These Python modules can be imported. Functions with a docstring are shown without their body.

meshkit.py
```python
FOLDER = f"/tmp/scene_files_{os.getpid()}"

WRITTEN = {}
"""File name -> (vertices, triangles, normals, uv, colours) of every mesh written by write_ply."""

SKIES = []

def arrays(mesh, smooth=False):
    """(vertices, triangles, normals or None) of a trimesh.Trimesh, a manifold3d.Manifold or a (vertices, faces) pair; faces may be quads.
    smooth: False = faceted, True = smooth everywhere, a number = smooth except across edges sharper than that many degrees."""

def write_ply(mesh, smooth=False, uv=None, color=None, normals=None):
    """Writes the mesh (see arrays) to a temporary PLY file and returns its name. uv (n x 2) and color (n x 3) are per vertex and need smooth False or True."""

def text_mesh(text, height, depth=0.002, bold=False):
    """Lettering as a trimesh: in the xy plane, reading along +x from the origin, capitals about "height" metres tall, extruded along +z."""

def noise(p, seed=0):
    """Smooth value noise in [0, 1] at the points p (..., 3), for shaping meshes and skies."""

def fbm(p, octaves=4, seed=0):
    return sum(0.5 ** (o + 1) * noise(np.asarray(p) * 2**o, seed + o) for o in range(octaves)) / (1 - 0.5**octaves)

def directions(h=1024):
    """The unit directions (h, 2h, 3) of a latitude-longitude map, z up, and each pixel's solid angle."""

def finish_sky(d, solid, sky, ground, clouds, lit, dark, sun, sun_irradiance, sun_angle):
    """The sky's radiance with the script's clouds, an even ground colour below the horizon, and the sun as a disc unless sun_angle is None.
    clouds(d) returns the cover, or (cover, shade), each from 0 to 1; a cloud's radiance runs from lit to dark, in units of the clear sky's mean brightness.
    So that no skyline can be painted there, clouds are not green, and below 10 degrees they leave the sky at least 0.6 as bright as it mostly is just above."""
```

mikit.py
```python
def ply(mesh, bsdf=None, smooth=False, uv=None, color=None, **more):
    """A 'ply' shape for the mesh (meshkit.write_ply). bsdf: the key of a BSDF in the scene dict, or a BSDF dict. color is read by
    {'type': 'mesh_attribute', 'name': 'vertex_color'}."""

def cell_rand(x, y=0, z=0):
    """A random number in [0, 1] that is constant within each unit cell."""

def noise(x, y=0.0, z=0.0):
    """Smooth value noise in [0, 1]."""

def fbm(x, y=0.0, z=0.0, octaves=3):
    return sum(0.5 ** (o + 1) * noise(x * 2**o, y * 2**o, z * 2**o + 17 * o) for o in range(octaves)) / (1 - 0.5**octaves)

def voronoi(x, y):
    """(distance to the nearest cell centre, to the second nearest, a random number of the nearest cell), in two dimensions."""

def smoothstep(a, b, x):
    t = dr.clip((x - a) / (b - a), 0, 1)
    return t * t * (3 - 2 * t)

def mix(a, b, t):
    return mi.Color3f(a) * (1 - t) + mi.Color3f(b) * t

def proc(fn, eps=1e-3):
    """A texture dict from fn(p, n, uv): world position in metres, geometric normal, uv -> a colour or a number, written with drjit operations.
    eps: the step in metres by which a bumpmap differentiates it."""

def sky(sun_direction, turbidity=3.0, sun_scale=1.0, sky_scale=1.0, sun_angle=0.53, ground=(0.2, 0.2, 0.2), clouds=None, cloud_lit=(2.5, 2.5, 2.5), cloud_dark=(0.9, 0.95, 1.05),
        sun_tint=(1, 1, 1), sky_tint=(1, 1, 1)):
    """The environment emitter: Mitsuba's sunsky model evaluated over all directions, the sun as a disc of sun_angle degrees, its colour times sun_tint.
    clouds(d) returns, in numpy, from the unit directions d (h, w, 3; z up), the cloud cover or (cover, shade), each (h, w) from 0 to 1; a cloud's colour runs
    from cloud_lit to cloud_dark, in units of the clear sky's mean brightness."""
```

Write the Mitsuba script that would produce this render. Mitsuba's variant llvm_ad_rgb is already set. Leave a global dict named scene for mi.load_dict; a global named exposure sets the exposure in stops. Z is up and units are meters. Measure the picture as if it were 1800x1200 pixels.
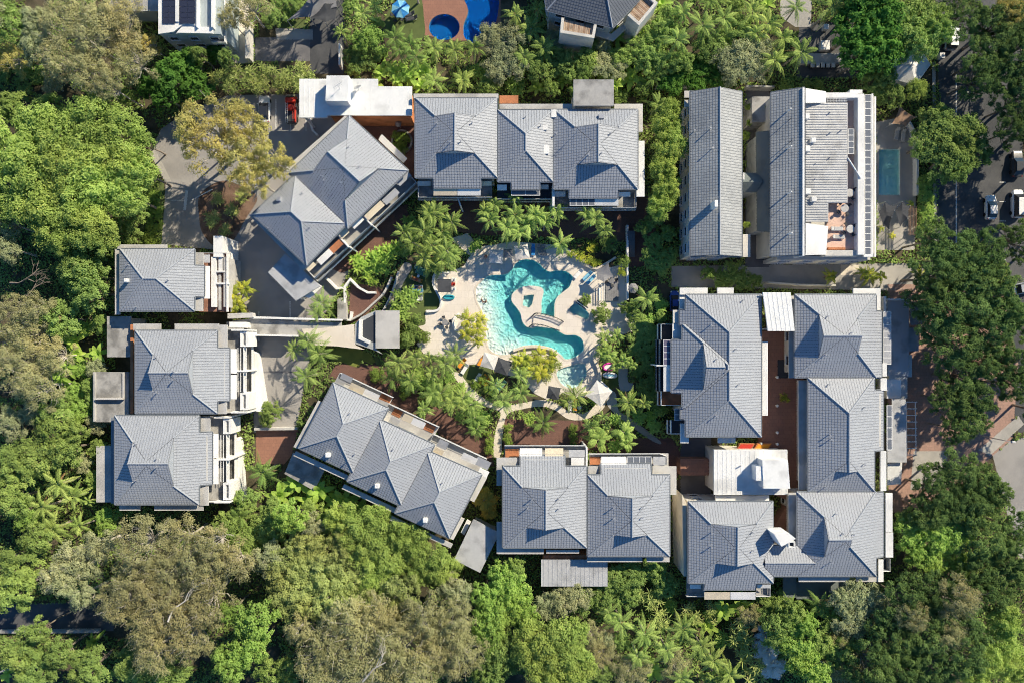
import math, random
import numpy as np, trimesh, shapely, mitsuba as mi, drjit as dr, mikit, meshkit
from shapely.geometry import Polygon, LineString, MultiPolygon, box as sbox
from shapely.ops import unary_union

# ---------------------------------------------------------------- camera, sky, exposure
CAM_H, FOC = 120.0, 1272.0            # metres above the ground; focal length in pixels of an 1800-wide frame
T4 = mi.ScalarTransform4f
scene, labels = {}, {}
scene['camera'] = {'type': 'perspective', 'fov': math.degrees(2 * math.atan(900 / FOC)), 'fov_axis': 'x', 'near_clip': 1.0, 'far_clip': 3000.0,
                   'to_world': T4().look_at(origin=[0, 0, CAM_H], target=[0, 0, 0], up=[0, 1, 0])}
SUN_AZ, SUN_EL = math.atan2(0.67, 0.74), math.radians(36)
scene['sky'] = mikit.sky([math.cos(SUN_AZ) * math.cos(SUN_EL), math.sin(SUN_AZ) * math.cos(SUN_EL), math.sin(SUN_EL)], turbidity=3.0, sky_scale=.58, sky_tint=(.56, .98, 1.34), sun_tint=(.92, 1.0, 1.09))
exposure = 2.25

# ---------------------------------------------------------------- helpers
def SC(z): return FOC / (CAM_H - z)
def W(u, v, z=0.0):
    s = SC(z)
    return np.array([(u - 900) / s, (600 - v) / s, z])
def XY(pts, z): return [tuple(W(u, v, z)[:2]) for u, v in pts]
def rect(u0, v0, u1, v1): return [(u0, v0), (u1, v0), (u1, v1), (u0, v1)]
COUNT = {}
def numbered(name):
    k = COUNT.get(name, 0); COUNT[name] = k + 1
    return name if k == 0 else f'{name}_{k:03d}'
def thing(name, label, cat, group=None):
    key = numbered(name); labels[key] = {'label': label, 'category': cat}
    if group: labels[key]['group'] = group
    return key
def put(key, mesh, mat, **kw):
    scene[key] = mikit.ply(mesh, mat, **kw); return key
def part(parent, name, mesh, mat, label=None, kind=None, **kw):
    key = numbered(parent + '__' + name); put(key, mesh, mat, **kw)
    d = {}
    if label: d['label'] = label
    if kind: d['kind'] = kind
    if d: labels[key] = d
    return key
def single(name, mesh, mat, label, cat, group=None, **kw):
    key = thing(name, label, cat, group); put(key, mesh, mat, **kw); return key
def struct(name, mesh, mat, label, kind='structure', **kw):
    key = numbered(name); put(key, mesh, mat, **kw); labels[key] = {'label': label, 'kind': kind}; return key
def cat(ms):
    ms = [m for m in ms if m is not None]
    if len(ms) == 1: return ms[0]
    vs, fs, n = [], [], 0
    for m in ms:
        vs.append(np.asarray(m.vertices)); fs.append(np.asarray(m.faces) + n); n += len(m.vertices)
    return trimesh.Trimesh(np.vstack(vs), np.vstack(fs), process=False)
def polys(g):
    if g.is_empty: return []
    if g.geom_type == 'Polygon': return [g]
    return [p for q in getattr(g, 'geoms', []) for p in polys(q)]
def prism_xy(poly, z0, z1):
    p = poly if hasattr(poly, 'geom_type') else Polygon(poly)
    p = p.buffer(0)
    out = []
    for q in polys(p):
        if q.area < 1e-4: continue
        m = trimesh.creation.extrude_polygon(q, z1 - z0, engine='earcut'); m.apply_translation([0, 0, z0]); out.append(m)
    return cat(out)
def prism(px, z0, z1, zp=None): return prism_xy(XY(px, z1 if zp is None else zp), z0, z1)
def box(c, size, rz=0.0, tilt=0.0):
    m = trimesh.creation.box(size)
    if tilt: m.apply_transform(trimesh.transformations.rotation_matrix(tilt, [1, 0, 0]))
    if rz: m.apply_transform(trimesh.transformations.rotation_matrix(rz, [0, 0, 1]))
    m.apply_translation(c); return m
def rbox(c, size, r=0.03, rz=0.0):
    sx, sy, sz = [s / 2 for s in size]; r = min(r, sx * .9, sy * .9, sz * .9)
    pts = []
    for a in (-1, 1):
        for b in (-1, 1):
            for d in (-1, 1):
                pts += [[a * sx, b * (sy - r), d * (sz - r)], [a * (sx - r), b * sy, d * (sz - r)], [a * (sx - r), b * (sy - r), d * sz]]
    m = trimesh.Trimesh(pts).convex_hull
    if rz: m.apply_transform(trimesh.transformations.rotation_matrix(rz, [0, 0, 1]))
    m.apply_translation(c); return m
def hull(pts): return trimesh.Trimesh(np.asarray(pts, float)).convex_hull
def tube(path, radii, n=6, cap=True):
    path = np.asarray(path, float); k = len(path)
    radii = np.broadcast_to(np.asarray(radii, float), (k,))
    tan = np.gradient(path, axis=0); tan /= np.linalg.norm(tan, axis=1, keepdims=True) + 1e-9
    ref = np.array([0.31, 0.17, 0.93]) if abs(tan[0][2]) < .8 else np.array([1, 0.1, 0.05])
    a = np.cross(tan, ref); a /= np.linalg.norm(a, axis=1, keepdims=True) + 1e-9
    b = np.cross(tan, a)
    th = np.arange(n) / n * 2 * np.pi
    v = (path[:, None] + radii[:, None, None] * (np.cos(th)[None, :, None] * a[:, None] + np.sin(th)[None, :, None] * b[:, None])).reshape(-1, 3)
    i = np.arange(k - 1)[:, None] * n; j = np.arange(n)[None]; jn = (j + 1) % n
    f = np.concatenate([np.stack([i + j, i + jn, i + n + jn], -1).reshape(-1, 3), np.stack([i + j, i + n + jn, i + n + j], -1).reshape(-1, 3)])
    if cap:
        v = np.vstack([v, path[:1], path[-1:]]); j = j[0]; jn = jn[0]
        f = np.vstack([f, np.stack([j * 0 + k * n, jn, j], 1), np.stack([j * 0 + k * n + 1, (k - 1) * n + j, (k - 1) * n + jn], 1)])
    return trimesh.Trimesh(v, f, process=False)
def sheet(poly, z):
    out = []
    for q in polys(poly.buffer(0)):
        v, f = trimesh.creation.triangulate_polygon(q, engine='earcut')
        a = v[f]; e, g = a[:, 1] - a[:, 0], a[:, 2] - a[:, 0]; s = e[:, 0] * g[:, 1] - e[:, 1] * g[:, 0]
        f = np.where((s < 0)[:, None], f[:, ::-1], f)
        out.append(trimesh.Trimesh(np.column_stack([v, np.full(len(v), z)]), f, process=False))
    return cat(out)
def smooth_poly(pts, n=8):
    """closed Catmull-Rom curve through pixel points"""
    p = np.asarray(pts, float); out = []
    for i in range(len(p)):
        a, b, c, d = p[i - 1], p[i], p[(i + 1) % len(p)], p[(i + 2) % len(p)]
        for t in np.arange(n) / n:
            out.append(0.5 * (2 * b + (c - a) * t + (2 * a - 5 * b + 4 * c - d) * t * t + (3 * b - a - 3 * c + d) * t ** 3))
    return [tuple(q) for q in out]
def open_curve(pts, n=8):
    p = np.asarray(pts, float); p = np.vstack([2 * p[0] - p[1], p, 2 * p[-1] - p[-2]]); out = []
    for i in range(1, len(p) - 2):
        a, b, c, d = p[i - 1:i + 3]
        for t in np.arange(n) / n:
            out.append(0.5 * (2 * b + (c - a) * t + (2 * a - 5 * b + 4 * c - d) * t * t + (3 * b - a - 3 * c + d) * t ** 3))
    return np.array(out + [p[-2]])
def wallstrip(px, width, z0, z1, zp=0.0, smooth=True):
    """a wall or kerb of given width along a pixel polyline"""
    c = open_curve(px) if smooth else np.asarray(px, float)
    return prism_xy(LineString([W(u, v, zp)[:2] for u, v in c]).buffer(width / 2, cap_style=2, join_style=2), z0, z1)

# ---------------------------------------------------------------- materials
def rgb(*c): return {'type': 'rgb', 'value': list(c)}
def mat(name, color, rough=0.7, metal=0.0, spec=0.3, **kw):
    scene[name] = {'type': 'twosided', 'b': {'type': 'principled', 'base_color': color if isinstance(color, dict) else rgb(*color), 'roughness': rough, 'metallic': metal, 'specular': spec, **kw}}
    return name
def dirty(c, amount=0.25, scale=0.6, c2=None):
    """colour with blotchy weathering"""
    c2 = c2 or [x * (1 - amount * 1.6) for x in c]
    def fn(p, n, uv):
        a = mikit.fbm(p.x * scale, p.y * scale, p.z * scale, 4)
        b = mikit.noise(p.x * scale * 9, p.y * scale * 9, p.z * scale * 9)
        return mikit.mix(c, c2, dr.clip(mikit.smoothstep(.42, .75, a) * .8 + (b - .5) * .25 + .1, 0, 1))
    return mikit.proc(fn)
def tile_tex(c1, c2):
    def fn(p, n, uv):
        a = mikit.fbm(p.x * .18, p.y * .18, p.z * .2, 3)
        b = mikit.fbm(p.x * 1.7, p.y * 1.7, 0, 2)
        return mikit.mix(c1, c2, dr.clip(uv.x * .22 + (a - .5) * .9 + (b - .5) * .35 + .25, 0, 1))
    return mikit.proc(fn)
mat('m_tile', tile_tex([.375, .40, .435], [.315, .335, .37]), .55, spec=.4)
mat('m_tile_slate', tile_tex([.42, .435, .435], [.23, .245, .255]), .6)
mat('m_tile_dark', tile_tex([.15, .17, .20], [.10, .115, .14]), .55)
mat('m_underlay', (.085, .092, .105), .9)
mat('m_cap', (.37, .395, .43), .6)
mat('m_gutter', (.22, .245, .27), .5)
mat('m_white', dirty([.78, .78, .76], .12, .35), .6)
mat('m_white_roof', dirty([.79, .80, .79], .16, .45), .5)
mat('m_ledge', dirty([.52, .51, .49], .2, .5), .75)
mat('m_render', dirty([.62, .60, .55], .15, .3), .8)
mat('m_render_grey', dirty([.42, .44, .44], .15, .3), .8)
mat('m_cream', dirty([.70, .63, .50], .10, .5), .8)
mat('m_concrete', dirty([.40, .395, .38], .34, .7), .85)
mat('m_steel', dirty([.46, .47, .48], .22, .7), .45, spec=.5)
mat('m_awning_white', dirty([.80, .79, .76], .08, .8), .7)
mat('m_awning_cream', dirty([.72, .62, .46], .08, .8), .7)
mat('m_awning_grey', dirty([.40, .41, .43], .1, .8), .6)
mat('m_terracotta', dirty([.52, .21, .10], .25, .7), .8)
mat('m_glass_dark', (.03, .035, .045), .12, spec=.6)
mat('m_frame', (.62, .63, .64), .5)
mat('m_timber', dirty([.38, .25, .17], .3, 1.2), .8)
mat('m_dark', (.05, .055, .065), .6)
mat('m_metal', (.55, .56, .58), .35, .6)
mat('m_rail', (.60, .61, .62), .4, .3)
mat('m_salmon', dirty([.72, .50, .40], .16, .8), .8)
mat('m_render_blue', dirty([.40, .46, .48], .15, .3), .8)
mat('m_solar', (.03, .035, .06), .25, spec=.6)
mat('m_timber_pale', dirty([.50, .38, .28], .3, 1.2), .8)
# ---------------------------------------------------------------- tiled roofs: every block is a hip roof over a rectangle; the roof is the highest block
EAVE, PITCH = 8.5, math.tan(math.radians(27))
class Block:
    def __init__(s, corners, pitches, foot, z):
        s.z, s.planes = z, []
        c = [np.array(q) for q in corners]
        area = sum(c[i][0] * c[(i + 1) % 4][1] - c[(i + 1) % 4][0] * c[i][1] for i in range(4))
        for i in range(4):
            if pitches[i] is None: continue
            a, b = c[i], c[(i + 1) % 4]; d = (b - a) / np.linalg.norm(b - a)
            n = np.array([-d[1], d[0]]) * (1 if area > 0 else -1)
            g = n * pitches[i]; s.planes.append((g[0], g[1], z - g @ a))
        s.foot = foot
def half(p, q, eps):
    """the region where plane p >= plane q + eps, as a huge polygon"""
    a, b, c = p[0] - q[0], p[1] - q[1], p[2] - q[2] - eps
    n = math.hypot(a, b)
    if n < 1e-9: return sbox(-999, -999, 999, 999) if c >= 0 else Polygon()
    nx, ny = a / n, b / n; o = np.array([nx, ny]) * (-c / n); t = np.array([-ny, nx]) * 900; m = np.array([nx, ny]) * 900
    return Polygon([o + t, o - t, o - t + m, o + t + m])
def facets(blocks):
    regs = []
    for b in blocks:
        r = []
        for k, p in enumerate(b.planes):
            g = b.foot
            for j, q in enumerate(b.planes):
                if j != k: g = g.intersection(half(q, p, 0))
            r.append(g)
        regs.append(r)
    out = []
    for i, b in enumerate(blocks):
        for k, p in enumerate(b.planes):
            g = regs[i][k]
            for j, c in enumerate(blocks):
                if j == i: continue
                for m, q in enumerate(c.planes):
                    if not regs[j][m].is_empty: g = g.difference(regs[j][m].intersection(half(q, p, -1e-4 if j < i else 1e-4)))
            for f in polys(g.buffer(-.004).buffer(.004, join_style=2)):
                if f.area > .25: out.append((f, p, i))
    return out
def zof(p, xy): return p[0] * xy[..., 0] + p[1] * xy[..., 1] + p[2]
TW, TC = 0.42, 0.42
def tile_mesh(fs, rng):
    V, F, U, n = [], [], [], 0
    for f, p, _ in fs:
        g = np.array(p[:2]); L = np.linalg.norm(g); up = g / L; e = np.array([up[1], -up[0]]); ct = TC * math.cos(math.atan(L))
        f = f.buffer(-.03)
        for q in polys(f):
            c = np.array(q.exterior.coords); s, t = c @ e, c @ up
            i0, j0 = math.floor(s.min() / TW), 0; t0 = t.min()
            ii, jj = np.meshgrid(np.arange(i0, math.ceil(s.max() / TW) + 1), np.arange(0, math.ceil((t.max() - t0) / ct) + 1))
            ii, jj = ii.ravel(), jj.ravel(); s0 = ii * TW; tt = t0 + jj * ct
            gap = .05
            cs = np.stack([np.stack([s0, tt], 1), np.stack([s0 + TW - gap, tt], 1), np.stack([s0 + TW - gap, tt + ct], 1), np.stack([s0, tt + ct], 1)], 1)
            xy = cs[..., :1] * e + cs[..., 1:] * up
            cells = shapely.polygons(xy); shapely.prepare(q)
            ins = shapely.contains_properly(q, cells); cut = ~ins & shapely.intersects(q, cells)
            lift = np.array([.062, .050, .012, .024])
            k = int(ins.sum())
            if k:
                a = xy[ins]; zt = zof(p, a); jit = rng.uniform(-.004, .004, (k, 1))
                top = np.concatenate([a, (zt + lift + jit)[..., None]], -1); bot = np.concatenate([a, zt[..., None] - .01], -1)
                v = np.concatenate([top, bot], 1).reshape(-1, 3)
                fc = np.array([[0, 1, 2], [0, 2, 3], [4, 5, 1], [4, 1, 0], [4, 0, 3], [4, 3, 7], [5, 6, 2], [5, 2, 1]])
                F.append((np.arange(k)[:, None, None] * 8 + fc).reshape(-1, 3) + n); V.append(v); n += len(v)
                U.append(np.repeat(rng.uniform(0, 1, k), 8))
            for w in np.nonzero(cut)[0]:
                for r in polys(shapely.intersection(q, cells[w])):
                    a = np.array(r.convex_hull.exterior.coords)[:-1]
                    if len(a) < 3: continue
                    h = ((a @ up - tt[w]) / ct)[:, None]; z = zof(p, a) + (.056 - .038 * h[:, 0])
                    V.append(np.column_stack([a, z])); F.append(np.array([[0, x, x + 1] for x in range(1, len(a) - 1)]) + n)
                    U.append(np.full(len(a), rng.uniform())); n += len(a)
    V, F, U = np.vstack(V), np.vstack(F), np.concatenate(U)
    nz = np.cross(V[F[:, 1]] - V[F[:, 0]], V[F[:, 2]] - V[F[:, 0]])
    F = np.where((nz[:, 2] < -1e-9)[:, None], F[:, ::-1], F)
    return trimesh.Trimesh(V, F, process=False), np.column_stack([U, U])
def cap_mesh(fs):
    ms = []
    for i in range(len(fs)):
        for j in range(i + 1, len(fs)):
            (f, p, _), (g, q, _) = fs[i], fs[j]
            if not f.buffer(.05).intersects(g): continue
            ln = f.boundary.intersection(g.buffer(.03))
            for s in ([ln] if ln.geom_type == 'LineString' else list(getattr(ln, 'geoms', []))):
                if s.geom_type != 'LineString' or s.length < .5: continue
                c = np.array(s.coords); a, b = c[0], c[-1]; m = (a + b) / 2; d = (b - a) / np.linalg.norm(b - a); nn = np.array([-d[1], d[0]]) * .2
                if abs(zof(p, m) - zof(q, m)) > .08: continue
                zz = 0
                for k in (nn, -nn):
                    zz += zof(p if f.contains(shapely.Point(m + k)) else q, m + k) - zof(p, m)
                if zz > -.01: continue                        # a valley
                A, B = np.array([*a, zof(p, a) + .055]), np.array([*b, zof(p, b) + .055])
                ms.append(tube([A, B], .115, 6))
    return ms
def gable_mesh(fs, blocks):
    ms = []
    for i, (f, p, bi) in enumerate(fs):
        c = np.array(f.exterior.coords)
        for a, b in zip(c[:-1], c[1:]):
            if np.linalg.norm(b - a) < .4: continue
            m = (a + b) / 2; d = (b - a) / np.linalg.norm(b - a)
            for sgn in (1, -1):
                o = m + sgn * np.array([-d[1], d[0]]) * .1
                for (g, q, bj) in fs:
                    if bj != bi and g.contains(shapely.Point(o)) and zof(q, o) < zof(p, m) - .15:
                        w = np.array([[*a, zof(p, a) + .03], [*b, zof(p, b) + .03], [*b, zof(p, b) - 2.0], [*a, zof(p, a) - 2.0]])
                        ms.append(trimesh.Trimesh(w, [[0, 1, 2], [0, 2, 3]], process=False))
    return cat(ms) if ms else None
def hip(a, b=None, foot=None, z=EAVE, p=PITCH, pitches=None):
    """a: rectangle (u0,v0,u1,v1) or four pixel corners at eave height; foot: extra footprint pieces in pixels"""
    c = XY(rect(*a) if len(a) == 4 and np.isscalar(a[0]) else a, z)
    f = Polygon(c)
    for e in foot or []: f = f.union(Polygon(XY(rect(*e) if np.isscalar(e[0]) else e, z)).buffer(.02, join_style=2))
    return Block(c, pitches or [p] * 4, f, z)
def gablet(a, cut, ends, z=EAVE, p=PITCH):
    """Dutch gable: the ridge runs on to the cut lines. ends: 'v' (ridge up-down the picture) or 'h'; cut (lo, hi) in eave pixels"""
    u0, v0, u1, v1 = a
    if ends == 'v': r, pit = (u0, cut[0], u1, cut[1]), [None, p, None, p]
    else: r, pit = (cut[0], v0, cut[1], v1), [p, None, p, None]
    return Block(XY(rect(*a), z), pit, Polygon(XY(rect(*r), z)), z)
RNG = np.random.default_rng(5)
ROOFS = {}
def tiled_roof(bk, blocks, tile='m_tile', wall='m_render', over=.6, z0=0.0, walls=True, name='roof'):
    fs = facets(blocks); foot = unary_union([b.foot for b in blocks]).buffer(.02).buffer(-.02)
    V = []
    for f, p, _ in fs:
        for sgn in (0,):
            m = sheet(f.buffer(.02), 0); m.vertices[:, 2] = zof(p, m.vertices[:, :2]); V.append(m)
            n = m.copy(); n.vertices[:, 2] -= .14; n.invert(); V.append(n)
    rk = part(bk, name, cat(V), 'm_underlay', label='grey tiled hip roof' if tile == 'm_tile' else None)
    tm, uv = tile_mesh(fs, RNG); part(rk, 'roof_tile', tm, tile, kind='stuff', uv=uv)
    for cm in cap_mesh(fs): part(rk, 'ridge_cap', cm, 'm_cap', smooth=50)
    gm = gable_mesh(fs, blocks)
    if gm is not None: part(rk, 'gable', gm, 'm_cap')
    gut = []
    for q in polys(foot):                                   # fascia gutter following the lower edge of each facet
        c = np.array(q.exterior.simplify(.05).coords)
        for a, b in zip(c[:-1], c[1:]):
            L = np.linalg.norm(b - a)
            if L < .3: continue
            d = (b - a) / L; o = np.array([d[1], -d[0]])
            if q.contains(shapely.Point((a + b) / 2 + o * .05)): o = -o
            zz = []
            for pt in (a + d * .06 - o * .1, b - d * .06 - o * .1):
                zz.append(max([zof(p, pt) for f, p, _ in fs if f.buffer(.12).contains(shapely.Point(pt))] or [blocks[0].z]))
            A, B = np.array([*(a + o * .07), zz[0] - .07]), np.array([*(b + o * .07), zz[1] - .07])
            gut.append(tube([A, B], .085, 4))
    part(rk, 'gutter', cat(gut), 'm_gutter')
    body = foot.buffer(-over, join_style=2)
    if walls: part(bk, 'wall', prism_xy(body, z0, blocks[0].z - .45), wall)
    ROOFS[bk] = (fs, body)
    return rk
def roof_z(bk, u, v, z=10):
    """the roof point seen at pixel (u, v)"""
    for _ in range(6):
        P = W(u, v, z)
        c = [zof(p, P[:2]) for f, p, _ in ROOFS[bk][0] if f.buffer(.1).contains(shapely.Point(P[:2]))]
        z = max(c) if c else z
    return W(u, v, z)
def vents(bk, pts, h=.55, r=.07):
    for u, v in pts:
        P = roof_z(bk, u, v); part(bk, 'vent_pipe', cat([tube([P - [0, 0, .1], P + [0, 0, h]], r, 6), tube([P + [0, 0, h], P + [0, 0, h + .08]], r * 1.8, 6)]), 'm_metal')
# ---------------------------------------------------------------- building parts
def slab(bk, name, px, z, th, m, label=None, zp=None):
    px = rect(*px) if np.isscalar(px[0]) else px
    return part(bk, name, prism(px, z - th, z, zp), m, label=label)
def awning(bk, px, z, drop=.35, m='m_awning_white', name='awning', label=None):
    """sloping sheet; the first two pixel points lie on the high side"""
    px = rect(*px) if np.isscalar(px[0]) else px
    t = [W(*px[0], z), W(*px[1], z), W(*px[2], z - drop), W(*px[3], z - drop)]
    return part(bk, name, hull([q for p in t for q in (p, p - [0, 0, .06])]), m, label=label)
def window(bk, c, d, n, w=1.5, h=1.3, name='window'):
    """c centre on the wall, d along it, n outwards (xy)"""
    c = np.asarray(c, float); d3, n3 = np.array([*d, 0]), np.array([*n, 0]); rz = math.atan2(d[1], d[0]); t = .07
    ms = [box(c + d3 * s * (w / 2 - t / 2) + n3 * .05, [t, .12, h], rz) for s in (-1, 1)] + [box(c + [0, 0, s * (h / 2 - t / 2)] + n3 * .05, [w - 2 * t - .004, .12, t], rz) for s in (-1, 1)]
    ms.append(box(c - [0, 0, h / 2 + .05] + n3 * .09, [w + .2, .2, .07], rz))
    k = part(bk, name, cat(ms), 'm_frame')
    part(k, 'pane', box(c + n3 * .02, [w - .1, .05, h - .1], rz), 'm_glass_dark')
def windows_on(bk, a, b, zs, step=3.0, w=1.5, h=1.3):
    """windows along wall edge a-b (xy, outwards to the right of a->b)"""
    a, b = np.asarray(a, float), np.asarray(b, float); L = np.linalg.norm(b - a); d = (b - a) / L; n = np.array([d[1], -d[0]])
    k = max(1, int(L / step))
    for i in range(k):
        for z in zs: window(bk, [*(a + d * L * (i + .5) / k), z], d, n, w, h)
def auto_windows(bk, zs, step=3.2, poly=None):
    for q in polys(poly if poly is not None else ROOFS[bk][1]):
        q = shapely.geometry.polygon.orient(q, 1)
        c = np.array(q.exterior.simplify(.1).coords)
        for a, b in zip(c[:-1], c[1:]):
            L = np.linalg.norm(b - a)
            if L < 2.5: continue
            d = (b - a) / L; n = np.array([d[1], -d[0]]); m = (a + b) / 2
            if n @ m < -.3 * np.linalg.norm(m): windows_on(bk, a, b, zs, step)
def rail(bk, px, z, h=1.0, m='m_rail', closed=False, panel=None):
    """balustrade along a pixel line: posts, two rails and (panel) an infill sheet"""
    p = [W(u, v, z + h) for u, v in px]; ms, pn = [], []
    for a, b in zip(p[:-1], p[1:]):
        ms += [tube([a, b], .04, 5), tube([a - [0, 0, h * .9], b - [0, 0, h * .9]], .03, 4)]
        L = np.linalg.norm(b - a); k = max(1, int(L / 1.2))
        for i in range(k + 1):
            q = a + (b - a) * i / k; ms.append(tube([q - [0, 0, h], q], .03, 4))
        if panel:
            d = (b - a) / max(L, 1e-6); c = (a + b) / 2 - [0, 0, h * .52]
            pn.append(box(c, [L - .06, .03, h * .72], math.atan2(d[1], d[0])))
    k = part(bk, 'balustrade', cat(ms), m)
    if panel: part(k, 'panel', cat(pn), panel)
def balcony(bk, px, z, m='m_concrete', rails=None, panel='m_awning_grey', th=.22):
    px = rect(*px) if np.isscalar(px[0]) else px
    slab(bk, 'balcony', px, z, th, m)
    if rails: rail(bk, rails, z, panel=panel)
def panes(bk, px, z, n, axis='u', drop=.2, m='m_pane_grey', frame='m_frame'):
    """glazed strip of n panes with frame bars"""
    u0, v0, u1, v1 = px; ms = []
    for i in range(n):
        a = (u0 + (u1 - u0) * i / n, v0, u0 + (u1 - u0) * (i + 1) / n, v1) if axis == 'u' else (u0, v0 + (v1 - v0) * i / n, u1, v0 + (v1 - v0) * (i + 1) / n)
        q = np.array([W(*c, z) for c in rect(*a)]); c = q.mean(0); part(bk, 'pane', prism_xy(Polygon(q[:, :2]).buffer(-.05, join_style=2), z - .05, z), m)
        ms.append(prism_xy(Polygon(q[:, :2]).buffer(.03, join_style=2).difference(Polygon(q[:, :2]).buffer(-.055, join_style=2)), z - .08, z + .03))
    part(bk, 'glazing_bar', cat(ms), frame)
mat('m_pane_grey', (.16, .175, .20), .18, spec=.6)
mat('m_pane_violet', (.14, .13, .19), .2, spec=.6)
mat('m_brickfloor', dirty([.33, .17, .12], .25, .7), .8)
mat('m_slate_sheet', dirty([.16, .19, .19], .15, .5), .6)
FL = (7.0, 4.2, 1.4)

# ---- north block: three hipped roofs side by side
N = thing('apartment_building', 'long grey-tiled apartment block with three hipped roofs north of the pool', 'building')
n1, n2, n3 = (730, 173, 874, 313), (875, 194, 972, 320), (973, 193, 1121, 333)
tiled_roof(N, [hip(n1, foot=[(762, 300, 845, 329)]), gablet(n1, (210, 275), 'v'), hip(n2, foot=[(899, 305, 949, 332)]), hip(n3, foot=[(1001, 320, 1087, 347)]), gablet(n3, (229, 295), 'v')])
slab(N, 'ledge', [(727, 165), (876, 165), (876, 173), (727, 173)], 7.9, .3, 'm_ledge')
slab(N, 'ledge', (878, 183, 1006, 192), 7.9, .3, 'm_ledge'); slab(N, 'ledge', (1080, 183, 1130, 192), 7.9, .3, 'm_render'); slab(N, 'ledge', (1121, 192, 1130, 232), 7.9, .3, 'm_render')
slab(N, 'ledge', (1119, 248, 1133, 346), 7.4, .3, 'm_white', label='white ledge along the shaded east side')
slab(N, 'parapet', (878, 168, 911, 182), 6.0, .8, 'm_terracotta')
slab(N, 'flat_roof', (1008, 140, 1079, 186), 9.4, .35, 'm_concrete', label='pale flat roof of the lift tower'); part(N, 'lift_tower', prism([(1012, 144), (1076, 144), (1076, 184), (1012, 184)], 0, 9.0), 'm_render')
for px, m in (((762, 330, 803, 344), 'm_awning_cream'), ((804, 330, 845, 344), 'm_awning_white'), ((1046, 348, 1087, 362), 'm_awning_white'), ((734, 319, 757, 327), 'm_ledge'), ((845, 319, 864, 327), 'm_awning_cream'),
              ((874, 325, 891, 335), 'm_awning_white'), ((950, 325, 964, 333), 'm_ledge'), ((974, 337, 994, 346), 'm_ledge'), ((1088, 338, 1108, 346), 'm_awning_white')): awning(N, px, 7.7, .5, m)
panes(N, (1002, 348, 1045, 362), 7.4, 4); panes(N, (899, 333, 949, 344), 7.4, 2)
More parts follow.
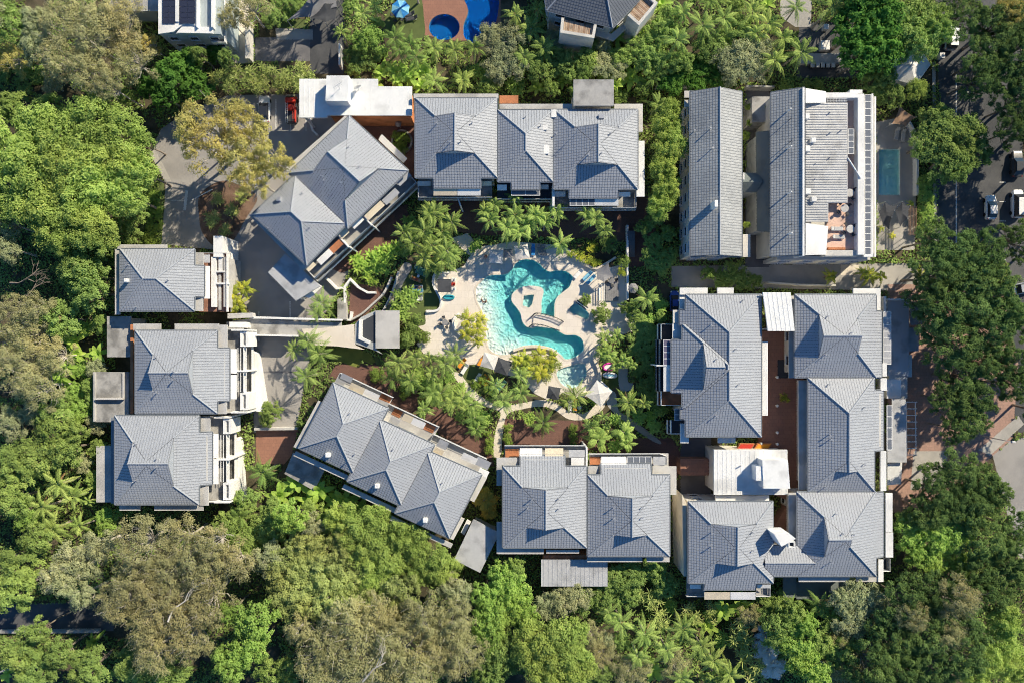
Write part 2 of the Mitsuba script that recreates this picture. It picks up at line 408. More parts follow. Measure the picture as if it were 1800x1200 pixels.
for z, e in ((5.6, 0), (2.8, 4)):
    balcony(N, (735, 300, 865, 347 + e), z, 'm_concrete', [(735, 320), (735, 347 + e), (865, 347 + e)]); balcony(N, (874, 310, 970, 350 + e), z, 'm_dark', [(874, 350 + e), (970, 350 + e)])
    balcony(N, (975, 320, 1118, 365 + e), z, 'm_concrete', [(975, 365 + e), (1118, 365 + e), (1118, 335)])
part(N, 'dividing_wall', prism([(971, 325), (975, 325), (975, 362), (971, 362)], 0, 7.6), 'm_white'); part(N, 'dividing_wall', prism([(803, 346), (805, 346), (811, 362), (808, 362)], 0, 5.5), 'm_white')
part(N, 'skylight', rbox(roof_z(N, 960, 264) + [0, 0, .12], [.9, 1.3, .16]), 'm_white'); part(N, 'skylight', rbox(roof_z(N, 973, 201) + [0, 0, .2], [.8, 1.2, .3]), 'm_white')
part(N, 'skylight', rbox(roof_z(N, 958, 225) + [0, 0, .15], [.8, .8, .2]), 'm_white'); part(N, 'skylight', rbox(roof_z(N, 1057, 206) + [0, 0, .25], [.9, .7, .5]), 'm_metal')
vents(N, [(768, 218), (830, 217), (810, 250), (792, 251), (924, 206), (950, 222), (1073, 235), (1057, 270), (1034, 273), (977, 236)]); auto_windows(N, FL)
def antenna(u, v, bk, label, h=1.6):
    P = roof_z(bk, u, v) if isinstance(bk, str) else W(u, v, bk); rz = .6
    k = thing('tv_antenna', label, 'antenna'); d = np.array([math.cos(rz), math.sin(rz), 0]); e = np.array([-d[1], d[0], 0])
    part(k, 'mast', tube([P - [0, 0, .1], P + [0, 0, h]], .035, 5), 'm_metal')
    part(k, 'element', cat([tube([P + [0, 0, h] - d * .8, P + [0, 0, h] + d * .8], .025, 4)] + [tube([P + [0, 0, h] + d * t - e * .4, P + [0, 0, h] + d * t + e * .4], .015, 4) for t in (-.7, -.4, -.1, .2, .5)]), 'm_metal')
antenna(1014, 233, N, 'television antenna on the eastern hip of the long north block')

# ---- north-west block, turned 45 degrees
A = thing('apartment_building', 'apartment block turned diagonally beside the shaded driveway north-west of the pool', 'building')
def par(o, a, b, s0, s1, t0, t1):
    o, a, b = map(np.array, (o, a, b)); return [tuple(o + a * s + b * t) for s, t in ((s0, t0), (s1, t0), (s1, t1), (s0, t1))]
a1 = [(614, 204), (718, 300), (611, 402), (507, 304)]; oA, eA, fA = np.array((614, 204.)), np.array((104, 97.)), np.array((-107, 99.))   # eA along the ridge, fA across
A1 = hip(a1); G1 = Block(XY(a1, EAVE), [PITCH, None, PITCH, None], Polygon(XY(par(oA, eA, fA, .235, .765, 0, 1), EAVE)), EAVE)
a2 = [(522, 307), (607, 398), (539, 467), (437, 377)]
a2 = [(520, 305), (611, 393), (539, 467), (443, 377)]
tiled_roof(A, [A1, G1, hip(a2)])
slab(A, 'ledge', [(607, 203), (612, 208), (506, 303), (500, 297)], 7.9, .3, 'm_ledge'); slab(A, 'ledge', [(437, 378), (443, 377), (538, 469), (533, 476)], 7.6, .3, 'm_ledge')
slab(A, 'canopy', [(471, 479), (501, 446), (563, 503), (520, 529)], 5.6, .35, 'm_steel', label='flat grey canopy over the shaded entrance drive'); slab(A, 'canopy', [(527, 518), (552, 494), (566, 504), (545, 525)], 4.0, .3, 'm_awning_white')
for px in ([(476, 480), (479, 480), (479, 484), (476, 484)], [(518, 520), (521, 520), (521, 524), (518, 524)]): part(A, 'column', prism(px, 0, 5.2), 'm_white')
awning(A, [(671, 236), (716, 279), (709, 287), (665, 246)], 5.2, .3); 
sA = np.array((-.728, .685)); nA = np.array((.685, .728))                     # along and out of the south-east eave, in pixels
def seA(s0, s1, n0, n1, o=(718, 300)): return [tuple(np.array(o) + sA * s + nA * n) for s, n in ((s0, n0), (s1, n0), (s1, n1), (s0, n1))]
for s0, s1, n0, n1, m in ((2, 30, -4, 10, 'm_awning_grey'), (38, 70, 6, 18, 'm_awning_grey'), (72, 112, 4, 16, 'm_awning_cream'), (116, 140, -6, 10, 'm_awning_white'), (150, 168, -4, 8, 'm_awning_cream'),
                          (172, 196, 4, 16, 'm_terracotta'), (196, 226, 4, 16, 'm_awning_white'), (232, 250, -2, 10, 'm_awning_cream')): awning(A, seA(s0, s1, n0, n1), 7.6, .4, m)
for z, e in ((5.6, 0), (2.8, 8)): balcony(A, seA(4, 250, -8, 24 + e), z, 'm_concrete', [seA(4, 250, -8, 24 + e)[k] for k in (0, 3, 2, 1)], 'm_awning_white' if e else 'm_awning_grey')
for s in (112, 168): part(A, 'dividing_wall', prism(seA(s, s + 2, -6, 26), 0, 7.2), 'm_white')
vents(A, [(491, 352), (532, 340), (473, 401), (545, 400), (614, 259), (632, 294), (566, 310), (600, 322), (570, 318)]); auto_windows(A, FL)
part(A, 'vent_cowl', rbox(roof_z(A, 491, 351) + [0, 0, .3], [.7, .7, .6]), 'm_metal')

# ---- white flat-roofed building at the driveway
B = thing('flat_roofed_building', 'low building with a bright white flat roof beside the driveway', 'building')
part(B, 'roof', cat([prism([(526, 139), (664, 139), (664, 152), (724, 152), (724, 203), (575, 203), (575, 207), (526, 207)], 6.6, 7.0)] +
     [prism([(526 + x, 139.5), (527 + x, 139.5), (527 + x, 203), (526 + x, 203)], 7.0, 7.03) for x in range(8, 130, 9)]), 'm_white_roof', label='bright white ribbed flat roof')
part(B, 'wall', prism([(577, 143), (660, 143), (660, 156), (720, 156), (720, 200), (577, 200)], 0, 6.58), 'm_terracotta')
part(B, 'raised_roof', prism([(574, 133), (613, 133), (611, 178), (572, 178)], 7.0, 9.3), 'm_white_roof', label='raised white box on the flat roof')
for px in ((531, 201, 534, 204), (531, 142, 534, 145)): part(B, 'column', prism(rect(*px), 0, 6.6), 'm_white')
k = thing('satellite_dish', 'grey satellite dish on the white flat roof', 'satellite dish'); P = W(631, 158, 7.0)
dish = trimesh.creation.icosphere(2); dish.vertices[:, 2] = np.abs(dish.vertices[:, 2]) * .25; dish.apply_scale(.65); dish.apply_transform(trimesh.transformations.rotation_matrix(-.9, [1, .5, 0])); dish.apply_translation(P + [0, 0, 1.1])
part(k, 'reflector', dish, 'm_metal', smooth=True); part(k, 'mast', tube([P, P + [0, 0, 1.0]], .05, 6), 'm_metal'); part(k, 'arm', tube([P + [0, 0, .9], P + [.2, .7, 1.6]], .03, 5), 'm_metal')
antenna(598, 156, 9.3, 'television antenna on the raised white roof box')

# ---- long slate-roofed block, east
D = thing('slate_roofed_block', 'long narrow block with a single gabled slate roof east of the slim trees', 'building')
z = 9.0; dr_ = (1213, 161, 1304, 451); bD = hip(dr_, z=z, pitches=[None, PITCH, None, PITCH])
tiled_roof(D, [bD], 'm_tile_slate', 'm_render', .5)
fD = Polygon(XY(rect(*dr_), z)).buffer(-.55, join_style=2); x0, y0, x1, y1 = fD.bounds; xm = (x0 + x1) / 2
for y in (y0 + .05, y1 - .05):
    part(D, 'gable_wall', hull([[x0 + .1, y, z - .6], [x1 - .1, y, z - .6], [xm, y, z + (x1 - x0) / 2 * PITCH + .05], [x0 + .1, y + .1, z - .6], [x1 - .1, y + .1, z - .6], [xm, y + .1, z + (x1 - x0) / 2 * PITCH + .05]]), 'm_render')
P = roof_z(D, 1252, 363); part(D, 'flue', rbox(P + [0, 0, 1.0], [.5, 1.0, 2.4]), 'm_white', label='tall white flue box'); vents(D, [(1247, 228), (1219, 232), (1251, 262)], .8)
part(D, 'side_box', prism(rect(1306, 304, 1309, 316), 6, 8), 'm_white'); slab(D, 'balcony', (1306, 412, 1319, 452), 6.5, .3, 'm_render'); auto_windows(D, FL, 2.6)
for v in (160, 176): slab(D, 'ledge', (1203, v, 1213, v + 12), 8, .25, 'm_render')

# ---- white terrace building with slate strip
E = thing('terrace_building', 'modern white building with a rooftop terrace, ribbed metal roof and a long glazed strip', 'building')
part(E, 'wall', cat([prism(rect(1358, 168, 1536, 446), 0, 7.6), prism(rect(1366, 450, 1530, 457), 0, 6.4)]), 'm_render')
bE = Block(XY(rect(1355, 163, 1460, 451), 9.0), [None, None, None, PITCH], Polygon(XY(rect(1355, 163, 1405, 451), 9.0)), 9.0)
tiled_roof(E, [bE], 'm_tile_slate', walls=False)
yN, yS = W(0, 163, 9)[1], W(0, 451, 9)[1]; xr = W(1405, 0, 9)[0]; zr = 9 + (xr - W(1355, 0, 9)[0]) * PITCH; xw = W(1355, 0, 9)[0] + .5
part(E, 'upper_wall', cat([hull([[xw, y, 7.6], [xr, y, 7.6], [xr, y, zr - .2], [xw, y, 9.0], [xw, y + s * .15, 7.6], [xr, y + s * .15, 7.6], [xr, y + s * .15, zr - .2], [xw, y + s * .15, 9.0]]) for y, s in ((yN - .4, -1), (yS + .4, 1))]), 'm_white')
part(E, 'parapet', prism(rect(1411, 154, 1414, 450), 7.7, zr + .06), 'm_white', label='white ridge parapet between slate and metal roof')
def tri_roof(px, zs, m, name='roof', label=None): return part(E, name, hull([q for (u, v), z_ in zip(px, zs) for q in (W(u, v, z_), W(u, v, z_) - [0, 0, .2])]), m, label=label)
tri_roof([(1414, 155), (1452, 161), (1452, 181), (1414, 181)], [zr, 9.6, 9.6, zr], 'm_white')
ribs = [hull([q for (u, v), z_ in zip([(1414, 181), (1490, 181), (1490, 357), (1414, 357)], [9.9, 9.3, 9.3, 9.9]) for q in (W(u, v, z_), W(u, v, z_) - [0, 0, .25])])]
ribs += [hull([q for (u, v), z_ in zip([(1417, v0), (1489, v0), (1489, v0 + 1), (1417, v0 + 1)], [9.9, 9.3, 9.3, 9.9]) for q in (W(u, v, z_) + [0, 0, .09], W(u, v, z_))]) for v0 in np.arange(183, 356, 4.4)]
part(E, 'metal_roof', cat(ribs), 'm_steel', label='grey ribbed metal roof')
mr2 = [hull([q for (u, v), z_ in zip([(1414, 357), (1456, 357), (1456, 390), (1414, 390)], [9.9, 9.6, 9.6, 9.9]) for q in (W(u, v, z_), W(u, v, z_) - [0, 0, .25])])] + \
      [hull([q for (u, v), z_ in zip([(1417, v0), (1455, v0), (1455, v0 + 1), (1417, v0 + 1)], [9.9, 9.6, 9.6, 9.9]) for q in (W(u, v, z_) + [0, 0, .09], W(u, v, z_))]) for v0 in np.arange(359, 386, 4.4)]
part(E, 'metal_roof', cat(mr2), 'm_steel')
tri_roof([(1414, 392), (1456, 398), (1452, 448), (1414, 449)], [10.2, 9.4, 9.0, 10.1], 'm_white', label='smooth pale roof end')
for (u, v, s) in ((1417, 205, .9), (1429, 247, .75), (1418, 262, .9), (1419, 337, .9), (1430, 351, .75)): part(E, 'roof_hatch', rbox(W(u, v, 10.2) - [0, 0, .1], [s, s, .7], .06), 'm_white')
for u, v in ((1459, 198), (1459, 234), (1459, 277), (1433, 288), (1432, 315), (1479, 229)): part(E, 'vent_pipe', tube([W(u, v, 9.4), W(u, v, 10)], .09, 6), 'm_metal')
for u, v in ((1383, 197), (1384, 262), (1384, 341), (1385, 412)): P = roof_z(E, u, v); part(E, 'flue', tube([P - [0, 0, .2], P + [0, 0, 1.7]], .11, 8), 'm_white')
for u, v in ((1386, 212), (1387, 251), (1387, 355), (1387, 396)): P = roof_z(E, u, v); part(E, 'vent_pipe', tube([P - [0, 0, .2], P + [0, 0, 1.2]], .05, 6), 'm_dark')
part(E, 'terrace_floor', prism([(1456, 358), (1478, 320), (1503, 320), (1503, 438), (1452, 438), (1452, 398), (1456, 390)], 7.6, 8.0), 'm_salmon', label='salmon tiled roof terrace')
part(E, 'terrace_floor', prism(rect(1490, 170, 1503, 322), 7.6, 7.9), 'm_salmon')
part(E, 'parapet', prism(rect(1508, 165, 1519, 448), 6.0, 9.3), 'm_white', label='broad white parapet along the east edge'); part(E, 'parapet', prism(rect(1452, 163, 1508, 172), 7.0, 9.3), 'm_white'); part(E, 'parapet', prism(rect(1494, 158, 1516, 164), 7, 9.0), 'm_white')
part(E, 'parapet', prism(rect(1451, 440, 1512, 450), 7.0, 8.8), 'm_render'); part(E, 'parapet', prism(rect(1456, 435, 1486, 439), 8.0, 8.5), 'm_terracotta')
part(E, 'beam', prism(rect(1532, 165, 1535, 448), 8.4, 8.9), 'm_white'); part(E, 'beam', prism(rect(1537, 170, 1540, 452), 7.2, 7.5), 'm_white'); part(E, 'beam', prism(rect(1519, 448, 1535, 452), 8.4, 8.9), 'm_white')
panes(E, (1520, 167, 1531, 448), 8.85, 23, 'v', m='m_pane_grey', frame='m_white'); panes(E, (1491, 227, 1501, 271), 9.0, 4, 'v', m='m_pane_grey', frame='m_white')
part(E, 'pergola', cat([tube([W(1455 + i * 5, 168, 9.2), W(1455 + i * 5, 180, 9.2)], .05, 4) for i in range(7)] + [tube([W(1453, 170 + i * 4, 9.25), W(1489, 170 + i * 4, 9.25)], .05, 4) for i in range(3)]), 'm_white')
part(E, 'brace', tube([W(1490, 278, 9.4), W(1513, 314, 9.4)], .12, 6), 'm_white')
c = [np.array(q) for q in XY(rect(1366, 450, 1530, 457), 6.4)]; windows_on(E, c[3], c[2], (4.8, 2.0), 3.0, 1.9, 1.2)
LK = thing('link_building', 'dark low roofs in shade between the slate block and the white terrace building', 'building')
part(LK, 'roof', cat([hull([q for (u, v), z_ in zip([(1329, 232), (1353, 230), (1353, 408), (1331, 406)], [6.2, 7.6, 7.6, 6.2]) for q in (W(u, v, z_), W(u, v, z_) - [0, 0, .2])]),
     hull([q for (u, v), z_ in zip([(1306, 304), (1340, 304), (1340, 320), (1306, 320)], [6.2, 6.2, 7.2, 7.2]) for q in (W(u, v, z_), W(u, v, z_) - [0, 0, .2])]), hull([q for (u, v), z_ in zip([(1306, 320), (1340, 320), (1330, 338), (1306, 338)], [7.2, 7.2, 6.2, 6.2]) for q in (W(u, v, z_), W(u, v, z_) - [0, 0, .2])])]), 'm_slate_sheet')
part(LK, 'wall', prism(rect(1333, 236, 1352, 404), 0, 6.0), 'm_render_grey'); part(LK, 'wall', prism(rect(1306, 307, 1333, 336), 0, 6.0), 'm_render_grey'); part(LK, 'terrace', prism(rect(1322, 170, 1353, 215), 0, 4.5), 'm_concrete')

# ---- east court: west wing
F = thing('apartment_building', 'grey-tiled apartment block with a crossing gabled roof on the east side of the pool', 'building')
f2 = (1199, 570, 1338, 717)
tiled_roof(F, [hip((1205, 518, 1338, 767), foot=[(1196, 545, 1210, 572), (1197, 715, 1212, 736)]), hip(f2, foot=[(1182, 597, 1203, 690)]), Block(XY(rect(*f2), EAVE), [PITCH, None, PITCH, None], Polygon(XY(rect(1231.6, 570, 1264, 717), EAVE)), EAVE)])
slab(F, 'ledge', (1195, 506, 1244, 518), 8.0, .3, 'm_white'); slab(F, 'ledge', (1261, 506, 1290, 518), 8.0, .3, 'm_white'); slab(F, 'ledge', (1195, 518, 1208, 545), 7.6, .3, 'm_white')
slab(F, 'ledge', (1183, 545, 1195, 568), 7.6, .3, 'm_render'); slab(F, 'ledge', (1182, 569, 1198, 597), 7.5, .3, 'm_white'); slab(F, 'ledge', (1340, 600, 1350, 730), 7.6, .3, 'm_white')
slab(F, 'ledge', (1196, 744, 1211, 778), 7.6, .3, 'm_white'); slab(F, 'ledge', (1262, 769, 1293, 778), 6.6, .3, 'm_white')
panes(F, (1166, 597, 1182, 641), 7.3, 4, 'v', m='m_pane_violet'); awning(F, [(1182, 643), (1182, 687), (1166, 687), (1166, 643)], 7.5, .4)
panes(F, (1186, 718, 1197, 738), 7.3, 2, 'v', m='m_pane_grey')
for z, e in ((5.6, 0), (2.8, -6)):
    balcony(F, (1163 + e, 570, 1205, 597), z, 'm_dark', [(1163 + e, 597), (1163 + e, 570), (1198, 570)], 'm_awning_white'); balcony(F, (1160 + e, 597, 1205, 687), z, 'm_dark', [(1160 + e, 687), (1160 + e, 597)], 'm_dark')
    balcony(F, (1163 + e, 687, 1205, 712), z, 'm_terracotta', [(1163 + e, 687), (1163 + e, 712), (1198, 712)], 'm_awning_white'); balcony(F, (1180 + e, 738, 1205, 762), z, 'm_dark', [(1180 + e, 738), (1180 + e, 762), (1198, 762)], 'm_awning_white')
part(F, 'dividing_wall', prism(rect(1154, 641, 1182, 643), 0, 7.3), 'm_white')
vents(F, [(1249, 571), (1258, 631), (1292, 613), (1305, 528), (1297, 675), (1304, 760), (1258, 730)]); auto_windows(F, FL)

# ---- east court: street wing of three roofs and its south-west corner
G = thing('apartment_building', 'U-shaped grey-tiled apartment block along the eastern street', 'building')
g1, g2, g3, g4 = (1397, 518, 1540, 663), (1420, 664, 1537, 863), (1401, 864, 1540, 1012), (1210, 881, 1359, 1024)
tiled_roof(G, [hip(g1, foot=[(1530, 547, 1553, 663)]), gablet(g1, (1431.7, 1497.8), 'h'), hip(g2, foot=[(1530, 686, 1558, 792)]), gablet(g2, (740, 824.5), 'v'), hip(g3, foot=[(1530, 866, 1557, 980)]), gablet(g3, (1440, 1480), 'h'),
               hip(g4, foot=[(1239, 1010, 1329, 1038)]), gablet(g4, (916, 983), 'v'), Block(XY(rect(1330, 958, 1450, 1012), EAVE), [PITCH, None, PITCH, None], Polygon(XY(rect(1340, 958, 1470, 1012), EAVE)), EAVE)])
for px in ((1500, 507, 1548, 518), (1540, 518, 1548, 546), (1541, 638, 1559, 661), (1548, 664, 1559, 686), (1548, 792, 1558, 862), (1544, 866, 1552, 888), (1557, 866, 1569, 934), (1557, 935, 1570, 979), (1544, 983, 1553, 1022)): slab(G, 'ledge', px, 7.8, .3, 'm_white')
slab(G, 'ledge', (1387, 520, 1397, 664), 7.6, .3, 'm_ledge'); slab(G, 'ledge', (1404, 668, 1420, 860), 7.4, .3, 'm_ledge'); slab(G, 'ledge', (1386, 866, 1401, 962), 7.6, .3, 'm_ledge')
slab(G, 'ledge', (1404, 1014, 1494, 1022), 7.6, .3, 'm_ledge'); slab(G, 'ledge', (1505, 1014, 1552, 1022), 7.6, .3, 'm_ledge')
panes(G, (1553, 548, 1566, 640), 7.6, 8, 'v', m='m_awning_grey', frame='m_white'); panes(G, (1559, 712, 1568, 790), 7.4, 4, 'v', m='m_pane_grey', frame='m_white')
awning(G, (1238, 1040, 1283, 1053), 7.6, .4, 'm_awning_cream'); awning(G, (1284, 1040, 1328, 1053), 7.6, .4); awning(G, (1213, 1027, 1232, 1034), 7.2, .3); awning(G, (1331, 1027, 1355, 1033), 7.2, .3)
balcony(G, (1207, 1012, 1239, 1048), 5.6, 'm_concrete', [(1207, 1048), (1239, 1048)]); balcony(G, (1329, 1012, 1354, 1048), 5.6, 'm_concrete', [(1329, 1048), (1354, 1048), (1354, 1020)]); balcony(G, (1552, 980, 1565, 1003), 5.6, 'm_dark', [(1552, 1003), (1565, 1003), (1565, 982)])
part(G, 'west_wall', prism([(1199, 868), (1207, 884), (1207, 1012), (1202, 1012)], 0, 7.4), 'm_cream', label='sunlit cream side wall')
part(G, 'lift_box', prism([(1361, 938), (1388, 937), (1399, 946), (1374, 960)], 8.6, 12.3), 'm_white', label='white lift overrun box'); part(G, 'skylight', cat([prism(rect(1386, 951, 1398, 953), 9, 11), prism(rect(1386, 960, 1398, 962), 9, 11), prism(rect(1386, 953.2, 1388, 959.8), 9, 11), prism(rect(1396, 953.2, 1398, 959.8), 9, 11)]), 'm_white'); part(G, 'skylight', prism(rect(1388, 953, 1396, 960), 9, 10.6), 'm_glass_dark')
vents(G, [(1454, 556), (1495, 585), (1450, 623), (1455, 675), (1518, 715), (1457, 763), (1459, 771), (1450, 855), (1467, 902), (1480, 936), (1498, 938), (1460, 987), (1250, 935), (1249, 960), (1322, 934), (1322, 966), (1517, 815)]); auto_windows(G, FL)
slab(G, 'flat_roof', (1377, 1015, 1400, 1050), 4.0, .3, 'm_slate_sheet'); slab(G, 'flat_roof', (1400, 1022, 1490, 1052), 3.6, .3, 'm_slate_sheet')

# ---- white roof between the wings
H = thing('link_building', 'low link building with a stepped white flat roof beside the terracotta court', 'building')
part(H, 'roof', cat([prism([(1255, 790), (1384, 790), (1385, 869), (1255, 869)], 6.6, 7.0)] + [prism(rect(1255 + x, 791, 1256 + x, 868), 7.0, 7.035) for x in range(7, 128, 8)]), 'm_white_roof', label='pale ribbed flat roof'); part(H, 'wall', prism(rect(1259, 793, 1380, 866), 0, 6.58), 'm_render')
part(H, 'raised_roof', cat([prism([(1329, 819), (1342, 819), (1342, 844), (1329, 844)], 7.0, 9.2), prism([(1340, 808), (1385, 808), (1389, 858), (1342, 858)], 7.0, 9.4)]), 'm_white_roof', label='raised white roof box'); part(H, 'lower_roof', prism(rect(1258, 870, 1352, 880), 5.8, 6.2), 'm_white')
part(H, 'vent_pipe', tube([W(1302, 818, 7), W(1302, 818, 7.6)], .1, 6), 'm_metal')
CN = thing('canopy', 'white flat canopy bridging the two wings of the eastern court', 'canopy')
part(CN, 'roof', cat([prism([(1341, 514), (1390, 514), (1397, 582), (1350, 582)], 9.2, 9.5)] + [prism([(1341 + i * 8, 514), (1342 + i * 8, 514), (1351 + i * 8, 582), (1350 + i * 8, 582)], 9.5, 9.54) for i in range(1, 6)]), 'm_white_roof')
for u, v in ((1346, 518), (1386, 518), (1352, 578), (1392, 578)): part(CN, 'column', tube([W(u, v, 9.2) * [1, 1, 0], W(u, v, 9.2)], .12, 8), 'm_white')

# ---- south block
S = thing('apartment_building', 'grey-tiled apartment block with two hipped roofs south of the pool', 'building')
i1, i2 = (884, 819, 1031, 962), (1033, 834, 1177, 977)
tiled_roof(S, [hip(i1, foot=[(915, 801, 993, 830)]), gablet(i1, (852.7, 921.7), 'v'), hip(i2, foot=[(1057, 816, 1145, 845)]), gablet(i2, (867, 934), 'v')])
for px, m in (((914, 787, 953, 801), 'm_awning_white'), ((958, 787, 990, 801), 'm_awning_cream'), ((1057, 802, 1101, 816), 'm_awning_white')): awning(S, [(px[0], px[3]), (px[2], px[3]), (px[2], px[1]), (px[0], px[1])], 7.8, .4, m)
panes(S, (1103, 802, 1145, 816), 7.5, 4)
for px, m in (((873, 804, 909, 817), 'm_ledge'), ((873, 817, 882, 853), 'm_ledge'), ((1004, 804, 1027, 817), 'm_awning_white'), ((1034, 819, 1052, 832), 'm_ledge'), ((1147, 819, 1189, 832), 'm_render'), ((1178, 832, 1189, 869), 'm_render'), ((875, 964, 956, 973), 'm_ledge'),
              ((960, 966, 1018, 972), 'm_ledge'), ((1032, 979, 1129, 987), 'm_ledge'), ((1137, 979, 1177, 987), 'm_ledge'), ((873, 917, 884, 972), 'm_ledge')): slab(S, 'ledge', px, 7.6, .3, m)
slab(S, 'flat_roof', (951, 983, 1068, 1030), 6.2, .35, 'm_steel', label='grey ribbed flat roof reaching into the trees'); part(S, 'flat_roof_rib', cat([prism(rect(951 + x, 983.5, 952 + x, 1029.5), 6.2, 6.24) for x in range(5, 115, 8)]), 'm_steel'); part(S, 'lower_wall', prism(rect(956, 975, 1064, 1024), 0, 5.8), 'm_terracotta')
for z, m in ((5.6, 'm_ledge'), (2.8, 'm_concrete')):
    balcony(S, (887, 783, 1031, 825), z, m, [(887, 783), (1031, 783)], 'm_awning_grey'); balcony(S, (1036, 796, 1175, 840), z, m, [(1036, 798), (1160, 797), (1172, 801), (1172, 817)], 'm_awning_grey')
for px in ((888, 788, 912, 803), (1037, 802, 1055, 816)): slab(S, 'balcony_tiles', px, 5.72, .1, 'm_terracotta')
awning(S, [(1000, 803), (1028, 803), (1028, 790), (1000, 790)], 7.6, .4, 'm_awning_grey'); awning(S, [(1148, 817), (1170, 817), (1170, 802), (1148, 802)], 7.4, .3, 'm_awning_grey')
part(S, 'dividing_wall', prism(rect(1030, 786, 1033, 825), 0, 7.4), 'm_white')
vents(S, [(935, 876), (927, 892), (981, 875), (981, 893), (1078, 891), (1128, 890), (1078, 910), (1128, 908)]); auto_windows(S, FL)

# ---- south-west block, turned 25 degrees
J = thing('apartment_building', 'diagonal grey-tiled apartment block with three pointed hip roofs south-west of the pool', 'building')
j1, j2, j3 = [(586, 672), (683, 717), (622, 832), (525, 787)], [(667, 736), (764, 781), (707, 890), (610, 845)], [(751, 791), (847, 833), (790, 945), (694, 901)]
tiled_roof(J, [hip(j1), hip(j2), hip(j3)])
eJ = np.array((97, 45.)) / 107; fJ = np.array((-.47, .883))
def pj(o, s0, s1, t0, t1): return [tuple(np.array(o) + eJ * s + fJ * t) for s, t in ((s0, t0), (s1, t0), (s1, t1), (s0, t1))]
slab(J, 'ledge', pj((586, 672), -9, -1, 40, 132), 7.6, .3, 'm_ledge'); slab(J, 'ledge', pj((525, 787), -2, 107, 7, 16), 7.4, .3, 'm_ledge'); slab(J, 'ledge', pj((610, 845), -2, 107, 7, 16), 7.4, .3, 'm_ledge'); slab(J, 'ledge', pj((694, 901), -2, 116, 7, 15), 7.4, .3, 'm_ledge')
slab(J, 'ledge', pj((847, 833), -8, 10, -9, 2), 7.6, .3, 'm_white'); slab(J, 'ledge', pj((847, 833), 1, 11, 2, 50), 7.6, .3, 'm_render'); slab(J, 'ledge', pj((847, 833), 2, 10, 84, 126), 7.4, .3, 'm_render')
slab(J, 'flat_roof', [(515, 795), (572, 822), (552, 862), (500, 832)], 4.5, .3, 'm_concrete', label='low grey flat roof among the banana plants')
for s0, s1, t0, t1, m in ((2, 18, -10, 3, 'm_ledge'), (6, 27, -22, -12, 'm_awning_grey'), (28, 55, -14, -2, 'm_awning_cream'), (55, 83, -14, -2, 'm_awning_white'), (84, 104, -8, 6, 'm_ledge')): awning(J, pj((586, 672), s0, s1, t0, t1), 7.7, .3, m)
for s0, s1, t0, t1, m in ((16, 34, 0, 14, 'm_ledge'), (34, 52, -14, -2, 'm_awning_cream'), (52, 76, -14, -2, 'm_awning_white')): awning(J, pj((667, 736), s0, s1, t0 - 14, t1 - 14), 7.7, .3, m)
for s0, s1, t0, t1, m in ((10, 27, -4, 9, 'm_awning_cream'), (10, 28, -20, -6, 'm_awning_grey'), (58, 86, -16, -4, 'm_awning_white'), (84, 110, -20, -5, 'm_awning_grey')): awning(J, pj((751, 791), s0, s1, t0 - 8, t1 - 8), 7.7, .3, m)
for o in ((586, 672), (667, 724), (751, 780)):
    for z, m in ((5.6, 'm_ledge'), (2.8, 'm_concrete')): q = pj(o, 2, 105, -20, 10); balcony(J, q, z, m, [q[3], q[0], q[1]], 'm_awning_grey')
for o, s0, s1, t0, t1 in (((586, 672), 84, 104, -19, -8), ((667, 724), 20, 36, -18, -6), ((667, 724), 78, 100, -18, -6)): slab(J, 'balcony_tiles', pj(o, s0, s1, t0, t1), 5.72, .1, 'm_terracotta')
vents(J, [(616, 725), (625, 796), (613, 808), (692, 788), (778, 847)]); auto_windows(J, FL)
for u, v in ((578, 798), (664, 852), (748, 912)): part(J, 'vent_cowl', rbox(roof_z(J, u, v) + [0, 0, .5], [.7, .7, 1.0], .1), 'm_white')
FR = thing('carport', 'tilted grey flat carport roof between the two southern blocks', 'carport')
part(FR, 'roof', prism([(798, 983), (832, 912), (878, 936), (844, 1006)], 5.6, 5.9), 'm_steel'); part(FR, 'wall', prism([(806, 980), (834, 922), (870, 940), (842, 998)], 0, 5.58), 'm_render_grey')
slab(FR, 'side_roof', [(810, 935), (821, 912), (828, 916), (816, 940)], 4.5, .2, 'm_white')

# ---- western row
K = thing('apartment_building', 'small grey-tiled apartment block with one hip roof below the driveway bend', 'building')
tiled_roof(K, [hip((211, 438, 342, 547), foot=[(330, 467, 356, 521)])])
slab(K, 'ledge', (206, 430, 293, 438), 7.8, .3, 'm_ledge'); slab(K, 'ledge', (202, 438, 210, 553), 7.6, .3, 'm_ledge'); slab(K, 'ledge', (344, 444, 357, 467), 7.8, .3, 'm_ledge'); slab(K, 'ledge', (342, 521, 356, 547), 7.8, .3, 'm_ledge')
awning(K, [(357, 468), (357, 525), (369, 525), (369, 468)], 7.6, .3, 'm_awning_white')
for z, e in ((5.6, 0), (2.8, 8)): balcony(K, (350, 445, 398 + e, 548), z, 'm_brickfloor', [(350, 445), (398 + e, 445), (398 + e, 548)], 'm_awning_white')
part(K, 'parapet', prism(rect(375, 415, 391, 452), 0, 6.6), 'm_white', label='tall white stair wall'); part(K, 'parapet', prism(rect(384, 452, 391, 478), 0, 6.2), 'm_white'); part(K, 'beam', prism(rect(372, 476, 396, 479), 5.8, 6.4), 'm_white'); part(K, 'beam', prism(rect(372, 497, 402, 500), 5.8, 6.4), 'm_white')
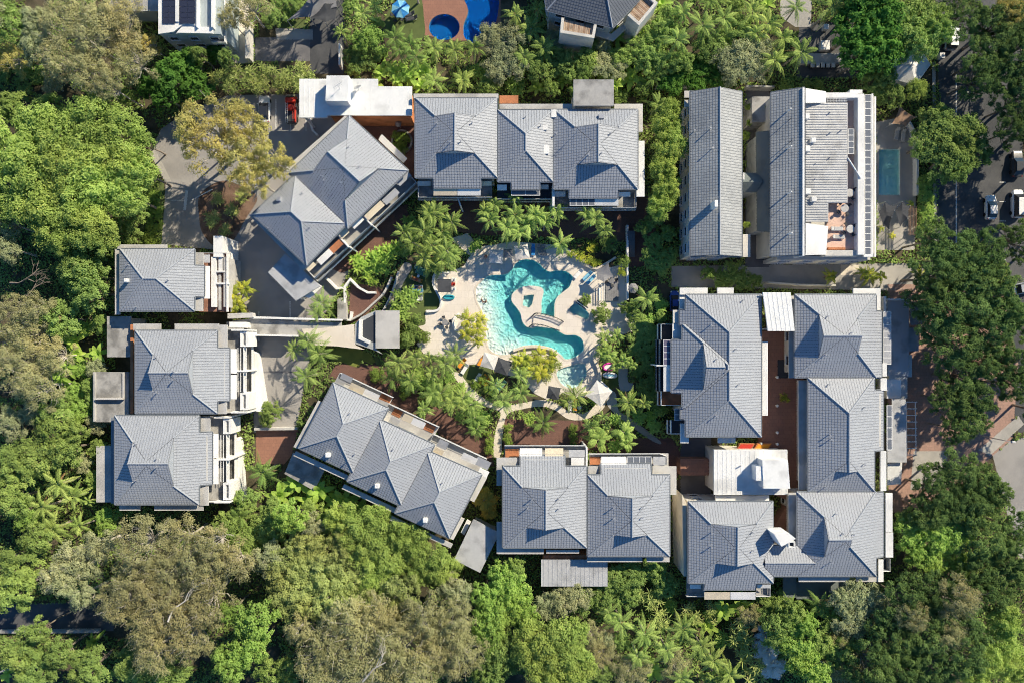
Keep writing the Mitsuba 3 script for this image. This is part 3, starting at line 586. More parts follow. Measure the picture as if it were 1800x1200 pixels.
part(K, 'parapet', prism(rect(371, 452, 379, 540), 0, 6.4), 'm_white'); part(K, 'parapet', prism(rect(393, 452, 397, 540), 0, 6.3), 'm_ledge'); part(K, 'parapet', prism(rect(384, 482, 388, 545), 0, 6.0), 'm_ledge'); awning(K, [(357, 448), (357, 462), (369, 462), (369, 448)], 7.4, .3, 'm_awning_grey')
part(K, 'vent_cowl', rbox(roof_z(K, 225, 494) + [0, 0, .4], [.6, .6, .8], .1), 'm_white'); vents(K, [(297, 493), (240, 540), (225, 466)]); auto_windows(K, FL)
L = thing('apartment_building', 'grey-tiled apartment block in the middle of the western row', 'building')
l1, m1 = (238, 581, 382, 726), (202, 730, 350, 886)
tiled_roof(L, [hip(l1, foot=[(370, 612, 400, 704)]), gablet(l1, (279, 347), 'h')])
M = thing('apartment_building', 'grey-tiled apartment block at the southern end of the western row', 'building')
tiled_roof(M, [hip(m1, foot=[(340, 760, 369, 852)]), gablet(m1, (245, 314), 'h')])
slab(L, 'ledge', (234, 569, 282, 580), 7.8, .3, 'm_ledge'); slab(L, 'ledge', (307, 569, 384, 580), 7.8, .3, 'm_ledge'); slab(L, 'ledge', (384, 571, 399, 611), 7.8, .3, 'm_ledge'); slab(L, 'ledge', (383, 703, 398, 727), 7.8, .3, 'm_ledge'); slab(L, 'ledge', (229, 570, 234, 726), 6.5, .3, 'm_terracotta')
slab(M, 'ledge', (353, 733, 369, 759), 7.8, .3, 'm_ledge'); slab(M, 'ledge', (351, 854, 366, 888), 7.8, .3, 'm_ledge'); slab(M, 'ledge', (210, 888, 246, 897), 7.6, .3, 'm_ledge'); slab(M, 'ledge', (271, 888, 357, 897), 7.6, .3, 'm_ledge'); slab(M, 'ledge', (195, 733, 202, 884), 7.4, .3, 'm_gutter')
awning(L, [(401, 613), (401, 656), (416, 656), (416, 613)], 7.7, .3); awning(L, [(401, 658), (401, 701), (416, 701), (416, 658)], 7.7, .3); awning(M, [(369, 762), (369, 804), (384, 804), (384, 762)], 7.7, .3); awning(M, [(369, 806), (369, 850), (384, 850), (384, 806)], 7.7, .3)
for bk, v0, v1, e0 in ((L, 577, 726, 398), (M, 730, 884, 368)):
    for z, e in ((5.6, 30), (2.8, 44)):
        balcony(bk, (e0 - 30, v0, e0 + e, v1), z, 'm_concrete', [(e0 - 10, v0 + 2), (e0 + e, v0 + 2), (e0 + e, v1 - 2), (e0 - 10, v1 - 2)], 'm_awning_white')
    for v in (v0 + 2, (v0 + v1) / 2 - 1, v1 - 3): part(bk, 'dividing_wall', prism(rect(e0 + 8, v, e0 + 36, v + 2.5), 0, 7.2), 'm_white')
    for v, n in ((v0 + 6, 26), (v1 - 36, 30)): part(bk, 'balcony_wall', cat([prism(rect(e0 + 24, v, e0 + 28, v + n), 2.8, 6.8), prism(rect(e0 + 34, v, e0 + 38, v + n), 2.8, 6.8), prism(rect(e0 + 28.2, v, e0 + 33.8, v + 3), 2.8, 6.8), prism(rect(e0 + 28.2, v + n - 3, e0 + 33.8, v + n), 2.8, 6.8)]), 'm_white')
    part(bk, 'pergola', cat([tube([W(e0 + 20 + i * 5, v0 + 34, 7), W(e0 + 20 + i * 5, v1 - 38, 7)], .06, 4) for i in range(4)]), 'm_white')
    part(bk, 'lower_wall', prism([(e0 + 44, v0 + 40), (e0 + 50, v0 + 44), (e0 + 66 if bk == L else e0 + 56, v1 - 3), (e0 + 44, v1 - 3)], 0, 2.6), 'm_white')
    auto_windows(bk, FL)
vents(L, [(276, 627), (307, 652), (306, 667), (276, 690)]); vents(M, [(241, 779), (277, 805), (276, 820), (240, 843)])
for bk, px, z, m, lb in ((L, (188, 556, 230, 627), 5.8, 'm_concrete', 'weathered grey flat roof'), (L, (163, 653, 226, 741), 5.4, 'm_concrete', 'stained flat roof with a raised rim'), (M, (169, 783, 200, 882), 5.4, 'm_ledge', 'long pale flat roof on the west side')):
    slab(bk, 'flat_roof', px, z, .3, m, label=lb); part(bk, 'lower_wall', prism(rect(px[0] + 3, px[1] + 3, px[2] - 2, px[3] - 3), 0, z - .32), 'm_render_grey')
part(L, 'roof_curb', cat([prism(rect(164, 654, 167, 740), 5.4, 5.7), prism(rect(215, 654, 218, 700), 5.4, 5.7), prism(rect(167.1, 699, 214.9, 702), 5.4, 6.2)]), 'm_ledge')

# ---- buildings at the top edge
NW = thing('house', 'white house with two rows of solar panels at the top edge', 'building')
part(NW, 'wall', prism([(280, -60), (388, -60), (388, 60), (280, 60)], 0, 7.6), 'm_render_blue', label='shaded blue-green side wall'); part(NW, 'roof', cat([prism([(278, -70), (345, -70), (345, 46), (325, 40), (305, 56), (278, 60)], 8.0, 8.3), prism([(308, -70), (314, -70), (314, 38), (308, 38)], 8.3, 8.55)]), 'm_white', label='white roof')
part(NW, 'roof', prism([(325, 41), (345, 47), (374, 48), (374, 59), (310, 58)], 7.8, 8.1), 'm_white')
part(NW, 'terrace', prism(rect(346, -60, 371, 47), 7.0, 7.4), 'm_terracotta'); part(NW, 'parapet', cat([prism(rect(345, -60, 347, 48), 7.0, 8.6), prism(rect(371, -60, 374, 48), 7.0, 8.6)]), 'm_white')
for (u0, u1) in ((285, 308), (315, 343)):
    for i in range(8):
        for j in range(2): a = (u0 + (u1 - u0) * j / 2 + .3, -38 + i * 10 + .3, u0 + (u1 - u0) * (j + 1) / 2 - .3, -28 + i * 10 - .3); part(NW, 'solar_panel', prism(rect(*a), 8.42, 8.47), 'm_solar')
for z, e in ((5.6, 0), (2.8, 4)): balcony(NW, (371, -60, 395 + e, 74), z, 'm_concrete', [(395 + e, -60), (395 + e, 74), (371, 74)], 'm_white')
c = [np.array(q) for q in XY(rect(280, -60, 388, 60), 7.6)]; windows_on(NW, c[3], c[2], (6.0, 3.4), 2.4, 1.4, 1.2); slab(NW, 'balcony', (318, 60, 376, 82), 3.0, .25, 'm_render_blue')
SH = thing('shed', 'ribbed pale shed roof cut by the top edge', 'shed'); part(SH, 'roof', cat([prism(rect(192, -60, 250, 20), 5.3, 5.5)] + [prism(rect(192 + i * 3.5, -60, 193.2 + i * 3.5, 19), 5.5, 5.56) for i in range(1, 16)]), 'm_concrete'); part(SH, 'side_roof', prism(rect(250, -60, 278, 20), 5.0, 5.2), 'm_steel'); part(SH, 'wall', prism(rect(195, -60, 276, 16), 0, 4.9), 'm_render_grey')
NT = thing('house', 'dark-tiled house with slatted timber roof decks at the top edge', 'building')
c = [(961, 19), (1077, 49), (1128, -4), (1110, -130), (950, -130), (953, -40)]
zc = 9.0; P1, P2, P3 = [np.array(W(*q, zc)) for q in c[:3]]
def planeblock(a, b): d = (b - a)[:2] / np.linalg.norm((b - a)[:2]); n = np.array([-d[1], d[0]]); return (n[0] * PITCH, n[1] * PITCH, zc - PITCH * n @ a[:2])
bl = Block(XY(rect(0, 0, 1, 1), zc), [None] * 4, Polygon(XY(c, zc)), zc); P0 = np.array(W(950, -40, zc)); bl.planes = [planeblock(P1, P2), planeblock(P2, P3), planeblock(P0, P1)]
tiled_roof(NT, [bl], 'm_tile_dark', 'm_render_blue', .7)
def deck(px, z, n, ax):
    q = np.array([W(*p, z) for p in px]); part(NT, 'deck_base', prism(px, 0, z - .12, z), 'm_render_blue')
    for i in range(n):
        t0, t1 = (i + .08) / n, (i + .92) / n
        a, b = (q[0] + (q[1] - q[0]) * t0, q[3] + (q[2] - q[3]) * t0), (q[0] + (q[1] - q[0]) * t1, q[3] + (q[2] - q[3]) * t1)
        part(NT, 'deck_board', prism_xy([a[0][:2], a[1][:2], b[1][:2], b[0][:2]], z - .1, z - RNG.uniform(0, .02)), 'm_timber_pale' if i % 3 else 'm_timber')
    part(NT, 'parapet', prism_xy(LineString([*q[[0, 3, 2, 1], :2]]).buffer(.22, cap_style=2, join_style=2), 0, z + .5), 'm_render')
deck([(989, 34), (1046, 46), (1042, 67), (987, 58)], 8.5, 18, 0); deck([(1104, 28), (1132, -10), (1152, 8), (1122, 44)], 8.3, 16, 0)
part(NT, 'balcony', prism([(1048, 50), (1074, 60), (1110, 30), (1116, 36), (1078, 72), (1046, 62)], 4.6, 5.0), 'm_render'); auto_windows(NT, (7.0, 4.2), 3.0)
PV = thing('pavilion', 'pale hipped pavilion roof half hidden under trees by the eastern street', 'building'); part(PV, 'roof', hull([q for (u, v), z_ in zip([(1560, 112), (1600, 92), (1625, 96), (1636, 114), (1610, 150), (1570, 140), (1602, 116)], [3.4] * 6 + [4.6]) for q in (W(u, v, z_), W(u, v, 3.3))]), 'm_white'); part(PV, 'wall', prism([(1572, 116), (1620, 104), (1606, 142), (1576, 136)], 0, 3.3), 'm_render')

# ---- shop fronts east of the street wing
SF = thing('shopfront', 'low blue-grey shop roofs in tree shade east of the street wing', 'building')
part(SF, 'roof', prism(rect(1560, 527, 1598, 660), 4.2, 4.4), 'm_steel'); part(SF, 'wall', prism(rect(1563, 532, 1595, 700), 0, 4.19), 'm_render_grey')
for px, z in ((rect(1600, 530, 1624, 571), 4.0), (rect(1587, 576, 1615, 617), 4.0)):
    part(SF, 'ribbed_roof', cat([prism(px, z - .2, z)] + [prism(rect(px[0][0], v, px[1][0], v + 1), z, z + .05) for v in np.arange(px[0][1] + 2, px[2][1] - 1, 4)]), 'm_steel')
    part(SF, 'post', cat([tube([W(u, v, 0), W(u, v, z)], .08, 6) for u, v in ((px[1][0] - 3, px[1][1] + 3), (px[2][0] - 3, px[2][1] - 3))]), 'm_white')
part(SF, 'parapet', cat([prism(rect(1553, 521, 1558, 548), 0, 6), prism(rect(1560, 525, 1598, 528), 4.4, 4.9)]), 'm_white'); part(SF, 'awning', prism(rect(1575, 623, 1603, 662), 3.3, 3.5), 'm_white_roof'); part(SF, 'awning', prism(rect(1559, 666, 1584, 700), 4.0, 4.2), 'm_white_roof')
part(SF, 'canopy', prism([(1568, 701), (1592, 701), (1594, 812), (1560, 812), (1560, 790), (1568, 790)], 4.6, 4.8), 'm_steel', label='plain grey canopy sheet'); part(SF, 'awning', prism([(1560, 814), (1586, 812), (1584, 850), (1560, 852)], 3.8, 4.0), 'm_white_roof')
for u, v in ((1590, 705), (1591, 805), (1588, 758)): part(SF, 'post', tube([W(u, v, 0), W(u, v, 4.6)], .08, 6), 'm_white')
PG = thing('pergola', 'white open pergola frame beside the grey canopy on the street side', 'pergola')
part(PG, 'beam', cat([tube([W(1609, 705, 3.2), W(1610, 800, 3.2)], .1, 4), tube([W(1593, 705, 3.3), W(1594, 800, 3.3)], .1, 4)]), 'm_white')
for i in range(9): part(PG, 'rafter', tube([W(1592, 706 + i * 11.6, 3.4), W(1612, 706 + i * 11.6, 3.4)], .08, 4), 'm_white')
for u, v in ((1609, 706), (1610, 752), (1610, 799)): part(PG, 'post', tube([W(u, v, 0), W(u, v, 3.2)], .08, 6), 'm_white')
# ---------------------------------------------------------------- ground, paving, pools
def ptex(c1, c2, scale=.5, grain=.3, gs=6.0):
    def fn(p, n, uv):
        a = mikit.fbm(p.x * scale, p.y * scale, 3.3, 4); b = mikit.noise(p.x * gs, p.y * gs, 1.0)
        return mikit.mix(c1, c2, dr.clip(mikit.smoothstep(.3, .7, a) + (b - .5) * grain, 0, 1))
    return mikit.proc(fn)
def joints(c1, c2, cj, w, h, scale=.5, j=.06):
    """paving: each unit its own tone, joints darker"""
    def fn(p, n, uv):
        r = dr.floor(p.y / h); x = p.x / w + .5 * (r - 2 * dr.floor(r / 2)); y = p.y / h
        fx, fy = x - dr.floor(x), y - dr.floor(y)
        t = mikit.cell_rand(dr.floor(x), r, 7) * .6 + mikit.fbm(p.x * scale, p.y * scale, 0, 3) * .6 - .1
        c = mikit.mix(c1, c2, dr.clip(t, 0, 1))
        return mikit.mix(c, cj, dr.select((fx < j) | (fy < j), mi.Float(.7), mi.Float(0)))
    return mikit.proc(fn)
mat('g_soil', ptex([.06, .055, .035], [.125, .105, .07], .6, .5), .95, spec=.1)
mat('g_mulch', ptex([.13, .085, .06], [.24, .16, .12], .9, .7, 9), .95, spec=.1)
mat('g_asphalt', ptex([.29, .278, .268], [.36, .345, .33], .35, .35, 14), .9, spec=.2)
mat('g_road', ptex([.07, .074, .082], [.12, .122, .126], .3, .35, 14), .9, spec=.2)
mat('g_concrete', ptex([.34, .33, .31], [.44, .42, .39], .4, .3), .85, spec=.2)
mat('g_deck', joints([.68, .62, .54], [.75, .69, .62], [.58, .52, .45], 1.2, 1.2, .4, .03), .8, spec=.2)
mat('g_slab', ptex([.70, .64, .55], [.64, .57, .48], .3, .2), .8, spec=.2)
mat('g_brick', joints([.21, .115, .09], [.16, .09, .075], [.10, .065, .06], .42, .21, .6, .1), .85, spec=.2)
mat('g_court', joints([.35, .18, .13], [.29, .15, .11], [.2, .11, .09], .6, .6, .5, .06), .8, spec=.2)
mat('g_pink', joints([.42, .27, .22], [.34, .22, .18], [.25, .17, .14], .5, .5, .4, .06), .85, spec=.2)
mat('g_lawn', ptex([.105, .14, .045], [.075, .10, .032], .8, .8, 10), .95, spec=.05)
mat('g_turf', ptex([.12, .155, .06], [.10, .13, .05], .8, .4, 10), .95, spec=.05)
mat('g_lawn_bright', ptex([.21, .235, .06], [.16, .19, .05], .9, .8, 10), .95, spec=.05)
mat('g_line', (.62, .62, .60), .7)
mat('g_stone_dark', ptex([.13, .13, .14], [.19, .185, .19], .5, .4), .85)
# -- pool outlines
pool = smooth_poly([(860, 485), (888, 482.5), (900, 474), (907.5, 462.5), (920, 456.5), (934, 457), (946, 462.5), (956, 472.5), (966, 477.5), (980, 476), (995, 477.5), (1006, 486), (1005, 494), (1000, 505), (987.5, 515), (979, 523),
                    (975, 533), (974, 550), (974, 566), (976, 578), (983, 583), (995, 589), (1010, 589), (1022, 595), (1026, 607), (1024, 617), (1010, 627), (995, 631), (985, 622), (969, 611), (944, 606), (920, 607.5), (905, 614), (893, 622), (876, 623), (862, 615), (856, 600),
                    (855, 587), (856, 571), (854, 560), (848, 548), (840, 532), (837, 519), (837.5, 506), (846, 496)], 5)
island = smooth_poly([(901, 516), (909, 509), (920, 504), (935, 502.5), (950, 505), (955.5, 511), (954.5, 520), (952, 531), (952, 545), (950, 560), (948, 572), (937, 576.5), (928, 575.5), (921, 570), (917, 562), (915, 552), (908, 541), (900, 531), (899, 523)], 5)
spa = [(921, 520), (939, 518), (935, 535), (930, 541), (919, 537)]
spa2 = smooth_poly([(1002, 541), (1011, 534), (1022, 540), (1035, 551), (1032, 561), (1021, 557), (1010, 552), (1003, 548)], 4)
kids = smooth_poly([(979, 653), (997, 644), (1024, 639), (1030, 647), (1030, 660), (1022, 672), (1010, 681), (996, 680), (984, 670)], 5)
big = smooth_poly([(812, -20), (823, 18), (815, 45), (818, 68), (840, 76), (862, 60), (874, 30), (876, -20), (850, -60)], 5)
round_ = [(781 + 27 * math.cos(t), 48 + 23 * math.sin(t)) for t in np.arange(28) / 28 * 2 * math.pi]
lap = [(1545, 263), (1582, 263), (1582, 343), (1545, 343)]
PZ = -.10
def PP(px, z=0.0): return Polygon(XY(px, z)).buffer(0)
P_pool, P_isl = PP(pool), PP(island)
POOLS = {'swimming_pool': (P_pool.difference(P_isl), 1.35), 'island_spa': (PP(spa), .8), 'plunge_pool': (PP(spa2), .9), 'wading_pool': (PP(kids), .35), 'round_spa_pool': (PP(round_), 1.3), 'neighbour_pool': (PP(big), 1.6), 'lap_pool': (PP(lap), .75)}
HOLES = unary_union([p for p, _ in POOLS.values()])
UG_CUT = []
def ground(name, px, z, m, label, smooth=False, kind='structure'):
    if name not in ('ground', 'road_marking', 'verge', 'planting_bed', 'hedge_verge') and not hasattr(px, 'geom_type'): UG_CUT.append(smooth_poly(px) if smooth else px)
    p = px if hasattr(px, 'geom_type') else PP(smooth_poly(px) if smooth else px)
    return struct(name, sheet(p.difference(HOLES), z), m, label, kind)
ground('ground', sbox(-260, -200, 260, 200), 0, 'g_soil', 'bare soil and leaf litter under the trees')
ground('driveway', [(262, 268), (284, 226), (330, 196), (400, 168), (560, 165), (640, 215), (600, 260), (560, 330), (620, 470), (585, 530), (560, 570), (540, 650), (520, 760), (446, 760), (446, 560), (390, 470), (385, 440), (310, 432), (286, 430), (292, 300)], .004, 'g_asphalt', 'grey asphalt driveway winding between the western blocks')
ground('planting_bed', [(352, 342), (392, 318), (440, 335), (452, 352), (432, 385), (412, 420), (385, 438), (357, 412), (350, 380)], .012, 'g_mulch', 'mulched planting bed inside the driveway bend', True)
ground('footpath', [(262, 268), (272, 262), (292, 300), (304, 325), (300, 372), (296, 430), (284, 430), (286, 370), (292, 325), (280, 300)], .012, 'g_concrete', 'pale concrete kerb path along the driveway')
ground('verge', [(245, 330), (288, 315), (290, 350), (284, 430), (245, 432)], .016, 'g_turf', 'grassy verge beside the driveway kerb')
for px in ([(326, 335), (331, 335), (327, 370), (322, 370)], [(336, 352), (338, 352), (374, 334), (373, 332)], [(300, 352), (326, 352), (326, 353.2), (300, 353.2)], [(484, 175), (486, 175), (486, 228), (484, 228)], [(510, 205), (511.5, 205), (511.5, 232), (510, 232)], [(537, 208), (538.5, 208), (538.5, 230), (537, 230)],
           [(405, 465), (423, 464), (423, 466), (405, 467)], [(454, 548), (456, 548), (456, 600), (454, 600)], [(509, 530), (511, 530), (511, 560), (509, 560)], [(462, 660), (464, 660), (464, 720), (462, 720)]): ground('road_marking', px, .022, 'g_line', 'worn white line painted on the asphalt')
ground('drain_strip', [(446, 652), (520, 652), (520, 655), (446, 655)], .026, 'g_stone_dark', 'dark drain strip across the driveway')
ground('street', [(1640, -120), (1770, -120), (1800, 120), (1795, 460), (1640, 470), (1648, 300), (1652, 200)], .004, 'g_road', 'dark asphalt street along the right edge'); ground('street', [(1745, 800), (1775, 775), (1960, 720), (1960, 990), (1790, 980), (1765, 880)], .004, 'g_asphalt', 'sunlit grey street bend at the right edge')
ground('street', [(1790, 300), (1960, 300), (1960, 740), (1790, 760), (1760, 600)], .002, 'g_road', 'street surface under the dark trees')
ground('pavement', [(1560, 500), (1760, 500), (1790, 640), (1780, 770), (1745, 800), (1700, 850), (1590, 900), (1560, 900)], .006, 'g_pink', 'pinkish paved forecourt in front of the shops')
ground('pavement', [(1606, 792), (1664, 792), (1668, 850), (1600, 860)], .012, 'g_concrete', 'pale concrete landing at the shop forecourt'); ground('pavement', [(1720, 790), (1790, 730), (1800, 745), (1740, 800)], .012, 'g_concrete', 'pale corner ramp at the street bend')
ground('kerb', PP([(1638, 110), (1644, 110), (1646, 460), (1640, 460)]), .1, 'g_concrete', 'concrete kerb along the street'); ground('road_marking', [(1680, 130), (1682, 130), (1682, 440), (1680, 440)], .012, 'g_line', 'pale centre line of the street')
for i in range(5): ground('road_marking', [(1757, 320 + i * 34), (1768, 320 + i * 34), (1768, 321.5 + i * 34), (1757, 321.5 + i * 34)], .012, 'g_line', 'white parking bay mark on the street')
ground('side_lane', [(1180, 468), (1640, 462), (1640, 512), (1180, 505)], .006, 'g_concrete', 'concrete side lane between the white terrace building and the court')
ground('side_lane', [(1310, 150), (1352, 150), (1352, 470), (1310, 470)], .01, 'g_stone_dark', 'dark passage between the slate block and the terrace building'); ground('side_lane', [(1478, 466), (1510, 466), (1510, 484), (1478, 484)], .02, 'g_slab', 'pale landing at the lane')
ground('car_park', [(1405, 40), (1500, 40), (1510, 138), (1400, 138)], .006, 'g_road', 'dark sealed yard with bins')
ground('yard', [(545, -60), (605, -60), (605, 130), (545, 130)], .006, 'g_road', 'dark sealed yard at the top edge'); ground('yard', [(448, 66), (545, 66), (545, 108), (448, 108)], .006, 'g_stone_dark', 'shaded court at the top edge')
ground('yard_slab', [(484, 50), (550, 52), (550, 70), (486, 70)], .012, 'g_concrete', 'pale concrete slab at the top edge'); ground('yard_lawn', [(490, 34), (539, 34), (539, 50), (490, 50)], .016, 'g_turf', 'clipped grass strip at the top edge')
ground('garden_path', [(400, -60), (436, -60), (440, 112), (404, 112)], .008, 'g_slab', 'sandy path at the top edge')
ground('neighbour_paving', [(728, -60), (880, -60), (880, 70), (800, 72), (745, 62), (740, 30)], .008, 'g_court', 'terracotta paving round the neighbouring pools'); ground('neighbour_lawn', [(690, 10), (735, -10), (745, 30), (743, 68), (700, 66), (676, 45)], .014, 'g_turf', 'small lawn beside the blue umbrella', True)
ground('neighbour_path', [(1370, -60), (1430, -60), (1425, 48), (1398, 48), (1372, 30)], .008, 'g_concrete', 'dappled concrete path at the top edge')
ground('lap_pool_deck', [(1540, 215), (1592, 205), (1606, 240), (1610, 345), (1608, 440), (1540, 440)], .008, 'g_concrete', 'grey paved deck round the lap pool'); ground('hedge_verge', [(1612, 300), (1644, 305), (1646, 400), (1612, 400)], .01, 'g_turf', 'bright grass strip by the street')
ground('pool_deck', [(790, 420), (822, 410), (842, 434), (870, 430), (900, 425), (945, 428), (990, 432), (1018, 450), (1045, 472), (1075, 470), (1098, 462), (1102, 560), (1120, 550), (1118, 580), (1085, 592), (1058, 608), (1052, 640), (1060, 662), (1050, 690), (1018, 700), (990, 690),
                     (962, 702), (938, 690), (915, 665), (880, 655), (850, 640), (825, 640), (792, 628), (745, 622), (732, 604), (752, 588), (732, 572), (746, 568), (748, 545), (772, 545), (776, 525), (762, 500), (764, 482), (790, 478), (815, 468), (826, 450)], .016, 'g_deck', 'cream paved pool deck')
struct('pool_island', prism_xy(P_isl.difference(POOLS['island_spa'][0]), -1.5, .03), 'g_deck', 'cream paved island in the swimming pool')
ground('pool_lawn', [(708, 470), (748, 470), (762, 500), (776, 528), (770, 545), (748, 546), (747, 570), (722, 572), (705, 560), (696, 510)], .024, 'g_turf', 'small lawn with loungers west of the pool', True)
ground('pool_lawn', [(818, 648), (840, 640), (870, 655), (880, 690), (840, 690), (805, 672)], .024, 'g_turf', 'small lawn with orange loungers south of the pool', True); ground('pool_lawn', [(1058, 640), (1086, 640), (1092, 676), (1058, 690)], .024, 'g_lawn', 'shaded lawn by the wading pool')
for px, lb in (([(795, 655), (803, 668), (822, 692), (846, 710), (866, 718), (880, 726), (870, 760), (868, 800), (880, 800), (884, 760), (892, 728), (920, 718), (950, 714), (975, 720), (1000, 736), (1030, 736), (1058, 720), (1064, 706), (1056, 700), (1030, 724), (1000, 722), (975, 706), (950, 702), (915, 708), (880, 712), (852, 700), (828, 680), (808, 656)], 'cream path curving through the gardens south of the pool'),
               ([(1072, 690), (1082, 690), (1088, 720), (1110, 735), (1160, 774), (1150, 776), (1100, 742), (1076, 722), (1066, 706)], 'grey path running to the eastern court'), ([(1088, 640), (1102, 640), (1104, 670), (1112, 672), (1112, 684), (1090, 684)], 'pale stepping path beside the shaded lawn'),
               ([(640, 585), (668, 560), (690, 515), (700, 480), (712, 462), (724, 470), (708, 500), (698, 530), (676, 570), (655, 592)], 'curving grey ramp west of the lawn')): ground('garden_path', px, .028, 'g_slab' if 'cream' in lb else 'g_concrete', lb, True)
for px, lb in (([(560, 462), (600, 430), (680, 370), (715, 360), (725, 420), (700, 430), (660, 440), (630, 470), (600, 480)], 'brick terrace below the diagonal north-west block'), ([(745, 345), (1125, 360), (1120, 425), (1040, 420), (860, 415), (745, 400)], 'shaded paving in front of the north block'),
               ([(590, 640), (660, 640), (730, 690), (800, 735), (860, 775), (868, 820), (830, 800), (690, 710), (580, 660)], 'brick terraces in front of the south-west block'), ([(885, 735), (1050, 740), (1050, 790), (885, 790)], 'brick terraces in front of the south block'),
               ([(1050, 770), (1180, 768), (1200, 800), (1190, 840), (1050, 800)], 'brick paving at the court entrance'), ([(617, 500), (660, 500), (680, 515), (640, 560), (612, 570)], 'sunken brick court'), ([(1105, 345), (1145, 345), (1160, 470), (1105, 470)], 'brick side path behind the pool fence'),
               ([(600, 206), (730, 206), (730, 320), (690, 300), (640, 240)], 'terracotta terrace behind the white roofed building')): ground('brick_paving', px, .012, 'g_brick', lb)
ground('brick_paving', [(450, 753), (525, 753), (512, 800), (500, 815), (450, 815)], .03, 'g_court', 'orange tiled terrace at the end of the driveway')
struct('court_podium', prism([(1340, 582), (1412, 582), (1412, 900), (1395, 960), (1340, 960), (1388, 880), (1340, 860)], 0, 2.6), 'g_court', 'terracotta podium court between the eastern wings')
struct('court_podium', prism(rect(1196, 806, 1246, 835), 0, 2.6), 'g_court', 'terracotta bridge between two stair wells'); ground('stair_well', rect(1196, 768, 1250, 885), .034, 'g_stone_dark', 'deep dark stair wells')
struct('void_shade_slab', prism(rect(1367, 632, 1386, 664), 2.6, 2.65), 'm_dark', 'dark slab painted as the shaded light well in the court')  # solid slab on the podium, its dark colour stands in for a shaded hole
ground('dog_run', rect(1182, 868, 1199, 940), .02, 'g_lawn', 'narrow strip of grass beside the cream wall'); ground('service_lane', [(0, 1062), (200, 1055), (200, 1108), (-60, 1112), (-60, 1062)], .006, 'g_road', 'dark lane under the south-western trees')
ground('plaza_lawn', [(566, 610), (595, 610), (628, 612), (652, 622), (660, 636), (652, 640), (636, 633), (631, 645), (622, 644), (600, 636), (572, 630)], .04, 'g_lawn_bright', 'curved bright lawn below the entry plaza'); ground('plaza_lawn', [(655, 620), (668, 630), (672, 640), (662, 642)], .044, 'g_turf', 'narrow green strip beside the curved bright lawn')
# -- water: real basins filled with an absorbing medium under a clear surface
scene['water_medium'] = {'type': 'homogeneous', 'albedo': rgb(0, 0, 0), 'sigma_t': rgb(.42, .058, .042)}
scene['water_blue'] = {'type': 'homogeneous', 'albedo': rgb(0, 0, 0), 'sigma_t': rgb(.98, .30, .065)}
scene['m_water'] = {'type': 'thindielectric', 'int_ior': 1.33}
def ripple(p, n, uv):
    a, b, _ = mikit.voronoi(p.x * 1.7 + 1.2 * mikit.noise(p.x * 1.1, p.y * 1.1), p.y * 1.7 + 1.2 * mikit.noise(p.x * 1.1, p.y * 1.1, 9.0))
    return .05 * (a * a) + .02 * mikit.noise(p.x * 4, p.y * 4)
def caustic_mottle(p, n, uv):  # pebble-like mottle in the colour, painted to imitate the sunlight net under water
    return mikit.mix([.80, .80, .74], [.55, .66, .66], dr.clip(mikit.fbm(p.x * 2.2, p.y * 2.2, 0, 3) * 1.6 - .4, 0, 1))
scene['m_basin'] = {'type': 'twosided', 'b': {'type': 'bumpmap', 't': mikit.proc(ripple, .02), 'scale': 6.0, 'n': {'type': 'principled', 'base_color': mikit.proc(caustic_mottle), 'roughness': .8, 'specular': .2}}}
mat('m_basin_blue', (.10, .28, .45), .7)
BEACH = LineString(XY([(836, 500), (836, 530), (848, 552), (854, 600), (860, 617), (878, 626), (897, 622)], 0))
for nm, (pg, depth) in POOLS.items():
    blue = nm in ('round_spa_pool', 'neighbour_pool'); x0, y0, x1, y1 = pg.bounds
    gx, gy = np.meshgrid(np.arange(x0 - .3, x1 + .6, .5), np.arange(y0 - .3, y1 + .6, .5)); pts = np.column_stack([gx.ravel(), gy.ravel()])
    if nm == 'swimming_pool':
        d = shapely.distance(BEACH, shapely.points(pts)); t = np.clip(d / 5.5, 0, 1); zz = -(.14 + (depth - .14) * t * t * (3 - 2 * t))
    else: zz = np.full(len(pts), -depth)
    nx = gx.shape[1]; ii = (np.arange(gx.shape[0] - 1)[:, None] * nx + np.arange(nx - 1)[None]).ravel()
    fl = trimesh.Trimesh(np.column_stack([pts, zz]), np.vstack([np.column_stack([ii, ii + 1, ii + nx + 1]), np.column_stack([ii, ii + nx + 1, ii + nx])]), process=False)
    side = prism_xy(pg.buffer(.12).difference(pg), -depth - .1, -.004)
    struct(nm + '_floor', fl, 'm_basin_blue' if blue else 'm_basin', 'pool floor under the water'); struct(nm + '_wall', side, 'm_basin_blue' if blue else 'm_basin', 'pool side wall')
    lb = {'swimming_pool': 'turquoise water of the freeform swimming pool', 'island_spa': 'pale water of the small spa on the island', 'plunge_pool': 'teal plunge pool east of the bridge', 'wading_pool': 'shallow pale wading pool', 'round_spa_pool': 'deep blue round pool at the top edge',
          'neighbour_pool': 'deep blue freeform pool at the top edge', 'lap_pool': 'teal rectangular pool right of the terrace building'}[nm]
    k = 'water' if nm == 'swimming_pool' else nm + '_water'; struct(k, sheet(pg, PZ), 'm_water', lb, interior={'type': 'ref', 'id': 'water_blue' if blue else 'water_medium'})
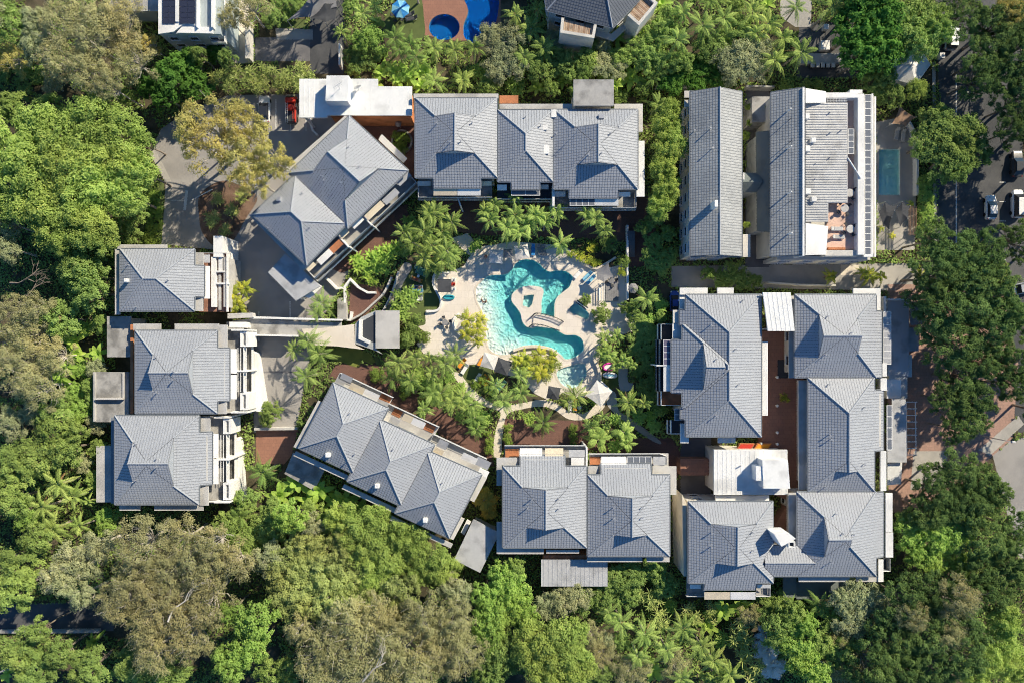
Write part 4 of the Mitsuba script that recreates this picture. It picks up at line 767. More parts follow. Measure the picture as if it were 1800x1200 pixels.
for nm in ('swimming_pool', 'lap_pool', 'plunge_pool', 'wading_pool', 'island_spa'):
    pg = POOLS[nm][0]; q = pg if nm != 'swimming_pool' else P_pool
    ring = q.buffer(.32).difference(q); struct('coping', prism_xy(ring, -.02, .05), 'g_slab' if nm not in ('lap_pool',) else 'g_concrete', 'pale coping round ' + {'swimming_pool': 'the swimming pool', 'lap_pool': 'the lap pool', 'plunge_pool': 'the plunge pool', 'wading_pool': 'the wading pool', 'round_spa_pool': 'the round blue pool', 'neighbour_pool': 'the blue freeform pool', 'island_spa': 'the island spa'}[nm])
# ---------------------------------------------------------------- plants
LEAF = 2.1
def leafmat(name, c1, c2, c3, trans=.7, rough=.55, spec=.25):
    """c1..c2 by leaf and clump, c3 a rarer tint; slow drift from tree to tree"""
    c1, c2, c3 = ([min(x * LEAF, .82) for x in c] for c in (c1, c2, c3))
    def fn(p, n, uv):
        t = dr.clip(uv.x * .45 + uv.y * .55, 0, 1)
        c = mikit.mix(c1, c2, t)
        c = mikit.mix(c, c3, mikit.smoothstep(.80, .97, uv.y * .7 + uv.x * .3) * .8)
        g = mikit.noise(p.x * .22, p.y * .22, 5.0)
        return mikit.mix(c, c * mi.Color3f(1.10, 1.02, .98), mikit.smoothstep(.35, .85, g)) * (.76 + .48 * mikit.noise(p.x * .13, p.y * .13, 2.0))
    scene[name] = {'type': 'principledthin', 'base_color': mikit.proc(fn), 'roughness': rough, 'diff_trans': trans, 'spec_trans': 0.0, 'eta': 1.3}
    return name
leafmat('l_fig', (.15, .215, .052), (.255, .325, .095), (.34, .35, .10))
leafmat('l_soft', (.15, .185, .065), (.265, .305, .115), (.32, .34, .15))
leafmat('l_olive', (.15, .16, .075), (.29, .28, .15), (.34, .29, .19))
leafmat('l_glossy', (.045, .105, .022), (.09, .19, .040), (.14, .25, .06))
leafmat('l_gold', (.19, .19, .06), (.38, .345, .13), (.22, .24, .09))
leafmat('l_dark', (.040, .078, .026), (.120, .180, .060), (.21, .26, .09))
leafmat('l_brown', (.15, .16, .072), (.28, .275, .145), (.34, .30, .19))
leafmat('l_mid', (.095, .15, .044), (.21, .285, .085), (.26, .29, .11))
leafmat('l_lime', (.12, .195, .044), (.22, .315, .085), (.29, .35, .09))
leafmat('l_grey', (.14, .17, .09), (.27, .29, .17), (.33, .33, .22))
leafmat('l_palm', (.10, .165, .040), (.25, .32, .095), (.38, .37, .13))
leafmat('l_palm_dark', (.07, .125, .035), (.16, .23, .06), (.25, .29, .09))
leafmat('l_banana', (.13, .22, .040), (.25, .34, .075), (.36, .38, .09))
leafmat('l_strap', (.13, .18, .055), (.30, .34, .12), (.44, .38, .18))
leafmat('l_yellow', (.10, .16, .03), (.42, .40, .055), (.50, .40, .08))
leafmat('l_hedge', (.10, .16, .035), (.19, .26, .06), (.24, .28, .08))
leafmat('l_silver', (.34, .38, .36), (.48, .52, .50), (.40, .42, .36))
leafmat('l_flame', (.22, .22, .05), (.42, .30, .06), (.50, .24, .06))
leafmat('l_dead', (.24, .17, .09), (.34, .25, .14), (.30, .22, .14))
mat('m_bark', dirty([.26, .22, .18], .3, 1.5), .9); mat('m_bark_pale', dirty([.58, .54, .48], .25, 1.2), .8); mat('m_palm_trunk', dirty([.38, .34, .29], .2, 1.5), .9); mat('m_flower', (.55, .22, .12), .7)
def leaves(c, nrm, rng, ll, lw, tip=None):
    """diamond leaves: centres c, normals nrm"""
    k = len(c); nrm = nrm / (np.linalg.norm(nrm, axis=1, keepdims=True) + 1e-9)
    r = rng.normal(size=(k, 3)) if tip is None else tip
    d = r - nrm * (r * nrm).sum(1, keepdims=True); d /= np.linalg.norm(d, axis=1, keepdims=True) + 1e-9
    w = np.cross(nrm, d); s = rng.uniform(.7, 1.3, (k, 1))
    v = np.stack([c - d * ll * s / 2, c + w * lw * s / 2 + nrm * lw * .15, c + d * ll * s / 2, c - w * lw * s / 2 + nrm * lw * .15], 1).reshape(-1, 3)
    f = (np.arange(k)[:, None, None] * 4 + np.array([[0, 1, 2], [0, 2, 3]])).reshape(-1, 3)
    return v, f
def crown(seed, R, H, zc, lobes, clumps, per, ll, lw, lobe=(.30, .42), rcl=.34, fill=.75, gap=0.0):
    """R radius, H dome height, zc base of the dome. Returns leaf mesh, uv and lobe centres"""
    rng = np.random.default_rng(seed); C, Nn, U, L = [], [], [], []
    for i in range(lobes):
        a = i * 2.39996 + rng.uniform(-.4, .4); r = R * fill * math.sqrt((i + .5) / lobes) * rng.uniform(.85, 1.12)
        lr = R * rng.uniform(*lobe); lc = np.array([r * math.cos(a), r * math.sin(a), zc + H * (1 - (r / R) ** 2) * .9 + rng.uniform(-.16, .16) * R]); L.append((lc, lr))
        lt = rng.uniform()
        for j in range(clumps):
            ph = rng.uniform(0, 2 * math.pi); ct = rng.uniform(-.25, 1); st = math.sqrt(1 - ct * ct)
            o = np.array([st * math.cos(ph), st * math.sin(ph), ct * .8]); cc = lc + o * lr * rng.uniform(.60, 1.05); k = int(per * rng.uniform(.6, 1.4)); rc = lr * rcl * rng.uniform(.8, 1.25)
            p = rng.normal(size=(k, 3)) * np.array([rc, rc, rc * .7]) * .62
            C.append(cc + p); Nn.append(o * .8 + p / rc * .45 + np.array([0, 0, .55]) + rng.normal(size=(k, 3)) * .42)
            U.append(np.column_stack([rng.uniform(0, 1, k), np.clip(np.full(k, .5 * rng.uniform() + .5 * lt), 0, 1)]))
    C, Nn, U = np.vstack(C), np.vstack(Nn), np.vstack(U)
    v, f = leaves(C, Nn, rng, ll, lw)
    return trimesh.Trimesh(v, f, process=False), np.repeat(U, 4, 0), L
def branches(seed, L, zt, r0, twig=True, tr=.35):
    rng = np.random.default_rng(seed + 77); base = np.array([0, 0, 0.]); fork = np.array([rng.uniform(-.3, .3), rng.uniform(-.3, .3), zt])
    trunk = tube([base - [0, 0, .3], base + [0, 0, .3], fork * .5 + [rng.uniform(-.2, .2), rng.uniform(-.2, .2), 0], fork], [r0 * 1.5, r0 * 1.15, r0, r0 * .8], 8); lim = []
    for lc, lr in L:
        m = fork * .5 + lc * .5 + rng.normal(size=3) * .35 - [0, 0, .4]
        lim.append(tube([fork - [0, 0, .2], m, lc + [0, 0, lr * .2]], [r0 * .55, r0 * tr, r0 * .14], 5, cap=False))
        if twig:
            for _ in range(3):
                e = lc + rng.normal(size=3) * lr * .75 + [0, 0, lr * .45]; lim.append(tube([m * .3 + lc * .7, e], [r0 * .16, r0 * .05], 4, cap=False))
    return trunk, cat(lim)
GROUPS = {}
def group(name, items):
    """items: (part name, mesh, material, uv or None)"""
    g = {'type': 'shapegroup'}
    n = {}
    for nm, m, mt, uv in items:
        k = n.get(nm, 0); n[nm] = k + 1
        g[nm if k == 0 else f'{nm}_{k:03d}'] = mikit.ply(m, mt, **({'uv': uv} if uv is not None else {'smooth': 40}))
    scene[name] = g; GROUPS[name] = g
def tree_kind(name, mt, bark, R, H, zc, lobes, clumps, per, ll, lw, n=3, r0=.22, limbs=True, **kw):
    for i in range(n):
        sd = abs(hash_(name)) + i * 13
        m, uv, L = crown(sd, R, H, zc, lobes, clumps, per, ll, lw, **kw); tr, lm = branches(sd, L, zc * .75, r0, twig=limbs)
        group(f'{name}_{i}', [('crown', m, mt, uv), ('trunk', tr, bark, None), ('limbs', lm, bark, None)])
    KIND[name] = dict(R=R, top=zc + H + R * .3, n=n)
def hash_(s): return sum(ord(c) * (i + 3) for i, c in enumerate(s))
KIND = {}
tree_kind('fig', 'l_fig', 'm_bark', 5.0, 2.4, 8.0, 26, 13, 30, .32, .19, n=3, limbs=False, lobe=(.18, .26), rcl=.38)
tree_kind('soft', 'l_soft', 'm_bark_pale', 5.0, 2.6, 7.5, 30, 11, 30, .32, .17, n=2, limbs=False, lobe=(.15, .22), rcl=.38)
tree_kind('gum', 'l_olive', 'm_bark_pale', 5.0, 2.8, 9.0, 26, 9, 30, .36, .11, n=3, lobe=(.15, .24), rcl=.44, fill=.9)
tree_kind('gold_gum', 'l_gold', 'm_bark_pale', 5.0, 3.4, 9.0, 26, 9, 26, .32, .14, n=2, lobe=(.13, .21), rcl=.44, fill=.95)
tree_kind('glossy', 'l_glossy', 'm_bark', 4.0, 2.0, 5.0, 24, 10, 22, .40, .26, n=2, limbs=False, lobe=(.18, .27))
tree_kind('dark', 'l_dark', 'm_bark', 5.0, 3.2, 8.0, 30, 12, 30, .30, .17, n=3, limbs=False, lobe=(.14, .22), rcl=.33, fill=.92)
tree_kind('brown', 'l_brown', 'm_bark_pale', 5.0, 2.6, 9.0, 30, 10, 30, .30, .12, n=2, lobe=(.15, .24), rcl=.40, fill=.9)
tree_kind('mid', 'l_mid', 'm_bark', 4.0, 2.2, 6.0, 24, 10, 28, .32, .18, n=4, limbs=False, lobe=(.17, .26))
tree_kind('lime', 'l_lime', 'm_bark', 4.0, 2.2, 6.0, 24, 10, 28, .32, .18, n=2, limbs=False, lobe=(.17, .26))
tree_kind('grey', 'l_grey', 'm_bark_pale', 3.5, 2.0, 6.0, 20, 9, 28, .38, .13, n=2, limbs=True, lobe=(.17, .26), rcl=.42)
tree_kind('hedge', 'l_hedge', 'm_bark', 1.5, .7, .7, 9, 9, 26, .18, .11, n=2, r0=.08, limbs=False, lobe=(.34, .46))
tree_kind('bush', 'l_mid', 'm_bark', 1.6, .8, .8, 9, 9, 24, .24, .14, n=2, r0=.08, limbs=False, lobe=(.30, .42))
def blade(rng, base, az, el, ln, w, droop, seg=6, fold=.12, uvy=.5):
    """one long leaf: a folded curved strip"""
    t = np.linspace(0, 1, seg + 1); d = np.array([math.cos(az), math.sin(az)]); s = np.array([-d[1], d[0], 0])
    h = ln * (math.cos(el) * t); z = ln * (math.sin(el) * t - droop * t * t)
    c = np.column_stack([base[0] + d[0] * h, base[1] + d[1] * h, base[2] + z]); ww = w * np.sin(np.pi * np.clip(t * .9 + .08, 0, 1)) ** .6 * .5
    v = np.concatenate([c, c + s * ww[:, None] + np.outer(ww * fold, [0, 0, 1]), c - s * ww[:, None] + np.outer(ww * fold, [0, 0, 1])]); n = seg + 1; i = np.arange(seg)
    f = np.vstack([np.column_stack([i, i + n, i + n + 1]), np.column_stack([i, i + n + 1, i + 1]), np.column_stack([i, i + 1, i + 2 * n + 1]), np.column_stack([i, i + 2 * n + 1, i + 2 * n])])
    return trimesh.Trimesh(v, f, process=False), np.column_stack([np.full(len(v), rng.uniform()), np.full(len(v), uvy)])
def frond(rng, base, az, el, ln, droop, nl=19, lw=.10, lmax=.62, hang=.35):
    """feather palm leaf: rachis with two rows of leaflets"""
    t = np.linspace(.0, 1, 9); d = np.array([math.cos(az), math.sin(az), 0]); s = np.array([-d[1], d[0], 0])
    def pt(x): return base + np.outer(ln * math.cos(el) * x * (1 - .12 * x), d) + np.outer(ln * (math.sin(el) * x - droop * x * x), [0, 0, 1])
    rach = tube(pt(t), np.linspace(.035, .008, 9), 3, cap=False); x = np.repeat(np.linspace(.13, 1, nl), 2); sg = np.tile([1, -1], nl); c = pt(x); q = pt(np.clip(x + .02, 0, 1.05)) - c; q /= np.linalg.norm(q, axis=1, keepdims=True) + 1e-9
    ll = lmax * np.clip(np.sin(np.pi * (x * .82 + .16)), .25, 1) * rng.uniform(.85, 1.1, len(x))
    dirn = s[None] * sg[:, None] * .85 + q * .62 + np.array([0, 0, -hang])[None] + rng.normal(size=(len(x), 3)) * .07; dirn /= np.linalg.norm(dirn, axis=1, keepdims=True)
    e = c + dirn * ll[:, None]; m = c + dirn * ll[:, None] * .4; wv = q * lw * .5
    v = np.stack([c, m + wv, e, m - wv], 1).reshape(-1, 3); f = (np.arange(len(x))[:, None, None] * 4 + np.array([[0, 1, 2], [0, 2, 3]])).reshape(-1, 3)
    m = cat([rach, trimesh.Trimesh(v, f, process=False)]); r = rng.uniform(); uy = rng.uniform(0, .92)
    return m, np.column_stack([np.clip(r + rng.uniform(-.2, .2, len(m.vertices)), 0, 1), np.full(len(m.vertices), uy)])
def palm_kind(name, mt, n, H, ln, fr, el=(-.2, 1.2), droop=.55, trunk=True, **kw):
    for i in range(n):
        rng = np.random.default_rng(hash_(name) + i * 7); it = []; top = np.array([0, 0, H])
        for k in range(fr):
            u = (k + .5) / fr; it.append(('frond', *(lambda r: (r[0], mt, r[1]))(frond(rng, top, k * 2.39996 + rng.uniform(-.25, .25), el[0] + (el[1] - el[0]) * u + rng.uniform(-.1, .1), ln * rng.uniform(.85, 1.1), droop * rng.uniform(.8, 1.2), **kw))))
        for k in range(2): q = frond(rng, top - [0, 0, .15], rng.uniform(0, 6.3), rng.uniform(-.9, -.5), ln * .7, .5, nl=12, lmax=.3, hang=.6); it.append(('dead_frond', q[0], 'l_dead', q[1]))
        if trunk: it.append(('trunk', tube([[0, 0, -.2], [0, 0, .4], [.05, .03, H * .5], [0, 0, H - .6], [0, 0, H + .1]], [.20, .15, .12, .11, .06], 7), 'm_palm_trunk', None))
        group(f'{name}_{i}', it)
    KIND[name] = dict(R=ln * .92, top=H + ln * .35, n=n)
palm_kind('palm', 'l_palm', 4, 7.5, 3.1, 13, lmax=.50, lw=.12, hang=.5, droop=.6)
palm_kind('palm_dark', 'l_palm_dark', 2, 7.5, 3.0, 13, lmax=.50, lw=.12, hang=.5, droop=.6)
palm_kind('cane_palm', 'l_palm', 2, 3.2, 2.0, 12, el=(-.1, 1.25), droop=.7, lmax=.42, lw=.12)
palm_kind('yellow_palm', 'l_yellow', 3, 3.0, 1.8, 10, el=(-.1, 1.25), droop=.75, lw=.16, lmax=.40, nl=12, hang=.45)
palm_kind('flame_palm', 'l_flame', 1, 3.2, 1.7, 12, el=(0, 1.2), droop=.6, lw=.14)
palm_kind('silver_palm', 'l_silver', 1, 3.0, 1.6, 14, el=(0, 1.2), droop=.35, lw=.13)
def blade_kind(name, mt, n, R, H, cnt, ln, w, el=(.2, 1.3), droop=.4, heads=1, trunk=.1, seg=6, leafname='leaf'):
    for i in range(n):
        rng = np.random.default_rng(hash_(name) + i * 11); it = []; tr = []
        for h in range(heads):
            a = h * 2.4 + rng.uniform(-.4, .4); r = R * .62 * math.sqrt(h / max(heads, 1)) if heads > 1 else 0; b = np.array([r * math.cos(a), r * math.sin(a), H * rng.uniform(.75, 1.1)]); uy = rng.uniform(0, .95); ms = []
            tr.append(tube([[b[0] * .4, b[1] * .4, -.1], b], [trunk, trunk * .7], 5))
            for k in range(cnt):
                u = (k + .5) / cnt; q = blade(rng, b, k * 2.39996 + rng.uniform(-.3, .3), el[0] + (el[1] - el[0]) * u, ln * rng.uniform(.8, 1.15), w, droop * rng.uniform(.7, 1.3), seg, uvy=uy)
                if heads == 1: it.append((leafname, q[0], mt, q[1]))
                else: ms.append(q)
            if heads > 1: it.append(('rosette', cat([q[0] for q in ms]), mt, np.vstack([q[1] for q in ms])))
        it.append(('stem', cat(tr), 'm_bark', None)); group(f'{name}_{i}', it)
    KIND[name] = dict(R=R, top=H + ln * .4, n=n)
blade_kind('banana', 'l_banana', 3, 1.75, 2.6, 10, 1.9, .55, droop=.55)
blade_kind('strap', 'l_strap', 3, 2.0, 2.2, 13, .85, .10, heads=13, trunk=.07, droop=.45, seg=4)
blade_kind('yellow_strap', 'l_yellow', 2, 1.6, 1.5, 12, .75, .13, heads=9, trunk=.05, droop=.45, seg=4)
blade_kind('lush', 'l_lime', 2, 2.0, 1.9, 11, .95, .22, heads=12, trunk=.06, droop=.5, seg=4)
blade_kind('paddle', 'l_banana', 2, 2.0, 1.8, 10, 1.1, .26, heads=8, trunk=.06, droop=.5, seg=5)
NAMES = {'soft': ('rainforest_tree', 'tree'), 'fig': ('fig_tree', 'tree'), 'gum': ('gum_tree', 'tree'), 'gold_gum': ('gum_tree', 'tree'), 'glossy': ('broadleaf_tree', 'tree'), 'dark': ('pine_tree', 'tree'), 'brown': ('paperbark_tree', 'tree'), 'mid': ('rainforest_tree', 'tree'), 'lime': ('rainforest_tree', 'tree'), 'grey': ('silvery_tree', 'tree'),
         'hedge': ('hedge_bush', 'bush'), 'bush': ('bush', 'bush'), 'palm': ('palm_tree', 'palm'), 'palm_dark': ('palm_tree', 'palm'), 'cane_palm': ('cane_palm', 'palm'), 'yellow_palm': ('cane_palm', 'palm'), 'flame_palm': ('cane_palm', 'palm'), 'silver_palm': ('palm_tree', 'palm'),
         'banana': ('banana_plant', 'plant'), 'strap': ('pandanus', 'plant'), 'yellow_strap': ('croton_bush', 'bush'), 'lush': ('tropical_shrub', 'plant'), 'paddle': ('ginger_clump', 'plant')}
LOOK = {'soft': 'soft sage-green crown', 'fig': 'yellow-green fig canopy', 'gum': 'olive gum crown', 'gold_gum': 'sparse golden-olive gum crown', 'glossy': 'deep glossy green crown', 'dark': 'dark green tufted crown', 'brown': 'brownish flowering crown', 'mid': 'mid-green bushy crown', 'lime': 'bright lime-green crown', 'grey': 'silvery grey-green crown',
        'hedge': 'clipped green bush', 'bush': 'dark round bush', 'palm': 'green feather palm', 'palm_dark': 'dark feather palm', 'cane_palm': 'short arching cane palm', 'yellow_palm': 'yellow cane palm', 'flame_palm': 'orange-yellow cane palm', 'silver_palm': 'silver-leaved palm', 'banana': 'broad-leaved banana plant',
        'strap': 'spiky strap-leaved pandanus', 'yellow_strap': 'yellow croton bush', 'lush': 'glossy green tropical shrub', 'paddle': 'lime paddle-leaved ginger clump'}
PLACED = []
PR = np.random.default_rng(12)
def plant(kind, u, v, r, top=None, where=None, rot=None, sq=None):
    """crown centre at pixel (u, v), crown radius r pixels, top height in metres"""
    K = KIND[kind]; top = top or K['top'] * PR.uniform(.9, 1.12)
    s = SC(top * .85); R = r / s; x, y = (u - 900) / s, (600 - v) / s; q = R / K['R'] * (sq or PR.uniform(.95, 1.05)); var = PR.integers(K['n'])
    key = numbered(NAMES[kind][0]); lean = float(PR.uniform(0, 5)) if 'palm' in kind else 0.0
    scene[key] = {'type': 'instance', 'g': {'type': 'ref', 'id': f'{kind}_{var}'}, 'to_world': T4().translate([x, y, 0]).rotate([math.cos(u), math.sin(u), 0], lean).rotate([0, 0, 1], float(PR.uniform(0, 360)) if rot is None else rot).scale([R / K['R'], q, top / K['top']])}
    PLACED.append(dict(key=key, kind=kind, u=u, v=v, r=r, where=where)); return key
def many(kind, where, pts, top=None):
    for p in pts: plant(kind, p[0], p[1], p[2], p[3] if len(p) > 3 else (top * PR.uniform(.92, 1.08) if top else None), where)
# ---------------------------------------------------------------- planting: (u, v, crown radius in pixels[, top height])
w = 'in the top left corner'
many('mid', w, [(12, 40, 42), (395, 100, 20), (345, 92, 18), (15, 185, 36, 8), (80, 188, 34, 8), (250, 250, 24, 9)]); many('grey', w, [(62, 40, 40), (-20, 20, 40), (58, 82, 30)])
many('gum', 'left of the solar-panel house', [(112, 42, 58), (165, 58, 62), (222, 98, 46), (98, 98, 42), (145, 122, 40), (200, 28, 46), (180, 142, 30)], 13); many('gum', 'between the two houses at the top edge', [(432, 8, 40), (400, 28, 22)], 9)
many('flame_palm', w, [(10, 96, 18)]); many('gold_gum', w, [(20, 100, 32, 7), (258, 74, 20, 7)]); many('glossy', 'below the solar-panel house', [(302, 130, 44, 8), (342, 148, 32, 7), (286, 166, 28, 7), (330, 100, 26, 7), (255, 150, 22, 6), (375, 92, 20, 4)])
many('strap', 'in the spiky hedge above the parked car', [(385, 138, 26), (412, 125, 24), (440, 138, 27), (470, 128, 26), (500, 138, 26), (532, 124, 24), (548, 142, 20), (402, 152, 22), (458, 152, 22), (520, 150, 24), (490, 150, 20)], 4.2)
w = 'in the big canopy left of the driveway'
many('fig', w, [(150, 205, 60), (60, 235, 62), (205, 228, 50), (30, 295, 62), (112, 285, 68), (190, 292, 62), (240, 300, 42), (60, 355, 62), (140, 352, 62), (218, 345, 46), (98, 405, 52), (160, 405, 48), (-30, 240, 60), (-30, 350, 55)], 13)
many('mid', w, [(214, 400, 36, 7), (232, 368, 28, 7), (205, 445, 30, 7), (180, 430, 34, 9)]); many('grey', w, [(8, 440, 30, 9), (10, 395, 26, 9)])
w = 'in the western bushland beside the apartment row'
many('mid', w, [(130, 470, 52), (150, 512, 42), (100, 562, 44), (140, 480, 44)], 11); many('gum', w, [(48, 590, 56), (30, 640, 56), (62, 680, 48), (18, 545, 32), (60, 545, 36), (90, 625, 36), (-25, 600, 50)], 11)
many('banana', w, [(126, 600, 26), (112, 640, 26), (132, 622, 20), (108, 662, 24)], 4); many('lime', w, [(132, 690, 22, 4), (140, 650, 18, 3), (132, 725, 26, 5)])
w = 'in the lower western bushland'
many('mid', w, [(90, 742, 44), (60, 800, 50), (112, 790, 36), (18, 820, 50), (-30, 860, 50), (18, 880, 40), (130, 760, 26)], 8); many('grey', w, [(18, 745, 34), (55, 725, 26)], 7); many('palm', w, [(105, 850, 44), (128, 874, 36), (80, 890, 40), (90, 930, 46), (142, 926, 30)], 7); many('lime', w, [(186, 918, 30, 6), (38, 905, 34, 7)])
w = 'in the south-west corner'
many('mid', w, [(28, 992, 48), (18, 1040, 46), (60, 950, 34), (28, 1150, 44), (60, 1180, 46), (150, 1178, 48), (232, 1172, 46), (300, 1185, 44), (100, 1150, 34), (62, 1112, 26)], 9); many('grey', w, [(132, 990, 46), (170, 962, 36), (102, 1018, 38), (140, 1050, 30)], 10); many('banana', w, [(165, 1128, 22), (10, 1185, 22)], 4)
w = 'in the olive stand of the south-western forest'
many('gum', w, [(240, 962, 52), (310, 952, 46), (280, 1012, 62), (342, 1000, 56), (230, 1032, 50), (292, 1072, 62), (352, 1062, 56), (250, 1102, 50), (322, 1122, 52), (402, 992, 42), (200, 1062, 42), (368, 962, 36), (265, 1150, 42)], 14)
many('lime', 'in the southern forest left of the brown paperbarks', [(442, 1100, 50), (432, 1150, 38), (400, 1172, 40), (505, 912, 36), (400, 1080, 24)], 12); many('mid', 'along the south side of the western row', [(470, 930, 40), (480, 900, 34), (430, 882, 30), (400, 925, 34), (425, 955, 40), (545, 905, 32), (560, 935, 32)], 7)
many('palm_dark', 'south of the western row', [(464, 828, 38), (425, 908, 36), (445, 945, 36)], 6.5); many('banana', 'south-west of the diagonal southern block', [(520, 848, 34), (560, 862, 34), (602, 880, 34), (582, 912, 30), (490, 872, 30), (540, 880, 30), (625, 895, 26)], 4.6)
w = 'in the southern forest below the diagonal block'
many('fig', w, [(640, 950, 52), (682, 972, 50), (662, 1002, 46), (600, 912, 36), (728, 952, 38), (765, 992, 40), (740, 1002, 32), (655, 912, 34), (700, 940, 30), (785, 1000, 28)], 9.5); many('soft', w, [(600, 962, 38), (532, 962, 42), (562, 1002, 52), (500, 1002, 42), (512, 1052, 52), (572, 1052, 52), (622, 1022, 42), (642, 1062, 36), (700, 1050, 46), (690, 1085, 30)], 10.5); many('grey', w, [(474, 985, 38), (790, 1032, 32), (812, 1045, 28), (545, 925, 28)], 9)
w = 'in the brown stand at the bottom edge'
many('brown', w, [(622, 1132, 76), (702, 1152, 72), (780, 1122, 52), (740, 1092, 46), (562, 1162, 56), (802, 1152, 52), (652, 1092, 46), (592, 1112, 42), (522, 1112, 28), (720, 1195, 60), (622, 1195, 56), (800, 1090, 34)], 14)
w = 'in the bright stand below the southern blocks'
many('lime', w, [(872, 1072, 46), (862, 1112, 42), (852, 1048, 30), (892, 1030, 42), (905, 1060, 36), (920, 1082, 32), (882, 1010, 28)], 9); many('mid', w, [(880, 1152, 46), (860, 1192, 38), (905, 1000, 24), (480, 1192, 46)], 9); many('fig', w, [(970, 1152, 64), (1002, 1172, 52), (940, 1132, 46), (962, 1192, 46), (1000, 1122, 42)], 12)
w = 'behind the flat roof of the southern block'
many('grey', w, [(962, 1070, 32), (985, 1062, 28), (1010, 1048, 34)], 7); many('mid', w, [(1022, 1052, 36), (1080, 1022, 32), (1112, 1012, 36), (1104, 1052, 26), (1150, 1000, 28), (1060, 1050, 28), (1170, 1030, 30)], 6)
w = 'in the mixed planting south of the eastern court'
many('brown', w, [(1042, 1122, 28), (1062, 1152, 28), (1112, 1182, 38), (1190, 1172, 30), (1320, 1085, 22)], 6); many('strap', w, [(1142, 1052, 32), (1162, 1092, 30), (1212, 1082, 30), (1302, 1112, 36), (1312, 1142, 36), (1330, 1180, 34), (1255, 1075, 24)], 4.5)
many('palm', w, [(1090, 1092, 40), (1132, 1112, 42), (1072, 1078, 30), (1200, 1102, 38), (1172, 1142, 40), (1232, 1132, 40), (1120, 1152, 36), (1282, 1182, 36), (1255, 1160, 36), (1195, 1190, 34)], 6.5); many('banana', w, [(1270, 1072, 30), (1245, 1100, 26), (1305, 1062, 26), (1150, 1180, 26)], 4); many('silver_palm', w, [(1350, 1140, 28), (1362, 1172, 26), (1345, 1112, 20)], 5); many('mid', w, [(1345, 1065, 28), (1375, 1062, 24), (1050, 1190, 32), (1260, 1195, 30)], 5)
w = 'in the south-eastern forest'
many('mid', w, [(1372, 1112, 42), (1440, 1132, 36), (1480, 1152, 42), (1395, 1080, 30)], 9); many('lime', w, [(1402, 1142, 46), (1432, 1182, 42), (1415, 1100, 30)], 9.5); many('palm_dark', w, [(1440, 1062, 36), (1462, 1086, 38), (1385, 1062, 24)], 7); many('grey', w, [(1512, 1052, 42), (1552, 1062, 38), (1500, 1092, 42), (1482, 1058, 28)], 9)
many('dark', w, [(1602, 1062, 46), (1652, 1052, 46), (1692, 1092, 56), (1642, 1112, 62), (1702, 1152, 52), (1582, 1122, 52), (1542, 1172, 46), (1642, 1182, 52), (1590, 1180, 40)], 13); many('brown', w, [(1520, 1180, 40), (1475, 1130, 26), (1472, 1190, 38)], 9); many('gum', w, [(1690, 1060, 42), (1670, 1120, 40), (1610, 1085, 30)], 13.6)
many('fig', 'in the bottom right corner', [(1762, 1132, 42), (1782, 1172, 42), (1740, 1162, 38), (1772, 1092, 34), (1722, 1190, 34)], 10); many('lime', 'right of the eastern court', [(1652, 940, 46), (1602, 932, 42), (1682, 932, 46), (1642, 982, 42), (1692, 1000, 32), (1610, 975, 26)], 8)
w = 'beside the lower street bend'
many('dark', w, [(1742, 962, 46), (1772, 1012, 48), (1752, 1052, 36), (1792, 930, 36), (1722, 902, 42), (1725, 1010, 38), (1690, 832, 46), (1732, 852, 40), (1652, 862, 42), (1642, 902, 42), (1702, 882, 46), (1762, 872, 30), (1672, 890, 36), (1795, 985, 40)], 10.5)
w = 'in the big dark stand along the street'
many('dark', w, [(1690, 452, 62), (1742, 442, 46), (1660, 482, 52), (1722, 522, 62), (1670, 542, 52), (1762, 502, 46), (1690, 600, 56), (1752, 572, 50), (1652, 420, 38), (1640, 522, 34), (1785, 552, 34), (1650, 575, 34), (1720, 480, 50)], 13); many('dark', 'over the paved forecourt', [(1700, 662, 44), (1680, 702, 40), (1722, 702, 40), (1712, 734, 40), (1792, 642, 36), (1788, 676, 34), (1735, 640, 36), (1760, 610, 36), (1690, 755, 28)], 11)
w = 'in the top right corner'
many('dark', w, [(1762, 42, 52), (1795, 92, 46), (1742, 92, 42), (1702, 22, 46), (1730, 130, 36), (1770, 135, 38), (1792, 30, 40)], 11); many('gold_gum', w, [(1785, 20, 34, 12)]); many('mid', w, [(1600, 42, 56), (1642, 32, 42), (1620, 72, 42), (1655, 52, 32), (1540, 142, 30, 6), (1572, 166, 28, 6), (1560, 130, 24, 7)], 11); many('glossy', w, [(1512, 42, 52), (1552, 32, 50), (1560, 82, 46), (1520, 92, 46), (1530, -10, 50)], 11); many('fig', w, [(1614, 156, 23, 6), (1546, 166, 20, 5)])
many('mid', 'left of the street beside the lap pool', [(1660, 242, 56), (1702, 232, 46), (1672, 282, 46), (1632, 252, 38), (1722, 268, 36), (1650, 210, 38), (1690, 290, 34)], 7.5)
many('lime', 'in the hedge strip by the street', [(1628, 320, 16, 2.2), (1628, 345, 17, 2.2), (1630, 370, 16, 2.2), (1632, 393, 16, 2.4)])
many('fig', 'left of the slate block', [(1172, 216, 34), (1182, 252, 34), (1166, 292, 32), (1172, 330, 32), (1160, 362, 28), (1180, 190, 22)], 9.5); many('mid', 'in the shade left of the slate block', [(1150, 425, 22), (1142, 448, 20), (1160, 462, 26), (1132, 400, 18), (1175, 410, 18), (1150, 385, 20), (1180, 450, 18)], 4)
w = 'in the northern belt left of the dark-tiled house'
